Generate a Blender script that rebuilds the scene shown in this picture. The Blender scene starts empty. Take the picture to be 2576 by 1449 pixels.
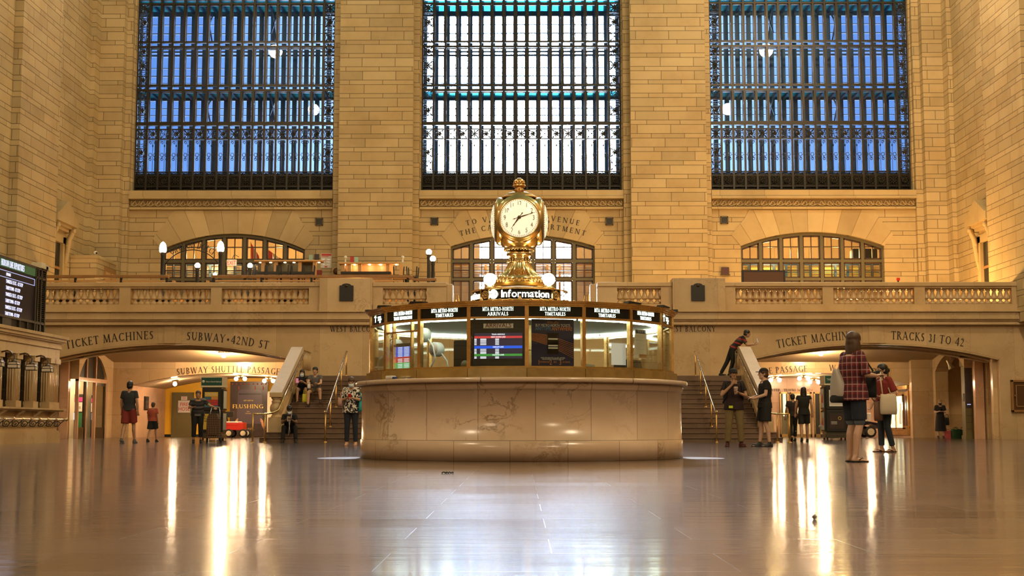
import bpy, bmesh, math, random
from math import sin, cos, pi, sqrt, atan, atan2, radians, floor
from mathutils import Vector, Matrix
random.seed(7)
S = bpy.context.scene
COL = S.collection
# ---------- camera: a 48 mm view from half a metre above the marble floor, looking west ----------
FPX, HOR, VPX, EYE = 3450.0, 1073.0, 1310.0, 0.45
PITCH = atan((HOR-724.5)/FPX)
YAW = atan((VPX-1288.0)/FPX*cos(PITCH))
FW = Vector((-sin(YAW)*cos(PITCH), cos(YAW)*cos(PITCH), sin(PITCH)))
RT = Vector((cos(YAW), sin(YAW), 0))
UP = RT.cross(FW)
def P(px, py, Y):
    """(x, z) of a measured point of the photograph on the plane at depth Y."""
    d = FW + RT*((px-1288.0)/FPX) + UP*((724.5-py)/FPX)
    t = Y/d.y
    return d.x*t, EYE+d.z*t
def PX(px, Y, py=800): return P(px, py, Y)[0]
def PZ(py, Y, px=1310): return P(px, py, Y)[1]
def FY(py):
    """depth of a floor point seen at image row py"""
    d = FW + UP*((724.5-py)/FPX)
    return -EYE/d.z*d.y

# ---------- mesh builder ----------
class MB:
    def __init__(s): s.v=[]; s.f=[]; s.m=[]; s.sm=[]; s.cm=0; s.M=None
    def vert(s, p):
        p=Vector(p)
        if s.M is not None: p=s.M@p
        s.v.append((p.x,p.y,p.z)); return len(s.v)-1
    def face(s, ids, sm=False): s.f.append(tuple(ids)); s.m.append(s.cm); s.sm.append(sm)
    def poly(s, pts, sm=False): s.face([s.vert(p) for p in pts], sm)
    def box(s, x0,x1,y0,y1,z0,z1):
        i=[s.vert((x,y,z)) for x in (x0,x1) for y in (y0,y1) for z in (z0,z1)]
        for q in ((0,1,3,2),(4,6,7,5),(0,4,5,1),(2,3,7,6),(0,2,6,4),(1,5,7,3)): s.face([i[k] for k in q])
    def cbox(s, c, d): s.box(c[0]-d[0]/2,c[0]+d[0]/2,c[1]-d[1]/2,c[1]+d[1]/2,c[2]-d[2]/2,c[2]+d[2]/2)
    def bbox(s, x0,x1,y0,y1,z0,z1,b=.01):
        """box with bevelled edges"""
        bm=bmesh.new(); bmesh.ops.create_cube(bm,size=1)
        for v in bm.verts: v.co=Vector((x0+(x1-x0)*(v.co.x+.5),y0+(y1-y0)*(v.co.y+.5),z0+(z1-z0)*(v.co.z+.5)))
        bmesh.ops.bevel(bm,geom=bm.edges[:],offset=b,segments=2,affect='EDGES',profile=.5)
        s.bm(bm)
    def bm(s, bm, sm=False):
        bm.verts.index_update(); o=len(s.v)
        for v in bm.verts: s.vert(v.co)
        for f in bm.faces: s.face([o+v.index for v in f.verts], sm)
        bm.free()
    def prism(s, pts, a0, a1, axis='y', sm=False):
        """extrude a 2-D outline; axis y: pts are (x,z); axis x: (y,z); axis z: (x,y)"""
        def q(p,a): return (p[0],a,p[1]) if axis=='y' else ((a,p[0],p[1]) if axis=='x' else (p[0],p[1],a))
        n=len(pts); A=[s.vert(q(p,a0)) for p in pts]; B=[s.vert(q(p,a1)) for p in pts]
        s.face(A[::-1]); s.face(B)
        for i in range(n): s.face((A[i],A[(i+1)%n],B[(i+1)%n],B[i]), sm)
    def strip(s, lo, hi, a0, a1, axis='y', caps=True):
        """solid between two polylines lo/hi (same x list) extruded in depth: walls over arches"""
        def q(p,a): return (p[0],a,p[1]) if axis=='y' else (a,p[0],p[1])
        n=len(lo)
        L0=[s.vert(q(p,a0)) for p in lo]; H0=[s.vert(q(p,a0)) for p in hi]
        L1=[s.vert(q(p,a1)) for p in lo]; H1=[s.vert(q(p,a1)) for p in hi]
        for i in range(n-1):
            s.face((L0[i],L0[i+1],H0[i+1],H0[i])); s.face((L1[i+1],L1[i],H1[i],H1[i+1]))
            s.face((L1[i],L1[i+1],L0[i+1],L0[i])); s.face((H0[i],H0[i+1],H1[i+1],H1[i]))
        if caps:
            s.face((L0[0],H0[0],H1[0],L1[0])); s.face((L0[-1],L1[-1],H1[-1],H0[-1]))
    def lathe(s, prof, c=(0,0,0), n=24, a0=0, a1=2*pi, sm=True, sq=None):
        full=abs(a1-a0-2*pi)<1e-6; k=n if full else n+1; R=[]
        for (r,z) in prof:
            R.append([s.vert((c[0]+r*cos(a0+(a1-a0)*i/n),c[1]+r*sin(a0+(a1-a0)*i/n),c[2]+z)) for i in range(k)])
        for j in range(len(R)-1):
            for i in range(n):
                i2=(i+1)%k
                s.face((R[j][i],R[j][i2],R[j+1][i2],R[j+1][i]), sm)
        if full:
            if prof[0][0]>1e-5: s.face(R[0][::-1])
            if prof[-1][0]>1e-5: s.face(R[-1])
    def tube(s, pts, r, n=8, sm=True, cap=True):
        """pts: list of 3-D points, r: radius or list"""
        pts=[Vector(p) for p in pts]; m=len(pts); rr=r if isinstance(r,(list,tuple)) else [r]*m
        rings=[]; prev=None
        for i,p in enumerate(pts):
            t=(pts[min(i+1,m-1)]-pts[max(i-1,0)]).normalized()
            if prev is None:
                a=Vector((0,0,1)) if abs(t.z)<.9 else Vector((1,0,0)); u=t.cross(a).normalized()
            else:
                u=(prev-t*prev.dot(t)); u=u.normalized() if u.length>1e-6 else t.orthogonal().normalized()
            prev=u; w=t.cross(u)
            rings.append([s.vert(p+(u*cos(2*pi*k/n)+w*sin(2*pi*k/n))*rr[i]) for k in range(n)])
        for i in range(m-1):
            for k in range(n): s.face((rings[i][k],rings[i][(k+1)%n],rings[i+1][(k+1)%n],rings[i+1][k]), sm)
        if cap: s.face(rings[0][::-1]); s.face(rings[-1])
    def bar(s, a, b, w, d=None):
        """square bar from a to b"""
        a=Vector(a); b=Vector(b); t=(b-a).normalized(); d=d or w
        x=Vector((0,1,0)) if abs(t.y)<.9 else Vector((1,0,0)); u=t.cross(x).normalized(); q=t.cross(u)
        A=[s.vert(p) for p in (a+u*w/2+q*d/2,a-u*w/2+q*d/2,a-u*w/2-q*d/2,a+u*w/2-q*d/2)]
        B=[s.vert(p) for p in (b+u*w/2+q*d/2,b-u*w/2+q*d/2,b-u*w/2-q*d/2,b+u*w/2-q*d/2)]
        s.face(A); s.face(B[::-1])
        for i in range(4): s.face((A[i],B[i],B[(i+1)%4],A[(i+1)%4]))
    def ball(s, c, r, n=16, m=10, sx=1, sy=1, sz=1):
        prof=[(r*sin(pi*j/m),-r*cos(pi*j/m)) for j in range(m+1)]
        R=[]
        for j,(q,z) in enumerate(prof):
            if j in (0,m): R.append([s.vert((c[0],c[1],c[2]+z*sz))]*n)
            else: R.append([s.vert((c[0]+q*sx*cos(2*pi*i/n),c[1]+q*sy*sin(2*pi*i/n),c[2]+z*sz)) for i in range(n)])
        for j in range(m):
            for i in range(n):
                a,b,c2,d=R[j][i],R[j][(i+1)%n],R[j+1][(i+1)%n],R[j+1][i]
                s.face([x for k,x in enumerate((a,b,c2,d)) if x not in (a,b,c2,d)[:k]], True)
    def mesh(s, name, mats, off=(0,0,0)):
        me=bpy.data.meshes.new(name)
        me.from_pydata([(x-off[0],y-off[1],z-off[2]) for x,y,z in s.v],[],s.f)
        for m in (mats if isinstance(mats,(list,tuple)) else [mats]): me.materials.append(m)
        me.polygons.foreach_set('material_index',s.m); me.polygons.foreach_set('use_smooth',s.sm)
        bm=bmesh.new(); bm.from_mesh(me); bmesh.ops.recalc_face_normals(bm,faces=bm.faces[:]); bm.to_mesh(me); bm.free()
        me.update(); return me
    def build(s, name, mats, parent=None, world=True):
        off=Vector((0,0,0))
        if parent is not None and world:
            q=parent
            while q is not None: off+=q.location; q=q.parent
        o=bpy.data.objects.new(name, s.mesh(name,mats,off)); COL.objects.link(o)
        if parent is not None: o.parent=parent
        return o

def tag(o, label=None, cat=None, group=None, kind=None):
    if label: o['label']=label
    if cat: o['category']=cat
    if group: o['group']=group
    if kind: o['kind']=kind
    return o
def thing(name, label, cat, loc=(0,0,0), rz=0, group=None):
    o=bpy.data.objects.new(name,None); COL.objects.link(o); o.location=loc; o.rotation_euler=(0,0,rz); o.empty_display_size=.1
    return tag(o,label,cat,group)
def struct(name, mb, m, label=None, cat=None):
    o=mb.build(name,m); o['kind']='structure'
    return tag(o,label,cat)
KIDS={}
def kids(o): return [c for c in COL.objects if c.parent is o] if o.name not in KIDS else KIDS[o.name]
def dup(root, loc=None, rz=None, label=None, group=None):
    """copy of a thing with copies of its parts and sub-parts"""
    def rec(o,par):
        c=o.copy(); COL.objects.link(c)
        if par is not None: c.parent=par
        for ch in list(kids(o)): rec(ch,c)
        return c
    r=rec(root,None)
    if loc is not None: r.location=loc
    if rz is not None: r.rotation_euler=(0,0,rz)
    if label: r['label']=label
    if group: r['group']=group
    return r
def inst(src, name, parent, loc=(0,0,0), rot=(0,0,0), scale=(1,1,1)):
    """another object that shares src's mesh, as a part of parent"""
    o=bpy.data.objects.new(name, src); COL.objects.link(o); o.parent=parent
    o.location=loc; o.rotation_euler=rot; o.scale=scale; return o
# ---------- carved roman capitals: each letter a set of strokes (cap height 1) ----------
TK,TN=.148,.066
def _l(x0,y0,x1,y1,w=TK): return ('l',x0,y0,x1,y1,w)
def _a(cx,cy,rx,ry,a0,a1,w=TK,n=TN): return ('a',cx,cy,rx,ry,a0,a1,w,n)
def _s(x,y,h=.13): return ('l',x-h,y,x+h,y,.04)
GL={
'A':(.86,[_l(.10,0,.42,1,TN),_l(.42,1,.76,0),_l(.22,.34,.62,.34,.05),_s(.10,.02,.11),_s(.76,.02,.13)]),
'B':(.68,[_l(.16,0,.16,1),_a(.30,.75,.26,.23,-90,90),_a(.30,.27,.32,.25,-90,90),_l(.12,.98,.32,.98,.05),_l(.12,.52,.32,.52,.045),_l(.12,.02,.32,.02,.05),_s(.14,.98,.10),_s(.14,.02,.10)]),
'C':(.84,[_a(.48,.5,.40,.48,48,312),_l(.76,.80,.76,.98,.05),_l(.76,.05,.78,.22,.04)]),
'D':(.88,[_l(.16,0,.16,1),_a(.32,.5,.46,.48,-90,90),_l(.06,.98,.34,.98,.05),_l(.06,.02,.34,.02,.05)]),
'E':(.64,[_l(.16,0,.16,1),_l(.06,.98,.56,.98,.05),_l(.16,.52,.48,.52,.05),_l(.06,.02,.58,.02,.05),_l(.55,.84,.55,.98,.05),_l(.47,.43,.47,.61,.04),_l(.58,.02,.60,.18,.05)]),
'F':(.58,[_l(.16,0,.16,1),_l(.06,.98,.54,.98,.05),_l(.16,.50,.46,.50,.05),_l(.53,.82,.53,.98,.05),_l(.45,.41,.45,.59,.04),_s(.16,.02)]),
'G':(.88,[_a(.48,.5,.40,.48,48,330),_l(.78,.0,.78,.40),_l(.64,.40,.88,.40,.04),_l(.76,.80,.76,.98,.05)]),
'H':(.92,[_l(.16,0,.16,1),_l(.74,0,.74,1),_l(.16,.52,.74,.52,.05),_s(.16,.98),_s(.16,.02),_s(.74,.98),_s(.74,.02)]),
'I':(.36,[_l(.18,0,.18,1),_s(.18,.98),_s(.18,.02)]),
'J':(.42,[_l(.22,.1,.22,1),_a(.08,.08,.14,.16,-90,0),_s(.22,.98)]),
'K':(.78,[_l(.16,0,.16,1),_l(.16,.46,.60,.99,TN),_l(.28,.58,.70,.0),_s(.16,.98),_s(.16,.02),_s(.62,.98,.10),_s(.70,.02,.10)]),
'L':(.62,[_l(.16,0,.16,1),_l(.06,.02,.56,.02,.05),_l(.56,.02,.59,.20,.05),_s(.16,.98)]),
'M':(1.06,[_l(.14,0,.20,1,TN),_l(.20,1,.52,.04),_l(.52,.04,.84,1,TN),_l(.84,1,.90,0),_s(.14,.02,.11),_s(.90,.02,.13),_s(.14,.98,.08),_s(.88,.98,.08)]),
'N':(.94,[_l(.16,0,.16,1,TN),_l(.16,1,.78,.0),_l(.78,0,.78,1,TN),_s(.16,.02,.11),_s(.10,.98,.10),_s(.78,.98,.12)]),
'O':(.98,[_a(.49,.5,.41,.48,0,360)]),
'P':(.66,[_l(.16,0,.16,1),_a(.30,.72,.28,.26,-90,90),_l(.06,.98,.32,.98,.05),_l(.16,.46,.32,.46,.045),_s(.16,.02)]),
'Q':(.98,[_a(.49,.5,.41,.48,0,360),_l(.5,.1,.95,-.2)]),
'R':(.76,[_l(.16,0,.16,1),_a(.30,.75,.27,.23,-90,90),_l(.06,.98,.32,.98,.05),_l(.16,.52,.32,.52,.045),_l(.34,.52,.70,.0),_s(.16,.02),_s(.72,.02,.06)]),
'S':(.60,[_a(.30,.74,.20,.24,45,250),_a(.30,.26,.23,.25,-130,75),_l(.17,.58,.45,.44,.13),_l(.46,.82,.46,.98,.045),_l(.10,.02,.10,.20,.045)]),
'T':(.74,[_l(.37,0,.37,1),_l(.04,.98,.70,.98,.05),_l(.04,.82,.05,.98,.05),_l(.69,.82,.70,.98,.05),_s(.37,.02)]),
'U':(.86,[_l(.16,.30,.16,1),_l(.70,.28,.70,1,TN),_a(.43,.30,.27,.30,180,360),_s(.16,.98),_s(.70,.98,.11)]),
'V':(.84,[_l(.10,1,.44,0),_l(.44,0,.76,1,TN),_s(.10,.98,.12),_s(.76,.98,.10)]),
'W':(1.22,[_l(.10,1,.38,0),_l(.38,0,.62,1,TN),_l(.60,1,.86,0),_l(.86,0,1.12,1,TN),_s(.10,.98,.12),_s(.60,.98,.10),_s(1.12,.98,.10)]),
'X':(.8,[_l(.1,1,.7,0),_l(.1,0,.7,1,TN),_s(.1,.98,.1),_s(.7,.98,.1),_s(.1,.02,.1),_s(.7,.02,.1)]),
'Y':(.78,[_l(.08,1,.39,.46),_l(.39,.46,.70,1,TN),_l(.39,0,.39,.48),_s(.09,.98,.12),_s(.70,.98,.10),_s(.39,.02)]),
'Z':(.7,[_l(.1,.97,.62,.97,.05),_l(.62,.97,.08,.02),_l(.08,.02,.64,.02,.05)]),
'1':(.44,[_l(.24,0,.24,1),_l(.10,.84,.24,.98,.05),_s(.24,.02)]),
'2':(.60,[_a(.28,.72,.22,.26,-20,165,TK,.06),_l(.48,.64,.08,.04,.07),_l(.06,.05,.54,.05,.10)]),
'3':(.56,[_a(.26,.76,.19,.22,-80,150),_a(.26,.28,.23,.27,-150,85)]),
'4':(.66,[_l(.46,0,.46,1),_l(.46,1,.04,.30,TN),_l(.04,.28,.62,.28,.06)]),
'5':(.56,[_l(.14,.96,.50,.96,.09),_l(.14,.96,.12,.56,.05),_a(.26,.30,.24,.29,-150,115)]),
'6':(.62,[_a(.32,.30,.24,.28,0,360),_a(.52,.36,.44,.60,110,180)]),
'7':(.58,[_l(.06,.95,.54,.95,.10),_l(.54,.95,.22,0,.09)]),
'8':(.62,[_a(.31,.74,.19,.23,0,360),_a(.31,.27,.24,.26,0,360)]),
'9':(.62,[_a(.30,.70,.24,.28,0,360),_a(.10,.64,.44,.60,-70,0)]),
'0':(.66,[_a(.33,.5,.25,.48,0,360)]),
'-':(.40,[_l(.06,.38,.34,.38,.09)]),'.':(.26,[_l(.08,.06,.18,.06,.12)]),'*':(.62,[_l(.17,.42,.45,.42,.28)]),
'>':(.9,[_l(.08,.42,.8,.42,.06),_l(.8,.42,.56,.62,.06),_l(.8,.42,.56,.22,.06)]),' ':(.36,[]),"'":(.2,[_l(.1,.8,.1,1,.06)]),
}
def glyph(mb,ch,d=.02):
    """add one letter as a thin solid: x right, z up, front at y=-d"""
    for s in GL.get(ch,GL[' '])[1]:
        if s[0]=='l':
            _,x0,y0,x1,y1,w=s; dx,dy=x1-x0,y1-y0; L=sqrt(dx*dx+dy*dy) or 1; 
            if abs(dx)>abs(dy): px,py=(0,w/2) if abs(dy)<.05 else (-dy/L*w/2,dx/L*w/2)
            else: px,py=w/2,0
            q=[(x0+px,y0+py),(x1+px,y1+py),(x1-px,y1-py),(x0-px,y0-py)]
            if ch=='*':
                q=[(.31+.15*cos(k*pi/6),.42+.15*sin(k*pi/6)) for k in range(12)]
            mb.prism(q,-d,0)
        else:
            _,cx,cy,rx,ry,a0,a1,w,nn=s; n=max(6,int(abs(a1-a0)/15)); A=[];B=[]
            for k in range(n+1):
                a=radians(a0+(a1-a0)*k/n); h=(nn+(w-nn)*abs(cos(a))**1.3)/2
                A.append((cx+(rx-w/2+h)*cos(a),cy+(ry-nn/2+h*.9)*sin(a))); B.append((cx+(rx-w/2-h)*cos(a),cy+(ry-nn/2-h*.9)*sin(a)))
            for k in range(n): mb.prism([A[k],A[k+1],B[k+1],B[k]],-d,0)
def text_w(s,gap=.12): return sum(GL.get(c,GL[' '])[0]+gap for c in s)-gap
def letters(mb,s,place,size,gap=.12,sx=1.0,d=.02):
    """place(u) -> 4x4 matrix for the distance u along the line (0 = centre)"""
    W=text_w(s,gap)*size*sx; u=-W/2; old=mb.M
    for c in s:
        w=GL.get(c,GL[' '])[0]
        mb.M=place(u+w*size*sx/2)@Matrix.Diagonal((size*sx,1,size,1))@Matrix.Translation((-w/2,0,0)); glyph(mb,c,d)
        u+=(w+gap)*size*sx
    mb.M=old
def line_at(x,y,z,rz=0.0,tilt=0.0):
    B=Matrix.Translation((x,y,z))@Matrix.Rotation(rz,4,'Z')@Matrix.Rotation(tilt,4,'Y')
    return lambda u: B@Matrix.Translation((u,0,0))
def arc_at(xc,zc,R,y,a0=0.0):
    """letters stand on a circle of radius R round (xc,zc); a0 is the middle of the line from the vertical"""
    def f(u):
        a=a0+u/R; return Matrix.Translation((xc+R*sin(a),y,zc+R*cos(a)))@Matrix.Rotation(a,4,'Y')
    return f
_font_cache={}
def sans(s,size,mat,name,depth=.006,align='CENTER',sx=1.0,parent=None):
    """sans serif lettering as a mesh lying in x,z, facing -y"""
    c=bpy.data.curves.new(name,'FONT'); c.body=s; c.size=size; c.align_x=align; c.extrude=depth/2; c.space_line=.9; c.resolution_u=3
    o=bpy.data.objects.new(name,c); me=bpy.data.meshes.new_from_object(o); bpy.data.objects.remove(o)
    me.transform(Matrix.Rotation(pi/2,4,'X')@Matrix.Diagonal((sx,1,1,1))); me.materials.clear(); me.materials.append(mat)
    o=bpy.data.objects.new(name,me); COL.objects.link(o); o.parent=parent; return o
# ---------- materials ----------
MATS={}
class NT:
    def __init__(s,name):
        s.m=bpy.data.materials.new(name); s.m.use_nodes=True; s.t=s.m.node_tree; s.t.nodes.clear()
        s.out=s.t.nodes.new('ShaderNodeOutputMaterial'); MATS[name]=s.m
    def n(s,kind,**kw):
        d=s.t.nodes.new('ShaderNode'+kind)
        for k,v in kw.items():
            if hasattr(d,k) and k not in ('inputs',): setattr(d,k,v)
        return d
    def put(s,sock,v):
        if isinstance(v,bpy.types.NodeSocket): s.t.links.new(v,sock)
        elif v is not None:
            if isinstance(v,(tuple,list)) and len(v)==3 and sock.type=='RGBA': v=(*v,1)
            sock.default_value=v
    def mt(s,op,a,b=None,c=None,clamp=False):
        d=s.n('Math'); d.operation=op; d.use_clamp=clamp
        s.put(d.inputs[0],a); s.put(d.inputs[1],b); s.put(d.inputs[2],c); return d.outputs[0]
    def vec(s,x,y,z=0.0):
        d=s.n('CombineXYZ'); s.put(d.inputs[0],x); s.put(d.inputs[1],y); s.put(d.inputs[2],z); return d.outputs[0]
    def pos(s):
        g=s.n('NewGeometry'); x=s.n('SeparateXYZ'); s.t.links.new(g.outputs['Position'],x.inputs[0]); return g.outputs['Position'],x.outputs
    def noise(s,vec,scale,detail=3,rough=.55,dist=0.0,dim='3D'):
        d=s.n('TexNoise'); d.noise_dimensions=dim; s.put(d.inputs['Vector'],vec)
        d.inputs['Scale'].default_value=scale; d.inputs['Detail'].default_value=detail; d.inputs['Roughness'].default_value=rough; d.inputs['Distortion'].default_value=dist
        return d.outputs[0]
    def white(s,a,b=0.0):
        d=s.n('TexWhiteNoise'); d.noise_dimensions='2D'; s.put(d.inputs['Vector'],s.vec(a,b)); return d.outputs[0]
    def mix(s,f,a,b,blend='MIX'):
        d=s.n('Mix'); d.data_type='RGBA'; d.blend_type=blend
        s.put(d.inputs[0],f); s.put(d.inputs[6],a); s.put(d.inputs[7],b); return d.outputs[2]
    def ramp(s,f,stops):
        d=s.n('ValToRGB'); e=d.color_ramp.elements
        while len(e)<len(stops): e.new(.5)
        for k,(p,c) in zip(e,stops): k.position=p; k.color=(*c,1)
        s.put(d.inputs[0],f); return d.outputs[0]
    def sstep(s,a,lo,hi):
        d=s.n('MapRange'); d.interpolation_type='SMOOTHSTEP'; s.put(d.inputs[0],a); s.put(d.inputs[1],lo); s.put(d.inputs[2],hi); return d.outputs[0]
    def bsdf(s,col,rough=.5,metal=0.0,bump=None,bs=.3,bd=.01,emit=None,es=0.0,spec=None,trans=None):
        p=s.n('BsdfPrincipled'); s.put(p.inputs['Base Color'],col); s.put(p.inputs['Roughness'],rough); s.put(p.inputs['Metallic'],metal)
        if emit is not None: s.put(p.inputs['Emission Color'],emit); s.put(p.inputs['Emission Strength'],es)
        if spec is not None: s.put(p.inputs['Specular IOR Level'],spec)
        if trans is not None: s.put(p.inputs['Transmission Weight'],trans)
        if bump is not None:
            b=s.n('Bump'); b.inputs['Strength'].default_value=bs; b.inputs['Distance'].default_value=bd; s.put(b.inputs['Height'],bump)
            s.t.links.new(b.outputs[0],p.inputs['Normal'])
        s.t.links.new(p.outputs[0],s.out.inputs[0]); return s.m
def flat(name,col,rough=.5,metal=0.0,var=.0,scale=8,**kw):
    t=NT(name)
    c=col
    if var:
        v,_=t.pos(); n=t.noise(v,scale,4)
        c=t.mix(n,tuple(x*(1-var) for x in col),tuple(min(1,x*(1+var)) for x in col))
    return t.bsdf(c,rough,metal,**kw)
def glow(name,col,st):
    t=NT(name); e=t.n('Emission'); e.inputs[0].default_value=(*col,1); e.inputs[1].default_value=st
    t.t.links.new(e.outputs[0],t.out.inputs[0]); return t.m
def glassy(name,tint=(.9,.95,1),refl=.08,rough=.02):
    t=NT(name); a=t.n('BsdfTransparent'); a.inputs[0].default_value=(*tint,1)
    g=t.n('BsdfGlossy'); g.inputs['Roughness'].default_value=rough
    fr=t.n('Fresnel'); fr.inputs[0].default_value=1.45
    m=t.n('MixShader'); t.put(m.inputs[0],t.mt('ADD',t.mt('MULTIPLY',fr.outputs[0],.45),refl*.3,clamp=True))
    t.t.links.new(a.outputs[0],m.inputs[1]); t.t.links.new(g.outputs[0],m.inputs[2]); t.t.links.new(m.outputs[0],t.out.inputs[0]); return t.m

def joints(t,u,v,H,h2,W,jw=.011,u2=None):
    """courses of height H split at h2 (0: single), blocks of width W; returns joint mask, block id pair"""
    c=t.mt('FLOOR',t.mt('DIVIDE',v,H)); f=t.mt('SUBTRACT',v,t.mt('MULTIPLY',c,H))
    if h2:
        th=t.mt('GREATER_THAN',f,h2); cid=t.mt('ADD',t.mt('MULTIPLY',c,2.0),th)
        dv=t.mt('MINIMUM',t.mt('MINIMUM',f,t.mt('SUBTRACT',H,f)),t.mt('ABSOLUTE',t.mt('SUBTRACT',f,h2)))
    else:
        cid=c; dv=t.mt('MINIMUM',f,t.mt('SUBTRACT',H,f))
    r=t.white(cid,3.7)
    k=t.mt('ADD',t.mt('DIVIDE',u,W),t.mt('ADD',t.mt('MULTIPLY',t.mt('MODULO',cid,2.0),.5),t.mt('MULTIPLY',r,.3)))
    b=t.mt('FLOOR',k); fu=t.mt('SUBTRACT',k,b)
    du=t.mt('MULTIPLY',t.mt('MINIMUM',fu,t.mt('SUBTRACT',1.0,fu)),W)
    d=t.mt('MINIMUM',du,dv)
    mask=t.mt('SUBTRACT',1.0,t.sstep(d,jw*.35,jw))
    return mask,cid,b
def stone(name,col,H=.585,h2=.39,W=1.25,polar=None,rough=.62,jw=.011,jdark=.35,var=.22,vein=0.0,spec=.35,bump=.5,radial=None,zoff=0.0):
    """ashlar or marble facing with joints, each block its own tone, veins and weathering"""
    t=NT(name); pv,x=t.pos()
    if polar:
        u=t.mt('MULTIPLY',t.mt('ARCTAN2',t.mt('SUBTRACT',x[1],polar[1]),t.mt('SUBTRACT',x[0],polar[0])),polar[2])
    else: u=t.mt('ADD',x[0],x[1])
    v=t.mt('ADD',x[2],zoff)
    if radial:
        dx=t.mt('SUBTRACT',x[0],radial[0]); dz=t.mt('SUBTRACT',x[2],radial[1])
        u=t.mt('MULTIPLY',t.mt('ARCTAN2',dx,dz),radial[2]); v=t.mt('MULTIPLY',x[1],.0)
        v=t.mt('ADD',v,.25)
    if H:
        mask,cid,b=joints(t,u,v,H,h2,W,jw)
        tone=t.white(b,t.mt('MULTIPLY',cid,1.31)); hue=t.white(t.mt('ADD',b,17.3),cid)
    else: mask=0.0; tone=.5; hue=.5
    c0=tuple(k*(1-var) for k in col); c1=tuple(min(1,k*(1+var)) for k in col)
    c=t.mix(tone,c0,c1)
    c=t.mix(t.mt('MULTIPLY',hue,.35),c,(col[0]*1.02,col[1]*.90,col[2]*.72))
    big=t.noise(pv,.7,5,.6); fine=t.noise(pv,9,6,.65)
    c=t.mix(t.sstep(big,.35,.75),c,t.mix(1.0,c,(.84,.80,.74),'MULTIPLY'))
    c=t.mix(t.mt('MULTIPLY',fine,.35),c,t.mix(1.0,c,(.80,.78,.74),'MULTIPLY'))
    if vein:
        wv=t.n('VectorMath'); wv.operation='ADD'; t.put(wv.inputs[0],pv)
        nc=t.n('TexNoise'); nc.inputs['Scale'].default_value=1.6; nc.inputs['Detail'].default_value=5; t.put(nc.inputs['Vector'],pv)
        if H:
            off=t.vec(t.mt('MULTIPLY',tone,9.0),t.mt('MULTIPLY',hue,7.0),0.0); w2=t.n('VectorMath'); w2.operation='ADD'; t.put(w2.inputs[0],nc.outputs[1]); t.put(w2.inputs[1],off); t.put(wv.inputs[1],w2.outputs[0])
        else: t.put(wv.inputs[1],nc.outputs[1])
        vn=t.noise(wv.outputs[0],1.1,7,.62,.6); vm=t.mt('SUBTRACT',1.0,t.sstep(t.mt('ABSOLUTE',t.mt('SUBTRACT',vn,.5)),.0,.022))
        sel=t.sstep(t.noise(wv.outputs[0],.8,2),.48,.68)
        c=t.mix(t.mt('MULTIPLY',t.mt('MULTIPLY',vm,sel),vein),c,(col[0]*.42,col[1]*.36,col[2]*.28))
    if H: c=t.mix(t.mt('MULTIPLY',mask,1-jdark),c,(col[0]*.25,col[1]*.22,col[2]*.2))
    hgt=t.mt('ADD',t.mt('MULTIPLY',mask,-1.0),t.mt('MULTIPLY',fine,.25)) if H else fine
    return t.bsdf(c,rough,0.0,bump=hgt,bs=bump,bd=.012,spec=spec)

M={}
LIME=(.53,.425,.25)
M['ashlar']=stone('ashlar_limestone',LIME,W=1.42,var=.13,jw=.016,jdark=.06)
M['voussoir']=[stone('voussoir_stone_%s'%k,LIME,H=50,h2=0,W=.62,radial=(cx,cz,4.5),jw=.012) for k,cx,cz in (('a',-12.1,4.4),('b',.05,4.4),('c',12.3,4.4))]
M['recess_shade']=flat('shaded_limestone',(.23,.165,.085),.8,var=.2,scale=6)  # darker stone tone that paints the recess shade behind the frieze scrolls
M['smooth']=stone('smooth_limestone',LIME,H=60,h2=0,W=1.9,var=.12,zoff=20)
MARB=(.70,.525,.32)
M['marble']=stone('botticino_marble',MARB,H=.92,h2=.0,W=1.35,rough=.20,jw=.006,jdark=.45,var=.13,vein=.45,spec=.5,bump=.08)
M['marble_plain']=stone('plain_marble',MARB,H=60,h2=0,W=1.55,rough=.22,jw=.005,jdark=.5,var=.1,vein=.4,spec=.5,bump=.06,zoff=20)
M['marble_booth']=stone('booth_marble',(.66,.50,.385),H=1.6,h2=.268,W=.755,polar=(0.0,20.2,2.33),rough=.2,jw=.006,jdark=.2,var=.09,vein=.85,spec=.5,bump=.06,zoff=.0)
M['marble_slab']=stone('slab_marble',(.66,.51,.40),H=60,h2=0,W=2.2,polar=(0.0,20.2,2.5),rough=.16,jw=.012,jdark=.1,var=.08,vein=.5,spec=.5,bump=.05,zoff=20)
M['pink']=stone('pink_marble',(.72,.47,.33),H=1.5,h2=0,W=.8,rough=.2,jw=.006,jdark=.5,var=.08,vein=.3,spec=.5,bump=.05)
M['stair']=stone('brown_stair_stone',(.20,.135,.10),H=60,h2=0,W=1.8,rough=.38,jw=.006,jdark=.4,var=.15,vein=.2,bump=.1,zoff=20)
M['plaster']=flat('cream_plaster',(.66,.50,.30),.7,var=.05,scale=2)
M['yellow']=flat('yellow_paint',(.95,.55,.03),.5,var=.03,scale=3)
M['dark']=flat('matt_black',(.012,.011,.010),.45)
M['black']=flat('gloss_black',(.010,.010,.011),.12)
M['iron']=flat('bronze_ironwork',(.022,.018,.012),.40,.35,var=.25,scale=14)
M['bronze']=flat('dark_bronze',(.09,.065,.035),.38,.8,var=.2)
M['olive']=flat('olive_bronze_frame',(.13,.115,.065),.45,.3,var=.12)
M['sash']=flat('brown_window_sash',(.06,.028,.016),.4)
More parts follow.
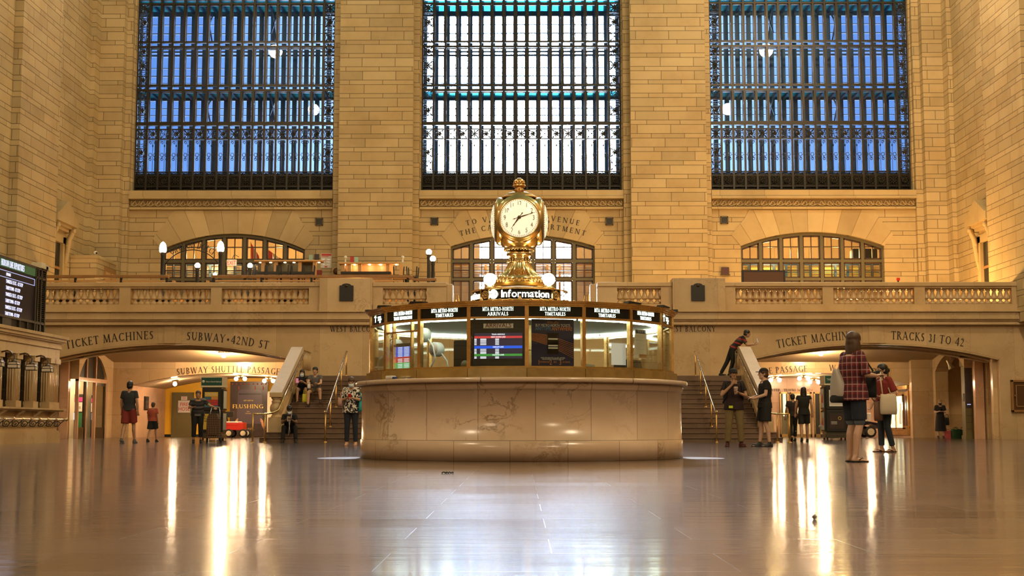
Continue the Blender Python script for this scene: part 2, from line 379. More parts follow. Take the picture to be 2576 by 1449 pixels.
def brassmat(name,col,r,b):
    t=NT(name); pv,x=t.pos(); n=t.noise(pv,6,4); 
    c=t.mix(t.sstep(n,.35,.7),col,tuple(k*.75 for k in col))
    return t.bsdf(c,t.mt('ADD',r,t.mt('MULTIPLY',n,.12)),1.0,bump=t.noise(pv,40,3),bs=b,bd=.004)
M['brass']=brassmat('polished_brass',(.82,.63,.33),.13,.04)
M['brass_dull']=brassmat('aged_brass',(.76,.50,.19),.24,.08)
M['copper']=brassmat('warm_bronze_trim',(.86,.52,.20),.22,.04)
M['wood']=flat('varnished_wood',(.33,.17,.06),.35,var=.35,scale=5)
M['wood_lt']=flat('light_oak',(.62,.36,.14),.4,var=.15,scale=6)
M['ink']=flat('incised_letter_paint',(.035,.022,.012),.5)
M['white']=flat('white_paper',(.82,.80,.76),.6)
M['red']=flat('red_paint',(.65,.03,.02),.4)
M['glass']=glassy('clear_glass')
M['steel']=flat('brushed_steel',(.5,.5,.5),.3,1.0)
M['cream']=flat('cream_metal',(.75,.66,.48),.4)
M['rubber']=flat('black_rubber',(.015,.015,.015),.7)
def floor_mat():
    t=NT('tennessee_marble_floor'); pv,x=t.pos()
    W,H=1.15,.62
    c=t.mt('FLOOR',t.mt('DIVIDE',x[1],H)); fv=t.mt('SUBTRACT',x[1],t.mt('MULTIPLY',c,H))
    k=t.mt('ADD',t.mt('DIVIDE',t.mt('ADD',x[0],-.11),W),t.mt('MULTIPLY',t.mt('MODULO',c,2.0),.5)); b=t.mt('FLOOR',k); fu=t.mt('SUBTRACT',k,b)
    d=t.mt('MINIMUM',t.mt('MULTIPLY',t.mt('MINIMUM',fu,t.mt('SUBTRACT',1.0,fu)),W),t.mt('MINIMUM',fv,t.mt('SUBTRACT',H,fv)))
    mask=t.mt('SUBTRACT',1.0,t.sstep(d,.001,.005))
    tone=t.white(b,c); t2=t.white(t.mt('ADD',b,9.1),c)
    st=t.noise(t.vec(t.mt('MULTIPLY',x[0],.35),t.mt('MULTIPLY',x[1],1.6),0.0),2.2,6,.6); sm=t.noise(pv,1.1,5)
    col=t.mix(tone,(.060,.042,.037),(.112,.082,.072))
    col=t.mix(t.mt('MULTIPLY',st,.5),col,(.13,.095,.083))
    col=t.mix(t.mt('MULTIPLY',mask,.6),col,(.06,.045,.04))
    r=t.mt('ADD',.055,t.mt('ADD',t.mt('MULTIPLY',t2,.02),t.mt('MULTIPLY',st,.035)))
    r=t.mt('ADD',r,t.mt('MULTIPLY',mask,.05))
    # every slab lies a hair out of level, so each mirrors a slightly different strip of the hall
    hx=t.mt('MULTIPLY',t.mt('SUBTRACT',tone,.5),.0015); hy=t.mt('MULTIPLY',t.mt('SUBTRACT',t2,.5),.003)
    tilt=t.mt('ADD',t.mt('MULTIPLY',fu,hx),t.mt('MULTIPLY',fv,hy))
    fz=t.noise(t.vec(t.mt('MULTIPLY',x[0],.22),t.mt('MULTIPLY',x[1],1.0),0.0),4.5,4,.6)
    hgt=t.mt('ADD',t.mt('ADD',tilt,t.mt('MULTIPLY',st,.0006)),t.mt('MULTIPLY',fz,.0017))
    m=t.bsdf(col,t.mt('ADD',r,.15),0.0,bump=hgt,bs=1.0,bd=1.0,spec=.28)
    p=[n for n in t.t.nodes if n.type=='BSDF_PRINCIPLED'][0]; p.inputs['Coat Weight'].default_value=.8; t.put(p.inputs['Coat Roughness'],t.mt('ADD',r,.012)); p.inputs['Coat IOR'].default_value=1.5
    b=[n for n in t.t.nodes if n.type=='BUMP'][0]; t.t.links.new(b.outputs[0],p.inputs['Coat Normal'])
    return m
M['floor']=floor_mat()
# ---------- world, camera, lights ----------
w=bpy.data.worlds.new('sky'); S.world=w; w.use_nodes=True; wt=w.node_tree; wt.nodes.clear()
class WN(NT):
    def __init__(s): s.t=wt
wn=WN(); tc=wn.n('TexCoord'); sx=wn.n('SeparateXYZ'); wt.links.new(tc.outputs['Generated'],sx.inputs[0])
az=wn.mt('ABSOLUTE',wn.mt('ARCTAN2',sx.outputs[0],sx.outputs[1]))
core=wn.mt('SUBTRACT',1.0,wn.sstep(az,.045,.10)); mid=wn.mt('SUBTRACT',1.0,wn.sstep(az,.06,.26))
base=wn.mix(wn.sstep(sx.outputs[2],.0,.5),(.62,1.0,1.75),(.28,.55,1.3))
c1=wn.mix(core,wn.mix(mid,base,(1.1,1.4,1.9)),(1.42,1.36,1.36))
bg=wn.n('Background'); wn.put(bg.inputs[0],c1)
wn.put(bg.inputs[1],wn.mt('ADD',.62,wn.mt('ADD',wn.mt('MULTIPLY',core,58.0),wn.mt('MULTIPLY',mid,1.0))))
ow=wn.n('OutputWorld'); wt.links.new(bg.outputs[0],ow.inputs[0])
cam=bpy.data.cameras.new('camera'); cam.sensor_width=36; cam.lens=FPX/2576*36; cam.clip_end=400
co=bpy.data.objects.new('camera',cam); COL.objects.link(co); S.camera=co
R3=Matrix((RT,UP,-FW)).transposed(); co.matrix_world=Matrix.Translation((0,0,EYE))@R3.to_4x4()
S.view_settings.view_transform='Standard'; S.view_settings.look='None'; S.view_settings.exposure=0.0; S.view_settings.gamma=1.0; S.view_settings.use_curve_mapping=False
cy=S.cycles
cy.use_denoising=True
try: cy.denoiser='OPENIMAGEDENOISE'
except Exception: pass
cy.max_bounces=6; cy.diffuse_bounces=3; cy.glossy_bounces=3; cy.transmission_bounces=4; cy.transparent_max_bounces=12
cy.sample_clamp_indirect=6.0; cy.caustics_reflective=False; cy.caustics_refractive=False; cy.use_adaptive_sampling=True; cy.adaptive_threshold=.02
def lamp(name,loc,power,col,r=.3,kind='POINT',**kw):
    l=bpy.data.lights.new(name,kind); l.energy=power; l.color=col
    if kind!='AREA': l.shadow_soft_size=r
    for k,v in kw.items(): setattr(l,k,v)
    o=bpy.data.objects.new(name,l); COL.objects.link(o); o.location=loc; return o
WARM=(1.0,.57,.18); TUNG=(1.0,.66,.34); PALE=(1.0,.70,.39)
for sx_ in (-1,1):
    for yy,pw in ((-10,3200),(6,3600),(22,2500),(36,2200),(49,1900)):
        lamp('chandelier_light',(sx_*12.5,yy,19.5),pw*(1.2 if sx_>0 else (.42 if yy>10 else .8)),PALE if yy>10 else (1.0,.74,.50),.35)
for xx,pw in ((-12.3,150),(-16.2,80),(0,230),(12.3,820),(16.2,640),(-6.3,130),(6.3,300)):
    lamp('hidden_balcony_flood',(xx,52.3,4.75),pw,WARM,.2)  # unseen amber floods added behind the balustrade to wash the bay walls

# ---------- structure: upper west wall ----------
YW=58.2
def bay_x(a,b,y=300): return PX(a,YW,y),PX(b,YW,y)
BAYS=[]   # (x0,x1) window openings at the window plane
for a,b in ((338,840),(1060,1563),(1787,2291)):
    BAYS.append((PX(a,58.6,478),PX(b,58.6,478)))
ZT=23.0
ZSILL=PZ(479,58.4)
mb=MB()
edges=[-18.05]+[e for b in BAYS for e in b]+[18.1]
LUN=[]  # lunette: xc, half, zspring, zcrown
for (a,b,sp,cr) in ((408,768,628,588),(1134,1496,620,591),(1863,2223,620,585)):
    x0=PX(a,58.3,640); x1=PX(b,58.3,640); LUN.append(((x0+x1)/2,(x1-x0)/2,PZ(sp,58.3),PZ(cr,58.3)))
def arc_pts(xc,hs,zs,zc,n=28,x0=None,x1=None):
    s=zc-zs; R=(hs*hs+s*s)/(2*s); x0=xc-hs if x0 is None else x0; x1=xc+hs if x1 is None else x1
    return [(x0+(x1-x0)*i/n, zc-R+sqrt(max(0,R*R-(x0+(x1-x0)*i/n-xc)**2))) for i in range(n+1)]
ZB=4.35  # balcony deck
for i,(x0,x1) in enumerate(BAYS):
    xc,hs,zs,zc=LUN[i]
    zl=PZ(497,58.0)
    mb.box(x0-.3,xc-hs,YW,YW+.9,ZB,zl); mb.box(xc+hs,x1+.3,YW,YW+.9,ZB,zl)
    A=arc_pts(xc,hs,zs,zc); mb.strip(A,[(p[0],zl) for p in A],YW,YW+.9)
# piers between and beside the bays, stepped at the edges
pe=[-18.3]+[e for b in BAYS for e in b]+[18.35]
for k in range(4):
    a,b=pe[2*k],pe[2*k+1]
    ia=.06 if k else 0; ib=.06 if k<3 else 0
    mb.box(a+ia*0,b,58.25,59.3,ZB,ZT)
    if k: a2=a+.34
    else: a2=a
    b2=b-.30 if k<3 else b
    mb.box(a+(.05 if k else 0),b-(.05 if k<3 else 0),57.95,58.25,ZB,ZT)
    mb.box(a2,b2,57.5,57.95,ZB,ZT)
struct('wall_west',mb,M['ashlar'],'tall limestone west wall of coursed ashlar with four stepped piers')
# voussoir fans over the lunettes
for i,(x0,x1) in enumerate(BAYS):
    xc,hs,zs,zc=LUN[i]; v=MB(); zt=PZ(527,58.1)
    A=arc_pts(xc,hs,zs,zc,36); T=[]
    for (x,z) in A:
        q=(x-xc)/hs; e=abs(q); T.append((xc+(x-xc)*1.13, min(zt-.02, z+1.1+.9*(1-e)) if e<.8 else z+1.1-.62*(e-.8)/.2))
    L0=[v.vert((p[0],YW-.03,p[1])) for p in A]; H0=[v.vert((p[0],YW-.03,p[1])) for p in T]
    L1=[v.vert((p[0],YW+.01,p[1])) for p in A]; H1=[v.vert((p[0],YW+.01,p[1])) for p in T]
    for j in range(len(A)-1):
        v.face((L0[j],L0[j+1],H0[j+1],H0[j])); v.face((H0[j],H0[j+1],H1[j+1],H1[j])); v.face((L1[j],L1[j+1],L0[j+1],L0[j]))
    v.face((L0[0],H0[0],H1[0],L1[0])); v.face((L0[-1],L1[-1],H1[-1],H0[-1]))
    struct('trim_%d'%(i+1),v,M['voussoir'][i],'fan of long limestone voussoirs over the %s arched balcony window'%('left','middle','right')[i])
# window sill ledges and friezes with running scrolls
for i,(x0,x1) in enumerate(BAYS):
    v=MB(); z0,z1=PZ(497,58.0),PZ(479,58.0)
    v.box(x0-.04,x1+.04,57.92,58.9,z0,z1); v.box(x0-.04,x1+.04,57.86,57.98,z0-.05,z0+.03)
    struct('trim_%d'%(i+4),v,M['smooth'],'plain limestone sill ledge under the %s tall window'%('left','middle','right')[i])
    v=MB(); zt,zb=PZ(497,58.05),PZ(526,58.05)
    v.box(x0-.04,x1+.04,58.16,58.6,zb,zt)
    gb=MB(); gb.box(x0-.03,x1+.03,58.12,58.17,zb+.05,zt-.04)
    v.box(x0-.03,x1+.03,58.02,58.14,zb,zb+.09); v.box(x0-.03,x1+.03,58.04,58.14,zt-.06,zt)
    za,zc_=zb+.11,zt-.08; hh=zc_-za; n=25; pw=(x1-x0)/n
    for k in range(n):
        cx=x0+pw*(k+.5); cz=(za+zc_)/2; fl=1 if k<n/2 else -1
        pts=[]
        for q in range(19):
            a=q/18*3.6*pi*.83; r=hh*.47*(1-q/18*.86); pts.append((cx+fl*(-pw*.08+r*cos(a+2.3)),58.10,cz+r*sin(a+2.3)))
        v.tube(pts,[hh*.085*(1-.35*q/18) for q in range(19)],5)
        v.tube([(cx-fl*pw*.55,58.1,cz-hh*.38),(cx-fl*pw*.3,58.1,cz-hh*.1),(cx+fl*pw*.12,58.1,cz+hh*.42)],[hh*.06,hh*.12,hh*.04],5)
        v.tube([(cx+fl*pw*.1,58.1,cz-hh*.42),(cx+fl*pw*.33,58.1,cz-hh*.15),(cx+fl*pw*.5,58.1,cz-hh*.02)],[hh*.04,hh*.1,hh*.04],5)
    struct('trim_%d'%(i+7),v,M['smooth'],'carved running scroll frieze under the %s tall window'%('left','middle','right')[i]); gb.build('shade_ground',M['recess_shade'],bpy.data.objects['trim_%d'%(i+7)])
# side walls, with their shallow projections
for sx_,nm in ((-1,'left'),(1,'right')):
    mb=MB()
    for (xa,ya,yb) in ((18.04,56.8,59.3),(18.22,51.7,56.8),(17.72,47.6,51.7),(18.02,-26,47.6)):
        mb.box(min(sx_*xa,sx_*19.4),max(sx_*xa,sx_*19.4),ya,yb,0 if ya>50 else 4.15,ZT)
    mb.box(min(sx_*18.5,sx_*19.4),max(sx_*18.5,sx_*19.4),-26,51.7,0,4.15)
    struct('wall_%s'%nm,mb,M['ashlar'],'%s side wall of coursed limestone blocks'%nm)
# floor
mb=MB(); mb.box(-24,24,-27,70,-.3,0); struct('floor',mb,M['floor'],'polished grey pink marble floor reflecting lamps and window')

M['ceil']=flat('green_vault_plaster',(.22,.34,.27),.8,var=.08,scale=.5)
mb=MB(); A=arc_pts(0,19.5,ZT-2,ZT+5,16); mb.strip(A,[(p[0],p[1]+.3) for p in A],-26.2,59.5); struct('ceiling',mb,M['ceil'],'high green vaulted ceiling of the hall')
mb=MB(); mb.box(-19.4,19.4,-26.4,-26,0,ZT+6); struct('wall_east',mb,M['ashlar'],'east end wall of the hall')
# ---------- lower west wall with the two wide arches, balcony ----------
YA=49.0
ARC=[(PX(427,YA,880),4.43,PZ(902,YA),PZ(863.5,YA)),(PX(2200,YA,880),4.43,PZ(902,YA),PZ(863.5,YA))]
ZC=PZ(803,YA)      # underside of the balcony fascia
def wall_with_arch(mb,x0,x1,arcs,y0,y1,zt):
    xs=x0
    for (xc,hs,zs,zc) in arcs:
        mb.box(xs,xc-hs,y0,y1,0,zt); A=arc_pts(xc,hs,zs,zc,40); mb.strip(A,[(p[0],zt) for p in A],y0,y1); xs=xc+hs
    mb.box(xs,x1,y0,y1,0,zt)
mb=MB(); wall_with_arch(mb,-18.6,18.6,ARC,YA,YA+1.04,ZC)
# sunk moulding line, key blocks and panel stiles
for (xc,hs,zs,zc) in ARC:
    mb.box(xc-.2,xc+.2,YA-.06,YA+.1,zc,ZC); mb.box(xc-.42,xc-.2,YA-.025,YA+.1,zc+.0,PZ(814,YA)); mb.box(xc+.2,xc+.42,YA-.025,YA+.1,zc,PZ(814,YA))
A1=struct('wall_west_lower',mb,M['marble_plain'],'marble wall under the balcony pierced by two wide flat arches')
# arch soffit linings (polished, catching lamplight)
for k,(xc,hs,zs,zc) in enumerate(ARC):
    v=MB(); A=arc_pts(xc,hs,zs,zc,40); B=[(p[0],p[1]+.02) for p in A]
    lo=[(xc+(p[0]-xc)*.995,p[1]-.05) for p in A]
    v.strip(lo,A,YA+.01,YA+.32); v.strip([(p[0],p[1]-.03) for p in lo],lo,YA+.5,YA+1.03)
    struct('trim_%d'%(k+10),v,M['marble_plain'],'moulded marble rim of the %s wide arch'%('left','right')[k])
# fascia + mouldings under the balustrade
v=MB()
zf1,zf0=PZ(785,48.72),PZ(803,48.72)
v.box(-18.2,18.2,48.72,50.3,zf0,zf1)
v.box(-18.2,18.2,48.62,50.3,zf1,PZ(781,48.62))
for (ya,yb,oy) in ((803,807,.06),(807,812,.12),(812,817,.03)):
    v.box(-18.2,18.2,48.72+oy*1.3,49.2,PZ(yb,48.8),PZ(ya,48.8))
struct('trim_12',v,M['marble_plain'],'marble fascia and ledge running under the balcony balustrade')
# balcony deck
v=MB(); v.box(-18.3,18.3,49.1,58.3,ZB-.3,ZB); struct('balcony_floor',v,M['marble_plain'],'balcony deck behind the balustrade')

# balustrade
ZD=PZ(766,YA); ZH=PZ(725,YA); ZR=PZ(711,YA)
def baluster_profile(h):
    return [(.150,0),(.150,.17*h),(.095,.19*h),(.062,.27*h),(.075,.31*h),(.150,.36*h),(.160,.40*h),(.135,.47*h),(.100,.60*h),(.078,.75*h),(.072,.80*h),(.105,.84*h),(.105,.88*h),(.085,.90*h),(.150,.95*h),(.150,h)]
bh=ZH-ZD
v=MB(); v.lathe([(r*.86,z) for r,z in baluster_profile(bh)],(0,0,0),16); BAL=v.mesh('baluster',M['marble_plain'])
def balustrade(name,label,x0,x1,sections,rail0,rail1,peds):
    t=thing(name,label,'balustrade',((x0+x1)/2,YA+.15,ZD))
    v=MB(); v.box(x0,x1,48.86,49.5,PZ(781,48.8),ZD); v.build('plinth',M['marble_plain'],t)
    v=MB(); v.bbox(rail0,rail1,48.84,49.5,ZH+.05,ZR,.02); v.box(rail0,rail1,48.92,49.42,ZH-.01,ZH+.05); v.build('handrail',M['marble_plain'],t)
    for (a,b) in peds:
        v=MB(); v.box(a,b,48.895,49.475,ZD,ZH+.049); v.build('pedestal',M['marble_plain'],t)
    for (a,b,n) in sections:
        for k in range(n): inst(BAL,'baluster',t,(a+(b-a)*(k+.5)/n-t.location.x,0,0))
    return t
def sx(a,y=745): return PX(a,YA,y)
p0=-17.7
# left of the stair: three full bays
d=lambda a,b,n:(sx(a),sx(b),n)
L0=sx(806)
balustrade('balustrade','long marble balustrade with pear shaped balusters on the left of the balcony',-17.7,L0,
    [(sx(109)-.63*1,sx(302),14),d(330,532,13),d(559,778,14)],-17.7,L0,[(sx(302),sx(330)),(sx(532),sx(559)),(sx(778),L0),(-17.7,sx(109)-.62)])
balustrade('balustrade','short marble balustrade bay left of the clock, right of the plaque block',sx(938),sx(1124),[d(964,1074,7)],sx(938),sx(1124),[(sx(938),sx(964)),(sx(1074),sx(1124))])
balustrade('balustrade','short marble balustrade bay right of the clock beside the right plaque block',sx(1502),sx(1690),[d(1552,1662,7)],sx(1502),sx(1690),[(sx(1502),sx(1552)),(sx(1662),sx(1690))])
R0=sx(1822)
balustrade('balustrade','long marble balustrade with pear shaped balusters on the right of the balcony',R0,17.95,
    [d(1849,2068,14),d(2095,2298,13),d(2325,2543,14)],R0,17.95,[(R0,sx(1849)),(sx(2068),sx(2095)),(sx(2298),sx(2325)),(sx(2543),17.95)])
for a,b,nm in ((806,938,'left'),(1690,1822,'right')):
    t=thing('plaque_block','plain marble block of the balcony parapet behind the %s dark plaque'%nm,'parapet block',((sx(a)+sx(b))/2,48.9,ZD-.3))
    v=MB(); v.bbox(sx(a),sx(b),48.72,49.6,PZ(781,48.8),PZ(700,48.8),.015); v.build('block',M['marble_plain'],t)
    v=MB(); v.box(sx(a)-.0,sx(b),48.70,49.0,PZ(781,48.7),PZ(765,48.7)); v.build('base_course',M['marble_plain'],t)
# dark memorial plaques
for a,b,nm in ((854,889,'left'),(1739,1773,'right')):
    x0,x1=PX(a,48.7,740),PX(b,48.7,740); z0,z1,z2=PZ(757,48.7),PZ(718,48.7),PZ(714,48.7); xc=(x0+x1)/2
    t=thing('memorial_plaque','black arched memorial plaque on the %s marble parapet block'%nm,'plaque',(xc,48.7,z0))
    v=MB(); o=[(x0,z0),(x1,z0),(x1,z1)]+[(xc+(x1-x0)*.34*cos(q*pi/8),z1+(z2-z1)*1.25*sin(q*pi/8)) for q in range(9)]+[(x0,z1)]
    v.prism(o,48.66,48.695); v.build('plate',M['dark'],t)
    v=MB(); v.lathe([(0,0),(.065,0),(.05,.02),(0,.025)],(0,0,0),14); v.ball((0,0,.02),.035,8,6); 
    c=v.build('seal',M['bronze'],t,world=False); c.location=(0,-.03,z1-.02-z0); c.rotation_euler=(pi/2,0,0)
# ---------- the three great windows ----------
def circ(cx,cz,r,y=0,n=16,a0=0,a1=2*pi): return [(cx+r*cos(a0+(a1-a0)*k/n),y,cz+r*sin(a0+(a1-a0)*k/n)) for k in range(n+1)]
def rosette(kind):
    v=MB()
    for (a,b) in (((-.46,-.46),(.46,-.46)),((.46,-.46),(.46,.46)),((.46,.46),(-.46,.46)),((-.46,.46),(-.46,-.46))):
        v.bar((a[0],0,a[1]),(b[0],0,b[1]),.05,.05)
    v.tube(circ(0,0,.40,-.02,20),.03,5)
    for k in range(4):
        a=pi/4+k*pi/2; v.tube([(.42*cos(a)*1.0,0,.42*sin(a)),(.60*cos(a),0,.60*sin(a))],.045,4)
        v.tube(circ(.47*cos(a),.47*sin(a),.07,0,8),.022,4)
    if kind==0:      # whirling leaves
        for k in range(6):
            a0=k*pi/3; pts=[]; 
            for q in range(7):
                s=q/6; r=.06+.31*s; a=a0+1.9*s; pts.append((r*cos(a),-.05-.05*sin(pi*s),r*sin(a)))
            v.tube(pts,[.03,.06,.075,.07,.055,.035,.01],5)
        v.ball((0,-.06,0),.08,8,6)
    elif kind==1:    # flower of eight petals
        for k in range(8):
            a=k*pi/4; pts=[(r*cos(a),-.03-.06*sin(pi*r/.38),r*sin(a)) for r in (.08,.16,.25,.33,.37)]
            v.tube(pts,[.04,.06,.075,.06,.02],5)
        v.ball((0,-.07,0),.11,10,7); v.tube(circ(0,0,.17,-.05,12),.03,5)
    else:            # curled acanthus
        for k in range(5):
            a0=k*2*pi/5; cx,cz=.22*cos(a0),.22*sin(a0)
            v.tube([(cx+.12*(1-q/12*.7)*cos(a0+q*.6),-.05,cz+.12*(1-q/12*.7)*sin(a0+q*.6)) for q in range(12)],[.045*(1-q/16) for q in range(12)],5)
        v.ball((0,-.05,0),.09,8,6)
    return v.mesh('rosette',M['iron'])
ROS=[rosette(k) for k in range(3)]
def filler():
    v=MB()
    for s in (-1,1):
        v.tube([(s*.45,0,-.3),(s*.3,0,.2),(s*.12,0,.3),(0,0,.1)],.045,4); v.tube([(s*.1,0,-.32),(s*.25,0,-.05),(s*.42,0,.25)],.04,4)
    v.bar((-.5,0,-.36),(.5,0,-.36),.06); v.bar((-.5,0,.36),(.5,0,.36),.06)
    return v.mesh('openwork_filler',M['iron'])
FIL=filler()
def scroll_panel():
    """wrought panel: rod, two pairs of volutes and a key fret, unit width, height 2.75"""
    v=MB(); h=2.75/2
    v.bar((0,0,-h),(0,0,h),.045); v.ball((0,0,h*.62),.075,8,6,1,1,1.6)
    for s in (-1,1):
        v.tube([(s*(.24+.15*(1-q/13*.75)*cos(q*.5)),0,h*.80+.15*(1-q/13*.75)*sin(q*.5)) for q in range(14)],.03,4)
        v.bar((s*.39,0,h*.78),(s*.39,0,h*.95),.035); v.bar((s*.05,0,h*.93),(s*.42,0,h*.93),.035)
        v.tube([(s*(.24+.15*(1-q/13*.75)*cos(-q*.5)),0,-h*.22+.15*(1-q/13*.75)*sin(-q*.5)) for q in range(14)],.03,4)
        x0,x1,z0,z1=s*.12,s*.38,-.08,.2
        for a,b in (((x0,z0),(x1,z0)),((x1,z0),(x1,z1)),((x1,z1),(x0,z1)),((x0,z1),(x0,z0))): v.bar((a[0],0,a[1]),(b[0],0,b[1]),.04)
        v.bar((s*.38,0,.04),(s*.5,0,.04),.04); v.bar((0,0,.06),(s*.12,0,.06),.04); v.tube([(s*.39,0,-h*.2),(s*.3,0,-.2),(s*.12,0,-.08)],.03,4)
    return v.mesh('iron_scroll',M['iron'])
SCR=scroll_panel()
YG=58.6
rows=dict(t1=(11.5,104),s1=(108,115),t2=(121,213),s2=(218,224),t3=(231,307))
Z=lambda y,Y=YG: PZ(y,Y)
M['slate']=flat('slate_blue_paint',(.030,.075,.16),.5)
def teal():
    t=NT('glass_block_floor'); a=t.n('BsdfTranslucent'); a.inputs[0].default_value=(.12,.42,.45,1); b=t.n('BsdfTransparent'); b.inputs[0].default_value=(.12,.34,.36,1)
    m=t.n('MixShader'); m.inputs[0].default_value=.55; t.t.links.new(b.outputs[0],m.inputs[1]); t.t.links.new(a.outputs[0],m.inputs[2]); t.t.links.new(m.outputs[0],t.out.inputs[0]); return t.m
M['teal']=teal()
M['wglass']=glassy('window_glass',(.85,.93,1.0),.0,.0)
def frost():
    t=NT('dusty_outer_glass'); pv,x=t.pos(); n=t.noise(pv,1.3,5)
    a=t.n('BsdfTransparent'); t.put(a.inputs[0],t.mix(n,(.74,.82,.95),(.92,.97,1.0)))
    t.t.links.new(a.outputs[0],t.out.inputs[0]); return t.m
M['oglass']=frost()
nm3=('left','middle','right')
for i,(x0,x1) in enumerate(BAYS):
    t=thing('window_%d'%(i+1),'%s tall window with bronze grille, rosette panels and glass'%nm3[i],None,((x0+x1)/2,YG,ZSILL)); t['kind']='structure'
    cx,cy_,cz=t.location; W=(x1-x0); n=17; pw=W/n; ztop=ZT-.5
    zt_up=Z(-2); f=MB()
    zbot=Z(478.5)
    for k in range(n+1):
        x=x0+pw*k; b=.085 if 0<k<n else .12
        f.box(x-b/2,x+b/2,YG-.11,YG+.05,zbot,ztop)
    hb=[(104,108,.0),(115.5,120,0),(213.5,217.5,0),(224.5,230,0),(307.5,316,.03),(431.5,433,0),(441,442.5,0),(469.5,471,0),(477,479,0),(349.5,351,0),(324,325.5,0),(7.5,11.5,0),(-2,1,0)]
    for a,b,e in hb: f.box(x0,x1,YG-.10-e,YG+.05,Z(b),Z(a))
    zr=Z(-2)
    while zr<ztop-2.2: # the grid goes on above
        f.box(x0,x1,YG-.1,YG+.05,zr+1.72,zr+1.80); f.box(x0,x1,YG-.1,YG+.05,zr+1.95,zr+2.03); zr+=2.05
    f.build('grille_frame',M['olive'] if False else M['iron'],t)
    s=MB() # brown sash edges inside every tall light
    for k in range(1,n-1):
        xa,xb=x0+pw*k+.05,x0+pw*(k+1)-.05
        for r in ('t1','t2','t3'):
            za,zb=Z(rows[r][1]),Z(rows[r][0])
            s.box(xa,xa+.03,YG-.03,YG+.03,za,zb); s.box(xb-.03,xb,YG-.03,YG+.03,za,zb); s.box(xa,xb,YG-.03,YG+.03,zb-.04,zb); s.box(xa,xb,YG-.03,YG+.03,za,za+.03)
    s.build('sash',M['dark'],t)
    g=MB(); g.box(x0,x1,YG+.055,YG+.065,Z(441),ztop); g.build('glazing',M['wglass'],t)
    pn=MB(); pn.box(x0,x1,YG+.08,YG+.1,zbot,Z(437)); pn.build('back_panel',M['dark'],t)
    def ros(px_,yp,sz,kd): inst(ROS[kd],'rosette',t,(px_-cx,YG-.06-cy_,Z(yp)-cz),(0,(kd==0)*random.random()*0,0),(sz,sz*.9,sz))
    for k in range(n):
        xm=x0+pw*(k+.5)
        ros(xm,455.5,pw*.92,(0,1)[k%2]); ros(xm,337.3,pw*.84,(1,0,2)[k%3] if k in(0,n-1) else (2,0)[k%2] if k%4 else 1)
        inst(FIL,'openwork_filler',t,(xm-cx,YG-.05-cy_,Z(437)-cz),(0,0,0),(pw*.9,pw*.9,(Z(433)-Z(441))/.78))
        inst(FIL,'openwork_filler',t,(xm-cx,YG-.05-cy_,Z(474)-cz),(0,0,0),(pw*.9,pw*.9,(Z(471)-Z(477))/.78))
        if 0<k<n-1: inst(SCR,'iron_scroll',t,(xm-cx,YG-.05-cy_,Z(391)-cz),(0,0,0),(pw*.80,pw*.8,(Z(352)-Z(431))/2.75))
    for k in (0,n-1):
        xm=x0+pw*(k+.5)
        for q,(a,b) in enumerate(((9,33),(44,70),(81,106),(118,142),(153,178),(190,214),(227,252),(266,292))):
            ros(xm,(a+b)/2,pw*.88,(1,0,2,0)[q%4]); 
        for q in (38.5,75.5,112,147.5,184,220.5,259,298,365,402):
            inst(FIL,'openwork_filler',t,(xm-cx,YG-.05-cy_,Z(q)-cz),(0,0,0),(pw*.9,pw*.9,.16))
        for q in (384,418): ros(xm,q,pw*.86,(0,2)[q>400])
        for q in range(5): ros(xm,-20-37*q,pw*.88,q%3)
    # outer wall of the glass walkway behind
    YO=60.2; zO=lambda y: PZ(y,YO)
    o=thing('window_%d'%(i+4),'outer glazing of the walkway behind the %s tall window'%nm3[i],None,(cx,YO,zO(440))); o['kind']='structure'
    m=MB(); ov=2
    for k in range(-ov,n+1+ov):
        x=x0+pw*k; 
        if x0-1.3<x<x1+1.3: m.box(x-.10,x+.10,YO-.05,YO+.16,ZSILL-.3,ztop)
    for a,b in ((61,62.5),(83,85),(128,132),(137,141.5),(170,171.5),(190,192),(208.5,210),(28,41),(240,253),(272,273.5),(289,290.5),(438,480),(-12,-4)):
        m.box(x0-1.4,x1+1.4,YO-.03,YO+.1,zO(b),zO(a))
    m.box(x0-1.5,x1+1.5,YO-.1,YO+.2,ZSILL-.4,zO(436))
    for z in (zO(-60),zO(-110),zO(-160)): m.box(x0-1.4,x1+1.4,YO-.03,YO+.1,z-.08,z)
    m.build('frame',M['slate'],o)
    g=MB(); g.box(x0-1.4,x1+1.4,YO+.02,YO+.03,zO(438),ztop); g.build('glazing',M['oglass'],o)
    for yy in (9,229.5):
        z=Z(yy,59.0); m=MB(); m.box(x0-1.3,x1+1.3,58.75,YO-.06,z,z+.05); m.build('glass_floor',M['teal'],o)
        m=MB()
        for k in range(-1,n+2): 
            x=x0+pw*k
            if x0-1.3<x<x1+1.3: m.box(x-.04,x+.04,58.75,YO-.06,z-.10,z)
        m.build('floor_rib',M['slate'],o)
    for x in (x0-1.5,x1+1.5):
        m=MB(); m.box(x-.08,x+.08,58.9,YO+.1,ZSILL-.4,ztop); m.build('end_wall',M['slate'],o)
    if i!=1:
        for q in (1/3.,2/3.):   # slim trussed frames across the walkway
            x=x0+W*q*1.0; m=MB()
            for (za,zb) in ((zO(40),zO(105)),(zO(252),zO(308))):
                m.bar((x,58.8,za),(x,60.1,zb),.06); m.bar((x,58.8,zb),(x,60.1,za),.06)
            m.build('cross_brace',M['slate'],o)

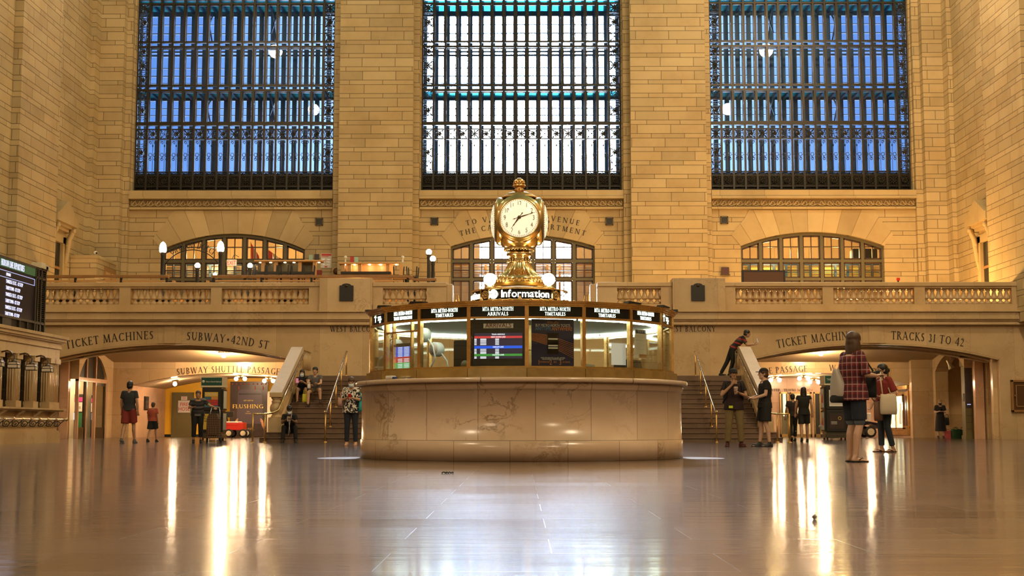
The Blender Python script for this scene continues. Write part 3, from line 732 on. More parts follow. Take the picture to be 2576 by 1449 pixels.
# ---------- arched balcony windows and the rooms behind ----------
M['room']=stone('cream_room_stone',(.82,.66,.44),H=1.1,h2=0,W=1.6,rough=.5,jw=.01,var=.1,vein=.5)
YL=58.5
for i,(xc,hs,zs,zc) in enumerate(LUN):
    t=thing('window_%d'%(i+7),'%s wide arched balcony window with olive mullions'%nm3[i],None,(xc,YL,ZB)); t['kind']='structure'
    s=zc-zs; R=(hs*hs+s*s)/(2*s)
    az=lambda x: zc-R+sqrt(max(0,R*R-(x-xc)**2))
    m=MB(); N=7; cw=2*hs/N; ZT1,ZT0=PZ(654,YL),PZ(661,YL); ZL0,ZL1=PZ(700,YL),PZ(706,YL)
    for k in range(N+1):
        x=xc-hs+cw*k; b=.13
        m.box(max(xc-hs,x-b/2),min(xc+hs,x+b/2),YL-.1,YL+.1,ZB,az(min(max(x,xc-hs+.05),xc+hs-.05))+.01)
    m.box(xc-hs,xc+hs,YL-.085,YL+.085,ZT0,ZT1); m.box(xc-hs,xc+hs,YL-.085,YL+.085,ZL1,ZL0)
    A=arc_pts(xc,hs,zs,zc,30); m.strip([(p[0],p[1]-.12) for p in A],A,YL-.115,YL+.09)
    m.build('mullions',M['olive'],t)
    m=MB(); gl=.035
    for k in range(N):
        xa,xb=xc-hs+cw*k+.085,xc-hs+cw*(k+1)-.085; xm=(xa+xb)/2
        za=ZT1+.02; ta,tb,tm=az(xa)-.13,az(xb)-.13,az(xm)-.13
        def frame(pa,pb,w): m.bar((pa[0],YL,pa[1]),(pb[0],YL,pb[1]),w,.08)
        frame((xa,za),(xb,za),.08); frame((xa,za),(xa,max(ta,za+.1)),.08); frame((xb,za),(xb,max(tb,za+.1)),.08); frame((xa,max(ta,za+.1)),(xb,max(tb,za+.1)),.09)
        frame((xm,za),(xm,tm),gl); zm=PZ(621.5,YL); 
        if zm<min(ta,tb): frame((xa,zm),(xb,zm),gl)
        elif zm<max(ta,tb):
            fx=(zm-ta)/(tb-ta); xx=xa+(xb-xa)*fx; frame((xx,zm),((xb if tb>ta else xa),zm),gl)
        for (zl,zh) in ((ZL0+.02,ZT0-.02),(ZB+.1,ZL1-.02)):
            frame((xa,zl),(xb,zl),.08); frame((xa,zh),(xb,zh),.08); frame((xa,zl),(xa,zh),.08); frame((xb,zl),(xb,zh),.08)
            frame((xm,zl),(xm,zh),gl); frame((xa,(zl+zh)/2),(xb,(zl+zh)/2),gl)
    m.build('sash',M['sash'],t)
    m=MB(); m.strip([(p[0],ZB) for p in A],A,YL+.03,YL+.04); m.build('glazing',M['glass'],t)
    # room behind
    v=MB(); XA,XB=xc-hs-.8,xc+hs+.8; YB=64.0 if i!=1 else 63.0; zt=zc+1.2
    v.box(XA-.2,XA,59.1,YB,ZB-.3,zt); v.box(XB,XB+.2,59.1,YB,ZB-.3,zt); v.box(XA,XB,59.1,YB,zt,zt+.1); v.box(XA,XB,59.0,YB,ZB-.3,ZB)
    zband=PZ(668,YB)
    if i!=1: v.box(XA,XB,YB,YB+.2,ZB,zt)
    else:
        v.box(XA,-1.9+.0,YB,YB+.2,ZB,zt); v.box(2.35,XB,YB,YB+.2,ZB,zt); v.box(-1.9,2.35,YB,YB+.2,PZ(690,YB),PZ(664,YB)); v.box(-1.9,2.35,YB,YB+.2,PZ(597,YB),zt)
    struct('wall_balcony_room_%s'%nm3[i],v,M['room'],'cream stone room seen through the %s arched balcony window'%nm3[i])
    lamp('balcony_room_light',(xc-hs*.45,60.6,zs-.1),(300,110,260)[i],WARM,.15); lamp('balcony_room_light',(xc+hs*.5,60.6,zs-.1),(300,110,260)[i],WARM,.15)
    # glazed screen deeper in the room with slatted shades
    v=MB(); YS=61.2; zsb=PZ(668,YS)
    v.box(XA,XB,YS,YS+.1,zsb,zsb+.16); 
    for q in range(15): x=XA+(XB-XA)*q/14; v.box(x-.05,x+.05,YS,YS+.1,ZB,zsb)
    v.box(XA,XB,YS+.0,YS+.06,PZ(686,YS),PZ(684,YS)); o=struct('window_%d'%(i+10),v,M['wood'] if i==1 else M['slate'],'glazed screen inside the %s balcony room'%nm3[i])
    b=MB()
    for q in range(16):
        z=zsb-.04-q*.055; b.box(XA,XB,YS+.12,YS+.15,z-.035,z)
    b.build('slatted_shade',(flat('shade_%d'%i,((.36,.38,.42),(.45,.40,.38),(.52,.48,.10))[i],.6)),o)
# ---------- inscriptions on the walls ----------
def wall_text(name,s,place,size,parent,gap=.12,sx=1.0,mat=None,label=None):
    v=MB(); letters(v,s,place,size,gap,sx,.012); o=v.build(name,mat or M['ink'],parent); 
    if label: o['label']=label
    return o
LW=bpy.data.objects['wall_west_lower']; UW=bpy.data.objects['wall_west']
sc=YA/FPX
def arch_line(arc,r0=.0):
    xc,hs,zs,zc=arc; s=zc-zs; R=(hs*hs+s*s)/(2*s); return xc,zc-R,R
# curved lines above the wide arches: (text, middle px, height px)
for s,k,pxm,ybase,size,wpx,a_px in (('TICKET MACHINES',0,276,0,.29,222,0),('SUBWAY*42ND ST',0,572,0,.29,208,0),('TICKET MACHINES',1,2056,0,.29,204,0),('TRACKS 31 TO 42',1,2333,0,.29,182,0)):
    xc,zc,R=arch_line(ARC[k]); 
    x=PX(pxm,YA,860); off={276:.17,572:.13,2056:.15,2333:.15}[pxm]
    Rr=R+off; a0=math.asin((x-xc)/Rr); W=wpx*sc; sx_=W/(text_w(s)*size)
    wall_text('inscription',s,arc_at(xc,zc,Rr,YA-.002,a0),size,LW,sx=sx_)
zb=PZ(834.5,YA)
wall_text('inscription','WEST BALCONY',line_at(PX(893,YA,830),YA-.002,zb),.20,LW,sx=126*sc/(text_w('WEST BALCONY')*.20))
wall_text('inscription','WEST BALCONY',line_at(PX(1737,YA,830),YA-.002,zb),.20,LW,sx=126*sc/(text_w('WEST BALCONY')*.20))
xc,hs,zs,zc=LUN[1]; s_=zc-zs; Rw=(hs*hs+s_*s_)/(2*s_); 
for s,off,size,half in (('TO VANDERBILT AVENUE',.66,.22,144),('THE CAMPBELL APARTMENT',.29,.22,160)):
    R=Rw+off; wall_text('inscription',s,arc_at(xc,zc-Rw,R,YW-.033),size,UW,gap=.34,sx=2*half/FPX*58.2/(text_w(s,.34)*size))

# ---------- vestibules beyond the wide arches ----------
Y2=55.0
IN=[(-11.80,3.87,PZ(969,Y2),PZ(938.5,Y2)),(11.80,3.87,PZ(969,Y2),PZ(938.5,Y2))]
ZV=PZ(912,Y2); ZV0=3.9
for k,(sg,nm) in enumerate(((-1,'left'),(1,'right'))):
    xc,hs,zs,zc=IN[k]; xo=16.35*sg; xi=7.9*sg
    mb=MB(); wall_with_arch(mb,min(xo,xi)-.3,max(xo,xi)+.3,[IN[k]],Y2,Y2+.5,ZV+.02)
    o=struct('wall_%s_vestibule_end'%nm,mb,M['marble'],'marble end wall of the %s vestibule with a low arch'%nm)
    if sg<0:
        s_=zc-zs; Rv=(hs*hs+s_*s_)/(2*s_); t='SUBWAY SHUTTLE PASSAGE'
        wall_text('inscription',t,arc_at(PX(574,Y2,930),zc-Rv*1.25,Rv*1.25+.03,Y2-.002),.255,o,sx=259/FPX*Y2/(text_w(t)*.255))
    else:
        s_=zc-zs; Rv=(hs*hs+s_*s_)/(2*s_); a=PX(2050,Y2,930)
        for t,pm,w_,r0 in (('SUBWAY SHUTTLE PASSAGE',1906,250,.05),('WAITING ROOM',2160,150,.09)):
            R=Rv*1.25; wall_text('inscription',t,arc_at(a,zc-R,R+r0,Y2-.002,math.asin((PX(pm,Y2,930)-a)/R)),.25,o,sx=w_/FPX*Y2/(text_w(t)*.25))
    # sloping plaster ceiling of the vestibule
    v=MB(); v.prism([(49.95,ZV0),(Y2+.1,ZV),(Y2+.1,ZV+.15),(49.95,ZV0+.15)],min(xo,xi)-.3,max(xo,xi)+.3,'x'); struct('ceiling_%s_vestibule'%nm,v,M['plaster'],'cream plaster ceiling of the %s vestibule'%nm)
    v=MB(); v.box(min(xi,xi-.3*sg),max(xi,xi-.3*sg),50,62,0,ZV0); struct('wall_%s_vestibule_inner'%nm,v,M['marble'],'inner side wall of the %s vestibule'%nm)
    # outer side wall with an arched opening
    ya,yb=50.73,54.27; zsA,zcA=PZ(955,53),PZ(893,53)
    v=MB(); A=arc_pts((ya+yb)/2,(yb-ya)/2,zsA-.05 if sg<0 else PZ(932,53),zcA,18)
    x0,x1=min(xo,xo+sg*.5),max(xo,xo+sg*.5)
    v.box(x0,x1,50.0,ya,3.05,4.1); v.box(x0,x1,yb,Y2+.05,0,4.1); v.strip(A,[(p[0],4.1) for p in A],x0,x1,'x')
    v.box(min(17.02*sg,17.4*sg),max(17.02*sg,17.4*sg),50.3,50.9,0,4.1)
    struct('wall_%s_vestibule_outer'%nm,v,M['marble'],'outer side wall of the %s vestibule with an arched opening'%nm)
    # pier of the second order just inside the arch
    v=MB(); v.box(min(sg*16.66,sg*16.98),max(sg*16.66,sg*16.98),50.5,50.75,0,3.05); struct('trim_%d'%(20+k),v,M['pink'],'pinkish marble pier just inside the %s wide arch'%nm)
    v=MB(); v.box(min(sg*16.0,sg*17.2),max(sg*16.0,sg*17.2),50.1,50.5,2.95,4.2); 
    A=arc_pts(ARC[k][0],4.43,ARC[k][2],ARC[k][3]-.06,40); v.strip([(p[0],p[1]-.10) for p in A],[(p[0],p[1]+.3) for p in A],50.1,50.5); struct('trim_%d'%(22+k),v,M['plaster'],'plaster lintel behind the rim of the %s wide arch'%nm)
    # passage beyond the low arch
    YP=60.6
    v=MB(); xw=xc+sg*hs; v.box(min(xw,xw+.3*sg),max(xw,xw+.3*sg),Y2+.5,YP,0,zs+.05); struct('wall_%s_passage'%nm,v,M['pink'],'pinkish marble side wall of the %s passage'%nm)
    v=MB(); A=arc_pts(xc,hs,zs,zc,24); v.strip(A,[(p[0],p[1]+.1) for p in A],Y2+.45,YP,'y'); struct('ceiling_%s_passage'%nm,v,M['plaster'],'shallow vaulted ceiling of the %s passage'%nm)
    v=MB(); v.box(xc-hs-.3,xc+hs+.6,YP,YP+.2,0,zc+.3); struct('wall_%s_passage_end'%nm,v,M['yellow'] if sg<0 else M['pink'],('yellow painted end wall of the left passage' if sg<0 else 'pale marble end wall of the right passage'))
PE=bpy.data.objects['wall_right_passage_end']
t='LANCASTER'; 
for t,pm,w_ in (('STAMFORD LANCASTER',1908,110),('TRACKS 36 TO 42>',2008,72)):
    wall_text('inscription',t,line_at(PX(pm,60.58,980),60.58,PZ(984.5,60.58)),.11,PE,sx=w_/FPX*60.58/(text_w(t)*.11))
v=MB(); v.box(PX(403,60.58),PX(455,60.58),60.56,60.6,0,.11); v.box(PX(490,60.58),PX(585,60.58),60.56,60.6,0,.11); struct('baseboard_left',v,M['dark'],'black skirting of the yellow wall')

# ---------- globes on the ceilings ----------
M['bulb']=glow('lit_lamp_glass',(1.0,.86,.66),40)
def passage_lamp(px,py,Y,n,label,pw):
    x,z=P(px,py,Y); t=thing('ceiling_lamp',label,'ceiling lamp',(x,Y,z),0,'passage ceiling lamps')
    v=MB(); v.lathe([(0,.17),(.13,.17),(.16,.13),(.10,.09),(.05,.05),(0,.05)],(0,0,0),16); v.tube([(0,0,.10),(0,0,.34)],.02,6); v.build('ceiling_plate',M['brass_dull'],t,world=False)
    for q in range(n):
        dx=(q-(n-1)/2)*.36; b=MB(); b.ball((dx,0,0),.085,12,8); b.build('lamp_globe',M['bulb'],t,world=False)
        lamp('lamp_light',(x+dx,Y,z),pw,TUNG,.10)
        b=MB(); b.tube([(0,0,.1),(dx,0,.08)],.02,6); b.build('arm',M['brass_dull'],t,world=False)
    return t
def bowl_lamp(px,py,Y,label,pw):
    x,z=P(px,py,Y); t=thing('ceiling_lamp',label,'ceiling lamp',(x,Y,z),0,'vestibule ceiling lamps')
    v=MB(); v.lathe([(0,.16),(.19,.15),(.21,.11),(.17,.07),(.10,.05),(0,.05)],(0,0,0),20)
    for q in range(14): a=q*2*pi/14; v.ball((.19*cos(a),.19*sin(a),.10),.035,6,5)
    v.tube([(0,0,.14),(0,0,.33)],.015,6)
    v.build('lamp_rim',M['brass_dull'],t,world=False)
    b=MB(); b.ball((0,0,0),.10,14,9,1,1,1.15); b.build('lamp_globe',M['bulb'],t,world=False); lamp('lamp_light',(x,Y,z-.03),pw,TUNG,.125)
bowl_lamp(563,893,53,'lit ribbed ceiling lamp above the passage with the yellow wall',1700)
bowl_lamp(2065,888,53,'lit ribbed ceiling lamp in the right hand vestibule',1100)
passage_lamp(440,966,57.0,1,'single lit lamp under the low arch left of the kiosk with green header',300)
passage_lamp(605,953,57.0,2,'pair of lit lamps above the flushing poster',210)
passage_lamp(676,958,57.0,2,'pair of lit lamps hidden behind the left stair parapet',180)
passage_lamp(2022,952,57.0,2,'pair of lit lamps above the two dark walking figures',210)
passage_lamp(1950,956,57.0,2,'pair of lit lamps behind the man in the black cap',180)
passage_lamp(2186,962,57.0,1,'single lit lamp behind the woman in the plaid shirt',300)
passage_lamp(2048,961,59.5,2,'small pair of far lamps under the right passage ceiling',40)
# ---------- twin stair flights ----------
NR=14; ZL=PZ(945,43.0); RH=ZL/NR; Y0=38.9; TR=(43.0-Y0)/(NR-1)
M['slab']=stone('pale_coping_marble',(.74,.64,.52),H=60,h2=0,W=3,rough=.35,jw=.006,var=.05,vein=.2,bump=.05,zoff=20)
for sg,nm in ((-1,'left'),(1,'right')):
    v=MB()
    for k in range(NR-1):
        xo={0:7.38,1:7.28}.get(k,6.87); a,b=sorted((sg*xo,sg*3.0))
        y=Y0+TR*k; v.box(a,b,y,43.3,RH*k,RH*(k+1)-.03); v.box(a,b,y-.035,43.3,RH*(k+1)-.03,RH*(k+1))
    st=struct('floor_stairs_%s'%nm,v,M['stair'],'brown stone steps of the %s stair flight'%nm)
    t=thing('stair_parapet','sloping marble parapet with pale coping on the outer side of the %s stair flight'%nm,'parapet',(sg*7.0,39.6,0))
    xa,xb=sorted((sg*7.15,sg*6.87)); yb,yt=39.35,43.0; zb,zt=PZ(985,yb),PZ(872,yt)
    sl=(zt-zb)/(yt-yb)
    v=MB(); v.prism([(yb+.28,zb-.16+sl*.28),(yt+.1,zt-.10),(yt+.1,zt-.34),(yb+.28,zb-.42+sl*.28)],xa+.03,xb-.03,'x'); 
    v.prism([(yb+.28,RH*2),(yb+.28,.42+sl*.28),(yt+.1,ZL+.32),(yt+.1,1.0)],xa+.03,xb-.03,'x'); v.build('string_wall',M['marble_plain'],t)
    v=MB(); v.prism([(yb-.06,zb-.15),(yb-.06,zb-.02),(yb+.05,zb+.02),(yt-.1,zt-.02),(yt+.12,zt),(yt+.12,zt-.14)],xa-.04,xb+.04,'x'); v.build('coping',M['slab'],t)
    for k in range(12):
        q=(k+.5)/12; y=yb+.35+(yt-yb-.3)*q; z0=.42+sl*(y-yb)+.05-.02; z1=zb-.38+sl*(y-yb)
        v=MB(); hh=z1-z0; v.lathe([(.07,0),(.05,.1*hh),(.10,.35*hh),(.05,.75*hh),(.07,hh)],((xa+xb)/2,y,z0),10); v.build('baluster',M['marble_plain'],t)
    # bulbous newel at the foot
    xm=(xa+xb)/2; yn=yb+.12; s=MB(); b0=RH*2
    s.box(xm-.20,xm+.20,yn-.2,yn+.2,b0,PZ(1050,yn)); s.build('newel_base',M['marble_plain'],t)
    z0,z1=PZ(1050,yn),zb-.15
    s=MB(); H=z1-z0; s.lathe([(.15,0),(.15,.05*H),(.12,.12*H),(.14,.18*H),(.16,.25*H),(.185,.36*H),(.19,.48*H),(.17,.60*H),(.12,.70*H),(.14,.74*H),(.14,.80*H),(.10,.84*H),(.15,.92*H),(.16,H)],(xm,yn,z0),20); s.build('newel_vase',M['marble_plain'],t)
    s=MB(); s.bbox(xm-.17,xm+.17,yn-.19,yn+.19,zb-.16,zb-.03,.01); s.build('newel_cap',M['marble_plain'],t)
    # parapet running back along the landing
    t2=thing('landing_parapet','short marble parapet with carved panel beside the landing of the %s stair'%nm,'parapet',(xm,44,ZL))
    v=MB(); v.box(xa+.03,xb-.03,43.16,44.9,ZL,ZL+.88); v.build('panel',M['marble_plain'],t2)
    v=MB(); v.box(xa-.02,xb+.02,43.16,45.0,ZL+.82,ZL+.93); v.build('coping',M['marble_plain'],t2)
    v=MB()
    for q in range(9): v.lathe([(.03,0),(.05,.25),(.03,.5)],(sg*6.88,43.4+q*.17,ZL+.22),8)
    v.build('carved_panel',M['marble_plain'],t2)
    # wall rail that curls out past the newel
    t3=thing('brass_handrail','brass wall handrail along the %s stair parapet, curling out over two floor posts'%nm,'handrail',(sg*6.8,38.7,0),0)
    x=sg*6.80; r=.028; zz=lambda y: zb-.22+sl*(y-yb)
    xe=sg*abs(PX(641,38.55)); xp=sg*abs(PX(671,38.7))
    pts=[(x,yt+.25,zz(yt)+.06),(x,yt,zz(yt))]+[(x,y,zz(y)) for y in (42,41,40,39.6)]+[(sg*6.83,39.35,zz(39.6)-.16),(sg*6.9,39.1,.91),(sg*7.02,38.85,.83),(xp,38.7,.80),(xe,38.55,.80)]
    v=MB(); v.tube(pts,r,8); v.build('rail',M['brass'],t3)
    for xx,yy in ((xe,38.55),(xp,38.7)):
        v=MB(); v.tube([(xx,yy,0.0),(xx,yy,.80)],.026,8); v.lathe([(.07,0),(.06,.02),(.03,.03)],(xx,yy,0),12); v.build('post',M['brass_dull'],t3)
    v=MB()
    for y in (42.6,41.6,40.7,39.8): v.tube([(x,y,zz(y)-.03),(sg*6.87,y,zz(y)-.08)],.012,6); v.ball((x,y,zz(y)-.03),.03,6,5)
    v.build('bracket',M['bronze'],t3)
    # free standing middle rail
    t4=thing('brass_handrail','free standing brass handrail in the middle of the %s stair flight'%nm,'handrail',(sg*5.5,38.75,0))
    x=sg*5.5; ys=[38.75,39.75,40.9,42.05,43.25]
    ztop=[.83,None,None,None,PZ(884,43.25)]; s2=(ztop[4]-.83)/(43.25-38.9)
    zr=lambda y: .83+s2*(y-38.9)
    v=MB(); v.tube([(x,38.62,.86),(x,38.75,.82),(x,38.9,.84)]+[(x,y,zr(y)) for y in (39.5,41,42.6,43.25)]+[(x,43.4,zr(43.25))],.027,8); v.ball((x,38.62,.86),.035,8,6); v.build('rail',M['brass'],t4)
    for y in ys:
        k=min(NR,max(0,int(floor((y-Y0)/TR))+1)) if y>Y0 else 0
        v=MB(); v.tube([(x,y,RH*k if k<NR else ZL),(x,y,max(.8,zr(y)))],.024,8); v.lathe([(.06,0),(.05,.02),(.03,.03)],(x,y,RH*k if k<NR else ZL),12); v.build('post',M['brass_dull'],t4)
v=MB(); v.box(-6.9,6.9,43.0,49.1,ZL-.25,ZL); v.box(-3.0,3.0,42.0,43.2,0,ZL-.2); struct('floor_landing',v,M['stair'],'stone stair landing between the two flights')
# upper central flight with curled rail ends, glimpsed above the booth
for sg,nm,a in ((-1,'left',1124),(1,'right',1500)):
    t=thing('stair_rail','curled marble and brass rail end at the balcony stair, %s of the clock'%nm,'handrail',(sx(a)+sg*-.1,49.2,ZD-.3))
    v=MB(); x=sx(a); 
    v.bbox(min(x,x-sg*.22),max(x,x-sg*.22),48.9,49.45,ZD-.25,ZR-.06,.02); v.build('end_scroll',M['marble_plain'],t)
    v=MB(); v.tube([(x-sg*.25,48.8,ZD-.4),(x-sg*.3,48.8,ZR-.45),(x-sg*.42,48.8,ZR-.5),(x-sg*.5,48.8,ZD-.45)],.035,8); v.build('brass_rail',M['brass_dull'],t)
# ---------- information booth ----------
BC=(0.01,20.2); RB=2.33; RG=2.2; NP=18; A_OFF=radians(1.8)
AP=RG*cos(pi/NP); FY0=BC[1]-AP
bz=lambda y: PZ(y,FY0)
M['signblack']=flat('black_sign_glass',(.012,.013,.012),.12)
M['sign']=glow('backlit_white_letter',(.86,1.0,.80),3.2)
M['tube']=glow('fluorescent_tube',(.86,1.0,.84),13)
M['boothglass']=glassy('booth_window_glass',(.97,.99,.96),.06,.01)
M['boothwall']=flat('booth_inner_lining',(.42,.38,.26),.5)
bt=thing('information_booth','round marble and brass information booth with lit black signs under the clock','booth',(BC[0],BC[1],0))
v=MB(); zc0,zs0,zs1=PZ(978,17.87),PZ(961,17.8),PZ(948.5,17.79)
v.lathe([(2.345,0),(2.345,.265),(RB,.27),(RB,zc0-.01),(RB+.02,zc0),(RB+.02,zc0+.02),(RB+.035,zc0+.05),(RB+.03,zs0)],(*BC,0),128); v.build('marble_drum',M['marble_booth'],bt)
v=MB(); v.lathe([(RB-.1,zs0),(2.41,zs0),(2.425,zs0+.012),(2.425,zs1-.012),(2.41,zs1),(1.6,zs1+.01)],(*BC,0),128); v.build('counter_slab',M['marble_slab'],bt)
def facet(k):
    """frame of facet k: x along the facet, -y outward, z up"""
    a=A_OFF+(k+.5)*2*pi/NP
    return a, Matrix.Translation((BC[0]+AP*sin(a),BC[1]-AP*cos(a),0))@Matrix.Rotation(a,4,'Z')
FW_=2*RG*sin(pi/NP); hw=FW_/2
zb0,zb1,zg0,zg1,zt1,zsg0,zsg1,zc1,zc2=zs1,bz(925),bz(921),bz(801),bz(797),bz(796),bz(771),bz(767),bz(757)
# base box, sills, posts, transoms and cornice
for nm,fn,mat in (
 ('base_panel',lambda m,k:(m.box(-hw-.01,hw+.01,-.075,.06,zb0,zb1-.012),m.box(-hw-.01,hw+.01,-.03,.06,zb1-.012,zb1+.01)),M['brass']),
 ('window_sill',lambda m,k:m.box(-hw,hw,-.035,.05,zb1,zg0),M['brass_dull']),
 ('transom',lambda m,k:(m.box(-hw,hw,-.03,.03,zg1,zt1+.005),m.box(-hw,hw,-.04,.02,zsg1,zc1)),M['copper']),
 ('cornice',lambda m,k:(m.box(-hw-.01,hw+.01,-.06,.10,zc1,zc1+.025),m.box(-hw-.015,hw+.015,-.085,.10,zc1+.025,zc2-.012),m.box(-hw-.02,hw+.02,-.10,.10,zc2-.012,zc2)),M['copper'])):
    m=MB()
    for k in range(NP): a,m.M=facet(k); fn(m,k)
    m.M=None; m.build(nm,mat,bt)
for k in range(NP):
    a=A_OFF+k*2*pi/NP; x,y=BC[0]+RG*sin(a),BC[1]-RG*cos(a)
    m=MB(); m.M=Matrix.Translation((x,y,0))@Matrix.Rotation(a,4,'Z'); m.box(-.026,.026,-.035,.03,zb1,zc1); m.build('post',M['copper'],bt)
m=MB(); a,m.M=facet(-3)
for q in (.22,.76): m.box(-hw+2*hw*q-.012,-hw+2*hw*q+.012,-.025,.02,zg0,zg1)
m.box(-hw,hw,-.025,.02,zg0+(zg1-zg0)*.78,zg0+(zg1-zg0)*.81); m.build('window_muntin',M['copper'],bt)
SIG={-4:('info',),-3:('MTA METRO-NORTH','TRAIN INFORMATION'),-2:('MTA METRO-NORTH','TIMETABLES'),-1:('MTA METRO-NORTH','ARRIVALS'),0:('MTA METRO-NORTH','TIMETABLES'),1:('MTA METRO-NORTH','TIMETABLES'),2:('MTA METRO-NORTH','TIMETABLES'),3:('info',)}
for k in range(-9,9):
    a,MF=facet(k)
    m=MB(); m.M=MF; m.box(-hw+.02,hw-.02,-.012,.03,zt1,zsg1); sp=m.build('sign_panel',M['signblack'],bt)
    m=MB(); m.M=MF; m.box(-hw+.02,hw-.02,-.004,.004,zg0,zg1); m.build('window_pane',M['boothglass'],bt)
    if k in SIG:
        m=MB(); L=SIG[k]; zm=(zt1+zsg1)/2; hgt=zsg1-zt1
        if L[0]=='info':
            for q,(s_,sx_) in enumerate((('CUSTOMER',.02),('ASSISTANCE',.04),('DESK',.03))):
                letters(m,s_,lambda u,q=q: MF@Matrix.Translation((u+.03+.02*q,-.013,zm+.018-.034*q)),.026,sx=.8,d=.003)
            m.M=MF@Matrix.Translation((-.17,-.013,zm-.03)); m.ball((0,0,.075),.018,8,6); m.box(-.012,.012,-.003,0,0,.05); m.M=None
        else:
            for q,(s_,sz,fx) in enumerate(((L[0],.050,.37),(L[1],.046,.25 if len(L[1])<13 else .37))):
                wd=fx*1.12; letters(m,s_,lambda u,q=q: MF@Matrix.Translation((u,-.013,zm+.012-.062*q)),sz,gap=.08,sx=wd/(text_w(s_,.08)*sz),d=.004)
        m.build('sign_lettering',M['sign'],sp)
# roof, inner ceiling, floor and lighting inside
m=MB(); m.lathe([(RG+.02,zc2-.02),(1.2,zc2+.06),(.6,zc2+.10),(0,zc2+.10)],(*BC,0),36,a0=A_OFF,a1=A_OFF+2*pi,sm=False); m.build('roof',M['brass_dull'],bt)
m=MB(); m.lathe([(RG-.06,zt1+.02),(1.9,zt1+.12),(0,zt1+.12)],(*BC,0),36,sm=False); m.build('inner_ceiling',M['boothwall'],bt)
m=MB(); m.lathe([(RG-.08,zs1+.02),(1.5,zs1+.02),(1.5,.0)],(*BC,0),36,sm=False); m.build('work_top',M['boothwall'],bt)
for k in range(NP):
    a,MF=facet(k); m=MB(); m.M=MF; m.box(-hw+.06,hw-.06,.14,.20,zg1-.005,zg1+.03); m.build('fluorescent_tube',M['tube'],bt)
# central column of cabinets under the clock
m=MB(); m.lathe([(.46,0),(.46,zt1+.1)],(*BC,0),12,sm=False); m.lathe([(.5,1.55),(.5,1.62)],(*BC,0),12,sm=False); m.build('centre_column',M['brass_dull'],bt)
# cresting along the eaves
m=MB(); rc=1.02
for k in range(44):
    a=k*2*pi/44; c=(BC[0]-.02+rc*sin(a),BC[1]-rc*cos(a)); z=zc2+.02
    if k%4==0:
        m.lathe([(.018,0),(.035,.02),(.022,.05),(.028,.07),(.0,.12)],(c[0],c[1],z+.045),8)
    else:
        m.tube([(c[0]+.05*cos(a)*cos(q*.55)*(1-q/14),c[1]+.05*sin(a)*cos(q*.55)*(1-q/14),z+.075+.05*sin(q*.55)*(1-q/14)) for q in range(11)],.011,5)
m.lathe([(rc-.02,zc2+.01),(rc-.02,zc2+.055),(rc+.02,zc2+.055),(rc+.02,zc2+.01)],(BC[0]-.02,BC[1],0),60); m.build('cresting',M['brass_dull'],bt)
for k in range(-5,6):   # hinge plates seen dark on the cornice corners
    if k in (-4,-3,-2,2,3,4):
        a=A_OFF+k*2*pi/NP; m=MB(); m.M=Matrix.Translation((BC[0]+RG*sin(a),BC[1]-RG*cos(a),zc2))@Matrix.Rotation(a,4,'Z'); m.prism([(-.13,0),(.13,0),(.13,.02),(-.1,.035)],-.1,0); m.build('roof_flap',M['dark'],bt)

# ---------- four faced opal clock ----------
CX_=-.02; CY_=20.2; pzc=lambda y: PZ(y,CY_); pr=lambda r: r*20.2/FPX
zk=lambda y,dy=0: PZ(y,CY_-dy)
ck=thing('clock','brass four faced clock with opal dials and acorn finial on top of the booth','clock',(CX_,CY_,zc2+.10))
def L(prof,name,mat,n=32,par=ck):
    m=MB(); m.lathe([(pr(r),pzc(y)) for r,y in prof],(CX_,CY_,0),n); return m.build(name,mat,par)
# ring with the word information
rr=pr(121); zr0,zr1=PZ(752,CY_-rr),PZ(725,CY_-rr)
m=MB(); m.lathe([(rr-.03,zr0-.02),(rr+.015,zr0-.015),(rr+.015,zr0),(rr-.012,zr0+.004),(rr-.012,zr1-.004),(rr+.012,zr1),(rr+.012,zr1+.014),(rr-.06,zr1+.02),(.3,zr1+.03)],(CX_,CY_,0),72); m.build('sign_ring',M['brass_dull'],ck)
m=MB(); m.lathe([(rr-.010,zr0+.004),(rr-.010,zr1-.004)],(CX_,CY_,0),72); sg=m.build('dark_sign_band',M['signblack'],ck)
M['signwarm']=glow('warm_backlit_letter',(1.0,.93,.78),5)
def ring_text(s,ang,size,zoff,name='sign_lettering'):
    """sans letters laid one by one round the ring"""
    tot=0; ws=[]
    c=bpy.data.curves.new('t','FONT')
    for ch in s:
        c.body=ch; o=bpy.data.objects.new('t',c); COL.objects.link(o); bpy.context.view_layer.update(); ws.append(max(o.dimensions.x*size*1.0,size*.10)+size*.075); bpy.data.objects.remove(o)
    tot=sum(ws); u=-tot/2
    for ch,w_ in zip(s,ws):
        a=ang+(u+w_/2)/rr; o=sans(ch,size,M['signwarm'],name,.012,parent=sg); u+=w_
        me=o.data; xs=[q.co.x for q in me.vertices]; mid=(max(xs)+min(xs))/2
        for q in me.vertices: q.co.x-=mid
        p=Vector((CX_+rr*sin(a),CY_-rr*cos(a),zr0+zoff)); o.location=p-ck.location; o.rotation_euler=(0,0,a)
for c_ang in (radians(8),radians(98),radians(-82)):
    ring_text('Information',c_ang,.155,.028)
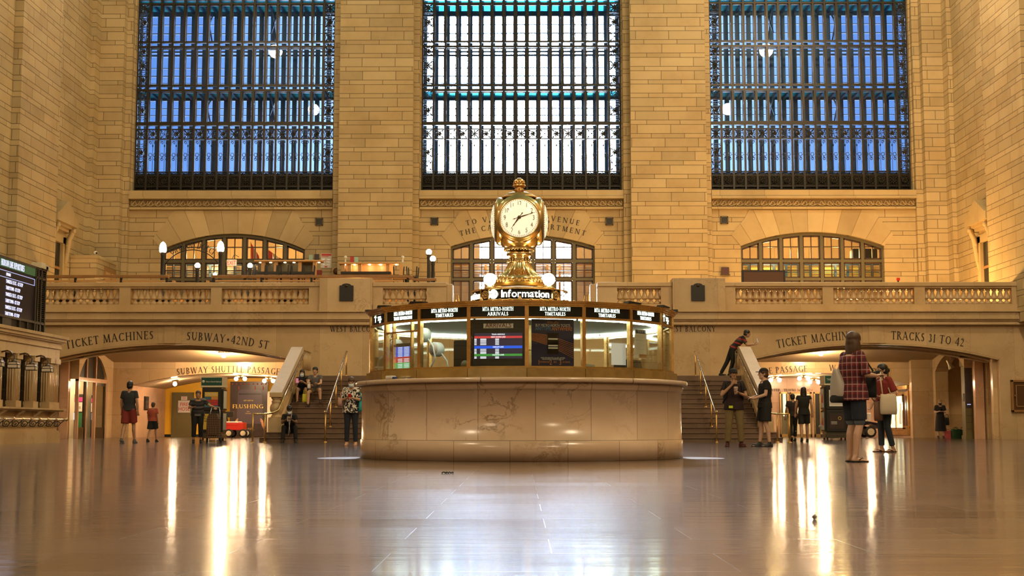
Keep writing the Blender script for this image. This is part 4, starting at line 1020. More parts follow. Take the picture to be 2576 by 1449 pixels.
for q in (-40,-130,50,32):
    a=radians({-40:-31,-130:-121,50:59,32:149}[q]); m=MB(); m.M=Matrix.Translation((CX_+rr*sin(a),CY_-rr*cos(a),(zr0+zr1)/2))@Matrix.Rotation(a,4,'Z')@Matrix.Rotation(pi/2,4,'X')
    m.lathe([(0,.018),(.066,.018),(.066,0),(0,0)],(0,0,0),24); d_=m.build('round_logo',M['signwarm'],sg)
    o=sans('MTA',.062,M['dark'],'logo_lettering',.004,parent=d_); o.location=Vector((CX_+(rr+.02)*sin(a),CY_-(rr+.02)*cos(a),(zr0+zr1)/2-.022))-ck.location; o.rotation_euler=(0,0,a)
for q in (-45,45,135,-135):   # pierced brass panels between the words
    a=radians(q+2); m=MB(); m.M=Matrix.Translation((CX_+rr*sin(a),CY_-rr*cos(a),(zr0+zr1)/2))@Matrix.Rotation(a,4,'Z'); h=(zr1-zr0)/2
    for s_ in (-1,1): m.box(s_*.075-.012,s_*.075+.012,-.03,.01,-h,h)
    m.tube(circ(0,0,h*.72,-.015,18),.008,5); m.tube(circ(0,h*.33,h*.26,-.015,12),.008,5); m.tube(circ(0,-h*.33,h*.26,-.015,12),.008,5); m.tube(circ(h*.3,0,h*.2,-.015,12),.008,5); m.tube(circ(-h*.3,0,h*.2,-.015,12),.008,5)
    m.build('pierced_panel',M['brass'],ck)
L([(30,722),(64,722.5),(64,715),(66,714)],'drum',M['brass'],48)
m=MB(); m.lathe([(pr(60),pzc(714)),(pr(66),pzc(713)),(pr(63),pzc(708)),(pr(58),pzc(704))],(CX_,CY_,0),48)
for q in range(32):
    a=q*2*pi/32; 
    for rad,yy,s_ in ((65,711.5,3.2),(62,707,2.6)): m.ball((CX_+pr(rad)*cos(a+(yy<709)*.1),CY_+pr(rad)*sin(a+(yy<709)*.1),pzc(yy)),pr(s_),6,5,1,1,1.2)
m.build('leaf_band',M['brass_dull'],ck)
m=MB(); pf=[(58,704),(57,701),(54,697),(47,692),(40,685),(34,677),(30,669),(28,663)]; n=72; R_=[]
for (r,y) in pf:
    amp=.0 if r>56 else .045
    R_.append([m.vert((CX_+pr(r)*(1+amp*cos(24*2*pi*i/n*1.0))*cos(2*pi*i/n),CY_+pr(r)*(1+amp*cos(24*2*pi*i/n))*sin(2*pi*i/n),pzc(y))) for i in range(n)])
for j in range(len(R_)-1):
    for i in range(n): m.face((R_[j][i],R_[j][(i+1)%n],R_[j+1][(i+1)%n],R_[j+1][i]),True)
m.build('fluted_stem',M['brass'],ck)
m=MB(); m.lathe([(pr(r),pzc(y)) for r,y in ((28,663),(30,660.5),(28,658),(23,656),(24,650),(29,646),(32,643),(33,639),(31,636.5),(25,635.5),(25,632))],(CX_,CY_,0),40)
for q in range(26): a=q*2*pi/26; m.ball((CX_+pr(30)*cos(a),CY_+pr(30)*sin(a),pzc(659.5)),pr(2.4),6,5); 
for q in range(14): a=q*2*pi/14; m.ball((CX_+pr(25.5)*cos(a),CY_+pr(25.5)*sin(a),pzc(653)),pr(2.6),6,5,1,1,1.6)
m.build('beaded_collar',M['brass'],ck)
# body: a brass cube swelling to a sphere
m=MB(); a_=pr(60.5); zc_=(pzc(499)+pzc(634))/2; b_=(pzc(499)-pzc(634))/2; n=64; mm=32; NE=2.5; R_=[]
def sgnp(q,e): return (1 if q>=0 else -1)*abs(q)**e
for j in range(mm+1):
    t_=-pi/2+pi*j/mm; R_.append([])
    for i in range(n):
        p=2*pi*i/n; c_=Vector((cos(t_)*cos(p),cos(t_)*sin(p),sin(t_)))
        k_=(abs(c_.x)**NE+abs(c_.y)**NE+abs(c_.z)**NE)**(-1/NE)
        R_[-1].append(m.vert((CX_+a_*1.0*c_.x*k_,CY_+a_*c_.y*k_,zc_+b_*c_.z*k_)))
for j in range(mm):
    for i in range(n): m.face((R_[j][i],R_[j][(i+1)%n],R_[j+1][(i+1)%n],R_[j+1][i]),True)
m.lathe([(pr(36),pzc(631)),(pr(40),pzc(627)),(pr(37),pzc(624))],(CX_,CY_,0),40)
for q in range(30): a=q*2*pi/30; m.ball((CX_+pr(37)*cos(a),CY_+pr(37)*sin(a),pzc(629)),pr(2.6),6,5,1,1,1.5)
body=m.build('clock_body',M['brass'],ck)
M['opal']=flat('lit_opal_glass',(.85,.78,.62),.15,emit=(1.0,.84,.56),es=.85)
M['numeral']=flat('dial_bronze_paint',(.12,.07,.02),.4)
zf=pzc(557.5); rf=pr(47.5)
for q in range(4):
    A4=Matrix.Translation((CX_,CY_,zf))@Matrix.Rotation(q*pi/2,4,'Z')
    f=MB(); f.M=A4@Matrix.Rotation(pi/2,4,'X')   # lathe axis z -> -y
    y0=a_*.93
    f.lathe([(rf*1.28,y0-.14),(rf*1.29,y0-.02),(rf*1.22,y0),(rf*1.20,y0+.012),(rf*1.12,y0+.012),(rf*1.10,y0+.03),(rf*1.03,y0+.035),(rf*1.0,y0+.02),(rf*.98,y0)],(0,0,0),56); f.build('dial_bezel',M['brass'],ck)
    f=MB(); f.M=A4@Matrix.Rotation(pi/2,4,'X'); f.lathe([(rf*cos(t_*pi/2/10)*1.0,y0+.012+.085*sin(t_*pi/2/10)) for t_ in range(11)],(0,0,0),56); dial=f.build('opal_dial',M['opal'],ck)
    off=y0+.100
    m=MB(); m.M=A4
    for k in range(60):
        a=k*pi/30; r_=rf*.945; m.box(r_*sin(a)-.0045,r_*sin(a)+.0045,-off+.052,-off+.072,r_*cos(a)-.0045,r_*cos(a)+.0045)
    m.build('minute_dots',M['numeral'],dial)
    for k in range(1,13):
        a=k*pi/6; o=sans(str(k),.098,M['numeral'],'numeral',.004,sx=.72,parent=dial); p=A4@Vector((rf*.76*sin(a),-off+.027,rf*.76*cos(a)-.034)); o.location=p-ck.location; o.rotation_euler=(0,0,q*pi/2)
    def hand(ang,ln,tail,w,nm):
        h=MB(); h.M=A4@Matrix.Translation((0,-off-.004,0))@Matrix.Rotation(ang,4,'Y')
        h.prism([(-w*.5,0),(-w,ln*.18),(-w*.45,ln*.55),(-w*.7,ln*.68),(-w*.3,ln*.76),(0,ln),(w*.3,ln*.76),(w*.7,ln*.68),(w*.45,ln*.55),(w,ln*.18),(w*.5,0),(w*.35,-tail*.6),(w*.9,-tail*.75),(w*.25,-tail*.82),(0,-tail),(-w*.25,-tail*.82),(-w*.9,-tail*.75),(-w*.35,-tail*.6)],-.004,.004)
        h.build(nm,M['numeral'],dial)
    hand(atan2(1287-1307,-(585-557)),rf*.74,rf*.36,.013,'hour_hand'); hand(atan2(1354-1307,-(542-557)),rf*1.0,rf*.38,.010,'minute_hand')
    m=MB(); m.M=A4@Matrix.Rotation(pi/2,4,'X'); m.lathe([(0,off+.02),(.022,off+.016),(.03,off-.01)],(0,0,0),14); m.build('hand_boss',M['numeral'],dial)
L([(44,501),(47,500),(46,497),(41,494),(37,492),(36,490),(28,487),(19,484.5),(13,482),(12,480),(15,479),(12,477),(10,474),(11,471)],'crown_dome',M['copper'],48)
m=MB(); m.lathe([(pr(r),pzc(y)) for r,y in ((11,471),(14.5,470),(14.5,467),(13,465),(13.3,461),(12,456),(8.5,451),(4,448),(0,447))],(CX_,CY_,0),28)
for k in range(12):
    for yy,rd in ((468,14.5),(462,13.4),(457.5,12)): a=k*pi/6+(yy==462)*.26; m.ball((CX_+pr(rd)*cos(a),CY_+pr(rd)*sin(a),pzc(yy)),pr(2.6),6,5,1,1,1.3)
m.build('acorn_finial',M['copper'],ck)
M['globe']=glow('lit_white_globe',(1.0,.84,.60),14)
for k in range(4):
    a=pi/4+k*pi/2; R=.605; x,y=CX_+R*sin(a),CY_-R*cos(a); zg=PZ(703,y)
    m=MB(); m.ball((x,y,zg),pr(15.5),18,12); g=m.build('globe_lamp',M['globe'],ck)
    m=MB(); m.lathe([(.085,zr1+.015),(.08,zr1+.035),(.05,zr1+.05),(.055,zg-pr(12))],(x,y,0),20); m.build('lamp_collar',M['brass'],g)
    lamp('clock_globe_light',(x,y,zg),16,TUNG,pr(16.6))
# ---------- ticket office front and departures board on the left ----------
XT=-13.1
def yt_(px,X=XT): return -X*FPX/(1310-px)
tk=thing('ticket_office','marble ticket office front with pilasters, dark windows and a cornice at the left edge','ticket office',(-13.6,35.5,0))
yE=38.8; yS=26.0
m=MB(); m.box(-15.5,XT+.10,yS,yE+.04,0,.30); m.box(-15.5,XT+.07,yS,yE+.02,.30,.335); m.build('plinth',M['marble_plain'],tk)
m=MB(); m.box(-15.5,XT,yS,yE,.335,.90); m.build('dado',M['marble_plain'],tk)
m=MB(); m.box(-15.5,XT+.26,yS,yE+.06,.90,.945); m.box(-15.5,XT+.18,yS,yE+.03,.86,.90); m.build('ticket_ledge',M['marble_plain'],tk)
m=MB(); m.box(-15.5,-13.34,yS,yE-.05,.945,2.75); m.build('back_wall',M['marble_plain'],tk)
zc_=2.34; pit=1.27; y_=yE-.42; kk=0
while y_>yS+.5:
    for (a,b) in (((y_+.02,yE),) if kk==0 else ())+((y_-.34,y_),):
        m=MB(); m.box(-13.4,XT-.0,a,b,.945,zc_); 
        m.box(-13.36,XT+.05,a-.02,b+.02,.945,1.12); m.box(-13.36,XT+.06,a-.03,b+.03,zc_-.14,zc_)
        for q in range(3): m.tube([(XT+.005,a+(b-a)*(q+.5)/3,1.14),(XT+.005,a+(b-a)*(q+.5)/3,zc_-.16)],.028,6)
        for q in range(3): m.tube([(-13.30+.065*q,a-.003,1.14),(-13.30+.065*q,a-.003,zc_-.16)],.024,6)
        m.build('pilaster',M['marble_plain'],tk)
    yb=y_-.34; ya=y_-pit
    g=MB(); g.box(-13.34,-13.325,ya,yb,.945,zc_); w_=g.build('ticket_window',M['dark'],tk)
    g=MB(); 
    for q in range(6): g.box(-13.32,-13.305,ya+(yb-ya)*q/5-.012,ya+(yb-ya)*q/5+.012,1.0,2.2)
    for z in (1.0,1.4,1.8,2.2): g.box(-13.32,-13.305,ya,yb,z-.012,z+.012)
    g.build('window_grille',M['bronze'],w_)
    g=MB(); g.prism([(XT+.24,.86),(XT-.02,.86),(XT-.02,.55),(XT+.03,.55),(XT+.08,.72)],y_-.25,y_-.12,'y'); g.build('ledge_bracket',M['marble_plain'],tk)
    y_-=pit; kk+=1
m=MB(); m.box(-15.5,XT+.02,yS,yE+.02,zc_,2.62)
for o_,z0,z1 in ((.07,2.62,2.68),(.05,2.68,2.78),(.12,2.78,2.82),(.17,2.82,2.90),(.22,2.90,2.98)): m.box(-15.5,XT+o_,yS,yE+o_,z0,z1)
m.build('cornice',M['marble_plain'],tk)
# brass rail on scroll brackets
br=thing('brass_rail','brass foot and bag rail on black scroll brackets along the ticket office dado','rail',(XT+.25,36,.64))
m=MB(); m.tube([(XT+.27,yS,.645),(XT+.27,yE+.02,.645)],.032,8); m.ball((XT+.27,yE+.03,.645),.05,8,6)
for q in range(14): y=yE-.2-q*.64; m.tube([(XT+.27,y-.06,.645),(XT+.27,y+.06,.645)],.045,8)
m.build('rail',M['brass'],br)
for q in range(14):
    y=yE-.2-q*.64; m=MB(); m.tube([(XT,y,.64),(XT+.27,y,.62)],.014,5); m.tube([(XT+.005,y,.46),(XT+.005,y,.66)],.014,5)
    m.tube([(XT+.09+.08*(1-a/14)*cos(a*.55),y,.53+.08*(1-a/14)*sin(a*.55)) for a in range(13)],.011,5); m.tube([(XT+.27,y,.6),(XT+.2,y,.56),(XT+.12,y,.46),(XT+.02,y,.46)],.012,5)
    m.build('scroll_bracket',M['dark'],br)
# hanging lanterns over the ticket windows
M['lantern']=flat('cream_lantern_glass',(.62,.50,.36),.4,emit=(1.0,.75,.45),es=.05)
def lantern(pxx,label):
    y=yt_(pxx,-12.72); t=thing('ticket_lantern',label,'wall lantern',(-12.72,y,2.0),0,'ticket window lanterns'); t.scale=(.74,.74,.74)
    z=2.20
    m=MB(); m.prism([(-.17,-.12),(.17,-.12),(.17,.0),(.12,.08),(-.12,.08),(-.17,.0)],-.15,.15,'y'); m.build('lantern_glass',M['lantern'],t,world=False)
    f=MB()
    for s in (-1,1):
        for u in (-1,1):
            f.tube([(s*.17,u*.155,-.12),(s*.17,u*.155,0),(s*.12,u*.155,.085)],.012,4)
        for zz,xx in ((-.12,.175),(0,.175),(.085,.125)): f.tube([(-xx,s*.155,zz),(xx,s*.155,zz)],.012,4); f.tube([(s*xx,-.155,zz),(s*xx,.155,zz)],.012,4)
    f.lathe([(.13,.085),(.06,.15),(.02,.17),(.02,.24)],(0,0,0),10); f.build('lantern_frame',M['bronze'],t,world=False)
    a=MB(); a.tube([(-.50,0,.42),(-.25,0,.47),(-.14,0,.44),(-.05,0,.34),(0,0,.30),(0,0,.22)],[.03,.03,.025,.02,.015,.015],7); a.lathe([(.06,-.05),(.07,0),(.05,.05)],(-.50,0,.42),10); a.build('bracket_arm',M['bronze'],t,world=False)
for pxx,l in ((118,'bronze lantern over the ticket window nearest the arch'),(78,'bronze lantern second from the arch over the ticket windows'),(33,'bronze lantern third from the arch over the ticket windows'),(-8,'bronze lantern cut by the left edge over the ticket windows')): lantern(pxx,l)
# departures board
XB_=-13.35; yb1=yt_(108,XB_); yb0=28.5; zb_,zt_=3.0,4.83
db=thing('departures_board','black departures board with green header and white train remarks on the ticket office roof','departures board',(-13.8,33.5,2.98))
m=MB(); m.box(-15.0,XB_-.06,yb0,yb1,zb_,zt_); m.build('case',M['dark'],db)
M['boardframe']=flat('board_bronze_frame',(.05,.042,.028),.4,.4)
m=MB()
ysc=yt_(81,XB_)
for y in (yb1-.03,yt_(96,XB_),yt_(88,XB_),ysc+.05): m.box(XB_-.06,XB_+.0,y-.03,y+.03,zb_,zt_)
for z in (zb_+.03,3.30,zt_-.02,4.62 if False else zt_-.28): m.box(XB_-.06,XB_,yb0 if z!=zt_-.28 else ysc,yb1,z-.03,z+.03)
for y in (34,35.2,36.4,37.0): m.box(XB_-.06,XB_-.01,y-.02,y+.02,zb_,3.3)
m.build('frame',M['boardframe'],db)
m=MB()
for q in range(26): z=3.34+q*.055; m.box(XB_-.06,XB_-.02,yt_(90,XB_),yb1-.06,z,z+.02)
m.build('louvre',M['dark'],db)
M['screen']=flat('dark_led_screen',(.006,.005,.008),.35,emit=(.05,.03,.06),es=.05,spec=.12)
M['led']=glow('white_led_text',(.80,.78,1.0),1.5); M['ledbox']=glow('blue_white_led_line',(.62,.64,1.0),.9)
M['greenhdr']=flat('green_board_header',(.006,.10,.035),.35,emit=(.0,.30,.10),es=.14)
m=MB(); m.box(XB_-.06,XB_-.03,yb0,ysc,3.33,4.78); scr=m.build('screen',M['screen'],db)
zh0=4.56; m=MB(); m.box(XB_-.03,XB_-.015,yb0,ysc,zh0,4.78); hd=m.build('header_strip',M['greenhdr'],db)
def board_text(s,z,size,y0,par,mat,sx=1.0):
    v=MB(); W=text_w(s,.1)*size*sx; letters(v,s,lambda u: Matrix.Translation((XB_-.012,y0+W/2+u,z))@Matrix.Rotation(pi/2,4,'Z'),size,gap=.1,sx=sx,d=.004); v.build('board_lettering',mat,par)
W_=text_w('HUDSON LINE DEPARTURES',.1)*.165*.56
board_text('HUDSON LINE DEPARTURES',zh0+.03,.165,yt_(52,XB_)-W_,hd,M['led'],.56)
def bt_(s,z,size=.104,y0=35.36):
    o=sans(s,size*1.35,M['led'],'board_lettering',.004,'LEFT',sx=.64,parent=scr); o.location=Vector((XB_-.022,y0,z))-db.location; o.rotation_euler=(0,0,pi/2)
bt_('REMARKS',4.36,.085)
for q in range(6): bt_('YANKEES-E 153 ST. - 1ST STOP' if q%2==0 else 'TARRYTOWN - 1ST STOP',4.17-q*.168)
m=MB()
for z in (4.30,4.47): m.box(XB_-.03,XB_-.02,yb0,ysc-.02,z,z+.014)
m.box(XB_-.03,XB_-.02,ysc-.035,ysc-.02,4.30,4.484); m.build('remarks_outline',M['ledbox'],scr)
t=thing('loudspeaker_unit','small grey equipment boxes on the right end of the departures board','equipment box',(-13.5,yb1-.4,zt_))
for (a,b,c,d_) in ((-.55,-.25,.0,.16),(-.22,-.02,.0,.12),(-.20,.12,-.22,.10)): 
    m=MB(); m.bbox(-13.6,-13.3,yb1+a,yb1+b,zt_+max(c,0),zt_+d_,.01); m.build('box',M['cream'],t)
# ---------- doors with hoods on the side walls at balcony level ----------
for sg,nm,k in ((-1,'left',1),(1,'right',2)):
    t=thing('door_%d'%k,'dark doorway with a gabled stone hood on the %s wall of the balcony'%nm,None,(sg*18.2,52.9,ZB)); t['kind']='structure'
    X=18.22*sg; xi=lambda d: X-sg*d
    def bx(m,d0,d1,y0,y1,z0,z1): a,b=sorted((xi(d0),xi(d1))); m.box(a,b,y0,y1,z0,z1)
    ya,yb=51.75,54.15; yc=(ya+yb)/2
    m=MB(); a,b=sorted((xi(0),xi(.55))); m.prism([(ya-.05,8.32),(yb+.05,8.32),(yb+.05,8.62),(yb-.1,8.64),(yc,9.25),(ya+.1,8.64),(ya-.05,8.62)],a,b,'x'); bx(m,0,.3,ya+.1,yb-.1,8.1,8.32); bx(m,0,.42,ya+.2,yb-.2,8.22,8.33); m.build('gabled_hood',M['smooth'],t)
    m=MB(); bx(m,0,.16,ya+.2,ya+.55,ZB,7.9); bx(m,0,.16,yb-.55,yb-.2,ZB,7.9); bx(m,0,.16,ya+.2,yb-.2,7.65,7.95); bx(m,0,.10,ya+.3,yb-.3,7.9,8.15); m.build('surround',M['smooth'],t)
    m=MB(); bx(m,-.02,.03,ya+.55,yb-.55,ZB,7.65); m.build('door_leaf',M['wood'] if False else M['dark'],t)
    m=MB(); bx(m,.03,.06,yc-.04,yc+.04,ZB,7.65); bx(m,.03,.06,ya+.55,yb-.55,6.6,6.7); m.build('door_rail',M['wood'],t)
    for y in (ya+.28,yb-.28):
        m=MB(); m.tube([(xi(.42),y,8.2),(xi(.40),y,8.05),(xi(.28),y,7.8),(xi(.24),y,7.4),(xi(.19),y,7.0),(xi(.14),y,6.6)],[.09,.11,.12,.10,.09,.03],8)
        for q in range(7): m.ball((xi(.26-.015*q),y+.05*(-1)**q,7.75-.17*q),.085-.006*q,7,5)
        m.ball((xi(.46),y,8.16),.11,10,7); m.build('garland_bracket',M['smooth'],t)
# stone lobby box with an oak door at the left end of the balcony
xb=PX(243,54.9,670); zt=PZ(641,54.9)
t=thing('wall_lobby_box','low ashlar lobby box at the left end of the balcony',None,(-17.6,56.5,ZB)); t['kind']='structure'
m=MB(); m.box(-18.2,xb,54.9,58.0,ZB,zt-.12); m.build('box',M['ashlar'],t); m=MB(); m.box(-18.2,xb+.03,54.87,58.0,zt-.12,zt); m.build('cap',M['smooth'],t)
m=MB(); m.box(xb-.01,xb+.03,55.9,57.6,ZB,7.0); d_=m.build('oak_door',M['wood'],t); m=MB()
for a,b in ((56.0,56.65),(56.85,57.5)): m.box(xb+.03,xb+.045,a,b,5.2,6.8)
m.build('door_panel',M['wood_lt'],d_)
# cctv cameras
def cctv(px,py,Y,label,hang=False):
    x,z=P(px,py,Y); t=thing('security_camera',label,'camera',(x,Y,z-.12),0,'white security cameras')
    m=MB(); m.lathe([(.05,-.0),(.05,.02),(.025,.03),(.025,.08)],(0,0,0),10); m.build('mount',M['white'],t,world=False)
    m=MB(); m.ball((0,0,.14),.085,12,9); m.build('housing',M['white'],t,world=False)
    m=MB(); m.ball((.055,-.045,.13),.045,10,7); m.build('lens',M['black'],t,world=False)
cctv(240,637.5,55.0,'white security camera on top of the stone lobby box'); cctv(297,657,57.9,'white security camera on the wall right of the stone lobby box')
# small dark wall vents
def vent(px,py,label,Y=58.17,s=.165):
    x,z=P(px,py,Y); t=thing('wall_vent',label,'vent',(x,Y,z),0,'square dark wall vents')
    m=MB()
    for a,b,c,d_ in ((-s,s,s-.04,s),(-s,s,-s,-s+.04),(-s,-s+.04,-s,s),(s-.04,s,-s,s)): m.box(a,b,-.035,.0,c,d_)
    m.build('frame',M['bronze'],t,world=False)
    m=MB(); m.box(-s+.03,s-.03,-.012,.0,-s+.03,s-.03); 
    for q in range(5): m.box(-s+.03+q*.055,-s+.045+q*.055,-.02,0,-s+.03,s-.03)
    m.build('grille',M['dark'],t,world=False)
vent(803,558,'square dark wall vent right of the left balcony window'); vent(1093,557,'square dark wall vent left of the carved inscription'); vent(1533,557,'square dark wall vent right of the carved inscription'); vent(1822,554,'upper square dark vent left of the right balcony window')
x,z=P(1824,683,58.17); t=thing('wall_box','dark maroon box on a small bracket below the wall vent','wall box',(x,58.17,z-.17)); m=MB(); m.box(-.16,.16,-.1,0,.04,.34); m.build('casing',flat('maroon_box',(.06,.02,.03),.5),t,world=False); m=MB(); m.box(-.2,.2,-.12,0,0,.04); m.build('bracket',M['bronze'],t,world=False)

# ---------- terrace restaurant on the left of the balcony ----------
v=MB(); v.box(-14.4,-4.4,53.3,57.45,ZB,5.45); struct('floor_terrace',v,M['wood'],'raised wooden terrace floor behind the wooden rails')
def post_lamp(px,py,Y,r,label,kind,pw):
    x,z=P(px,py,Y); t=thing('post_lamp',label,'lamp post',(x,Y,ZB),0,'balcony post lamps')
    m=MB(); H=z-r*.9-ZB; m.lathe([(.12,0),(.12,.1),(.075,.14),(.07,H-.16),(.085,H-.10),(.06,H-.06),(.11,H)],(0,0,0),14); m.build('post',M['dark'],t,world=False)
    m=MB()
    if kind: m.lathe([(.10,-.20),(.13,-.16),(.135,-.05),(.12,.06),(.09,.14),(.045,.19),(0,.215)],(0,0,z-ZB),18)
    else: m.ball((0,0,z-ZB),r,16,11)
    m.build('globe',M['globe'],t,world=False); lamp('post_lamp_light',(x,Y,z),pw,TUNG,(.16 if kind else r*1.12))
A_=post_lamp
A_(410,622,51.2,.2,'tall black lamp post with acorn globe left of the arched restaurant lettering',1,26); A_(555,620,51.2,.2,'tall black lamp post with acorn globe right of the arched restaurant lettering',1,26)
A_(497,668,52.0,.105,'short globe lamp under the arched restaurant lettering',0,10); A_(629,668,53.5,.10,'short globe lamp right of the lit exit sign',0,10); A_(541,691,53.0,.08,'globe lamp half hidden behind the wooden rail',0,6)
A_(1079,634,52.5,.115,'taller of the two globe lamp posts right of the bar',0,18); A_(1089,651,51.6,.112,'shorter of the two globe lamp posts right of the bar',0,18)
xa,za=P(484,612,51.2); t=thing('arched_sign','dark arched iron lettering strung between the two acorn lamps','sign',(xa,51.2,ZB))
v=MB(); R=1.35; letters(v,'CIPRIANI DOLCI',arc_at(xa,za-R-.09,R-.10,51.2),.23,gap=.04,sx=.74,d=.03); v.build('lettering',M['dark'],t)
v=MB(); v.tube([(xa+(R-.16)*sin(a),51.2,za-R-.09+(R-.16)*cos(a)) for a in [(-.95+1.9*q/16) for q in range(17)]],.02,6); v.build('arch_rod',M['dark'],t)
# exit sign
M['exitface']=flat('lit_exit_face',(.9,.8,.65),.4,emit=(1.0,.72,.40),es=.55); M['exitred']=glow('red_exit_letters',(1.0,.05,.03),1.3)
x,z=P(583,661,57.0); t=thing('exit_sign','lit white exit sign with red letters hung in front of the left arched window','exit sign',(x,57,z-.2))
m=MB(); m.bbox(x-.20,x+.20,56.96,57.04,z-.13,z+.13,.01); m.build('case',M['exitface'],t); o=sans('EXIT',.25,M['exitred'],'exit_lettering',.01,sx=.72,parent=t); o.location=Vector((x,56.95,z-.09))-t.location
m=MB(); m.tube([(x,57,z+.13),(x,57.5,z+.42),(x,58.4,z+.42)],.012,5); m.build('hanger',M['dark'],t)
# wooden rails
def rail(pxa,pxb,yt,yb,Y,label,low=None,posts=()):
    xa,xb=PX(pxa,Y,yt),PX(pxb,Y,yt); t=thing('terrace_rail',label,'railing',((xa+xb)/2,Y,ZB))
    m=MB(); m.bbox(xa,xb,Y-.10,Y+.10,PZ(yb,Y),PZ(yt,Y),.015); m.build('top_rail',M['wood'],t)
    if low: m=MB(); m.box(PX(low[0],Y),PX(low[1],Y),Y-.03,Y+.03,PZ(low[3],Y),PZ(low[2],Y)); m.build('lower_rail',M['wood_lt'],t)
    for p in posts: m=MB(); x=PX(p,Y,700); m.box(x-.04,x+.04,Y-.04,Y+.04,ZB,PZ(yb,Y)); m.build('post',M['dark'],t)
rail(108,425,691.5,699,50.4,'wooden terrace rail on black posts at the far left of the balcony',(108,418,704,709),(190,305,420))
rail(533,1028,692,699,50.4,'long wooden terrace rail in front of the bar and stacked chairs',(540,1012,704,708),(537,658,784,1026))
rail(1040,1098,700,707,50.4,'short low wooden rail under the two globe lamps',None,(1043,1092))
m=MB(); Y=50.4; m.bar((PX(1027,Y),Y,PZ(695,Y)),(PX(1042,Y),Y,PZ(703.5,Y)),.11,.2); m.build('slanting_end',M['wood'],bpy.data.objects['terrace_rail.001'])
# slatted easels leaning on the rail
for px,l in ((434,'small light wooden board leaning behind the balustrade, below the left acorn lamp'),(519,'small light wooden board leaning behind the balustrade, below the right acorn lamp')):
    x,z=P(px,708,50.0); t=thing('menu_board',l,'menu board',(x,50.0,ZB)); m=MB(); m.bar((x-.14,50.0,ZB),(x+.06,50.0,PZ(705.5,50)),.08,.24); m.build('board',M['wood_lt'],t)
# bar counters with downlights
M['warmstrip']=glow('bar_downlight',(1.0,.72,.42),14)
def bar_unit(pa,pb,Y,ytop,label,posts,lamps,lit):
    xa,xb=PX(pa,Y,ytop),PX(pb,Y,ytop); zt=PZ(ytop,Y); t=thing('bar_counter',label,'bar',((xa+xb)/2,Y,ZB))
    m=MB(); m.bbox(xa,xb,Y-.25,Y+.35,zt-.07,zt,.02); m.build('canopy_shelf',M['wood_lt'],t)
    m=MB(); m.box(xa+.05,xb-.3,Y+.28,Y+.33,ZB,zt-.07); m.build('back_panel',M['wood_lt'] if lit else M['olive'],t)
    for p in posts: m=MB(); x=PX(p,Y); m.box(x-.07,x+.07,Y-.1,Y+.1,ZB,zt-.07); m.build('post',M['wood_lt'],t)
    m=MB(); m.box(xa+.1,xb-.35,Y-.2,Y+.25,PZ(690,Y),PZ(684,Y)); m.build('black_top',M['dark'],t)
    m=MB(); m.box(xa+.1,xb-.35,Y-.12,Y+.22,ZB,PZ(690,Y)); m.build('counter_front',M['wood'],t)
    for p in lamps:
        x=PX(p,Y); m=MB(); m.lathe([(.05,0),(.05,.02),(0,.02)],(x,Y+.05,zt-.092),12); m.build('downlight',M['warmstrip'],t)
        if lit: lamp('bar_downlight_light',(x,Y+.0,zt-.16),5,(1.0,.62,.30),.05)
bar_unit(853,1005,56.6,661,'lit oak bar with downlights and black top in front of the left middle pier',(862,878,904,975,1008),(865,890,928,956,996),True)
bar_unit(642,812,56.2,655,'dim oak bar canopy behind the upturned chairs',(660,692,753,790),(652,678,714,737,800),False)
# things on and round the bar
def cup_lamp(px,label):
    x=PX(px,56.5,650); z=PZ(661,56.6); t=thing('clip_camera',label,'camera',(x,56.5,z),0,'small white bar cameras'); m=MB(); m.lathe([(.05,0),(.04,.02),(.035,.12),(.03,.17)],(0,0,0),10); m.build('stem',M['white'],t,world=False); m=MB(); m.ball((0,0,.22),.075,10,8); m.build('head',M['white'],t,world=False)
cup_lamp(869,'white round headed camera on the left end of the lit bar'); cup_lamp(1013,'white round headed camera on the right end of the lit bar')
for px,w_,h_,c,l in ((884,.15,.24,(.5,.04,.05),'red menu card standing on the lit bar'),(895,.15,.22,(.35,.62,.58),'pale green menu card standing on the lit bar')):
    x=PX(px,56.45); z=PZ(661,56.6); o=MB(); o.prism([(x-w_/2,z),(x+w_/2,z),(x+w_/2,z+h_),(x-w_/2,z+h_)],56.43,56.445); tag(o.build('menu_card',flat('card_%d'%px,c,.5)),l,'menu card','cards on the bar')
def notice(px0,px1,py0,py1,Y,label,name,cat,mat,extra=None):
    xa,xb=PX(px0,Y,(py0+py1)/2),PX(px1,Y,(py0+py1)/2); za,zb=PZ(py1,Y),PZ(py0,Y); t=thing(name,label,cat,((xa+xb)/2,Y,za))
    m=MB(); m.bbox(xa,xb,Y-.02,Y,za,zb,.004); m.build('sheet',mat,t)
    if extra: extra(t,xa,xb,za,zb,Y-.024)
    return t
def safety(t,xa,xb,za,zb,Y):
    W=xb-xa; H=zb-za; r=MB(); r.box(xa+.06*W,xb-.06*W,Y-.002,Y+.003,zb-.17*H,zb-.03*H); r.box(xa+.06*W,xb-.3*W,Y-.002,Y+.003,zb-.25*H,zb-.21*H); r.box(xa+.35*W,xb-.4*W,Y-.002,Y+.003,za+.05*H,za+.13*H); r.box(xa+.08*W,xb-.55*W,Y-.002,Y+.003,za+.45*H,za+.49*H); r.build('red_heading',M['red'],t)
    r=MB()
    for q in range(3): r.box(xa+.10*W,xa+.36*W,Y-.002,Y+.003,za+(.55-.17*q)*H,za+(.62-.17*q)*H); r.box(xa+.55*W,xa+.85*W,Y-.002,Y+.003,za+(.55-.17*q)*H,za+(.60-.17*q)*H)
    r.build('printed_lines',M['steel'],t)
notice(807,835,637,674,58.19,'white safety notice with red heading left of the lit bar','safety_notice','notice',M['white'],safety)
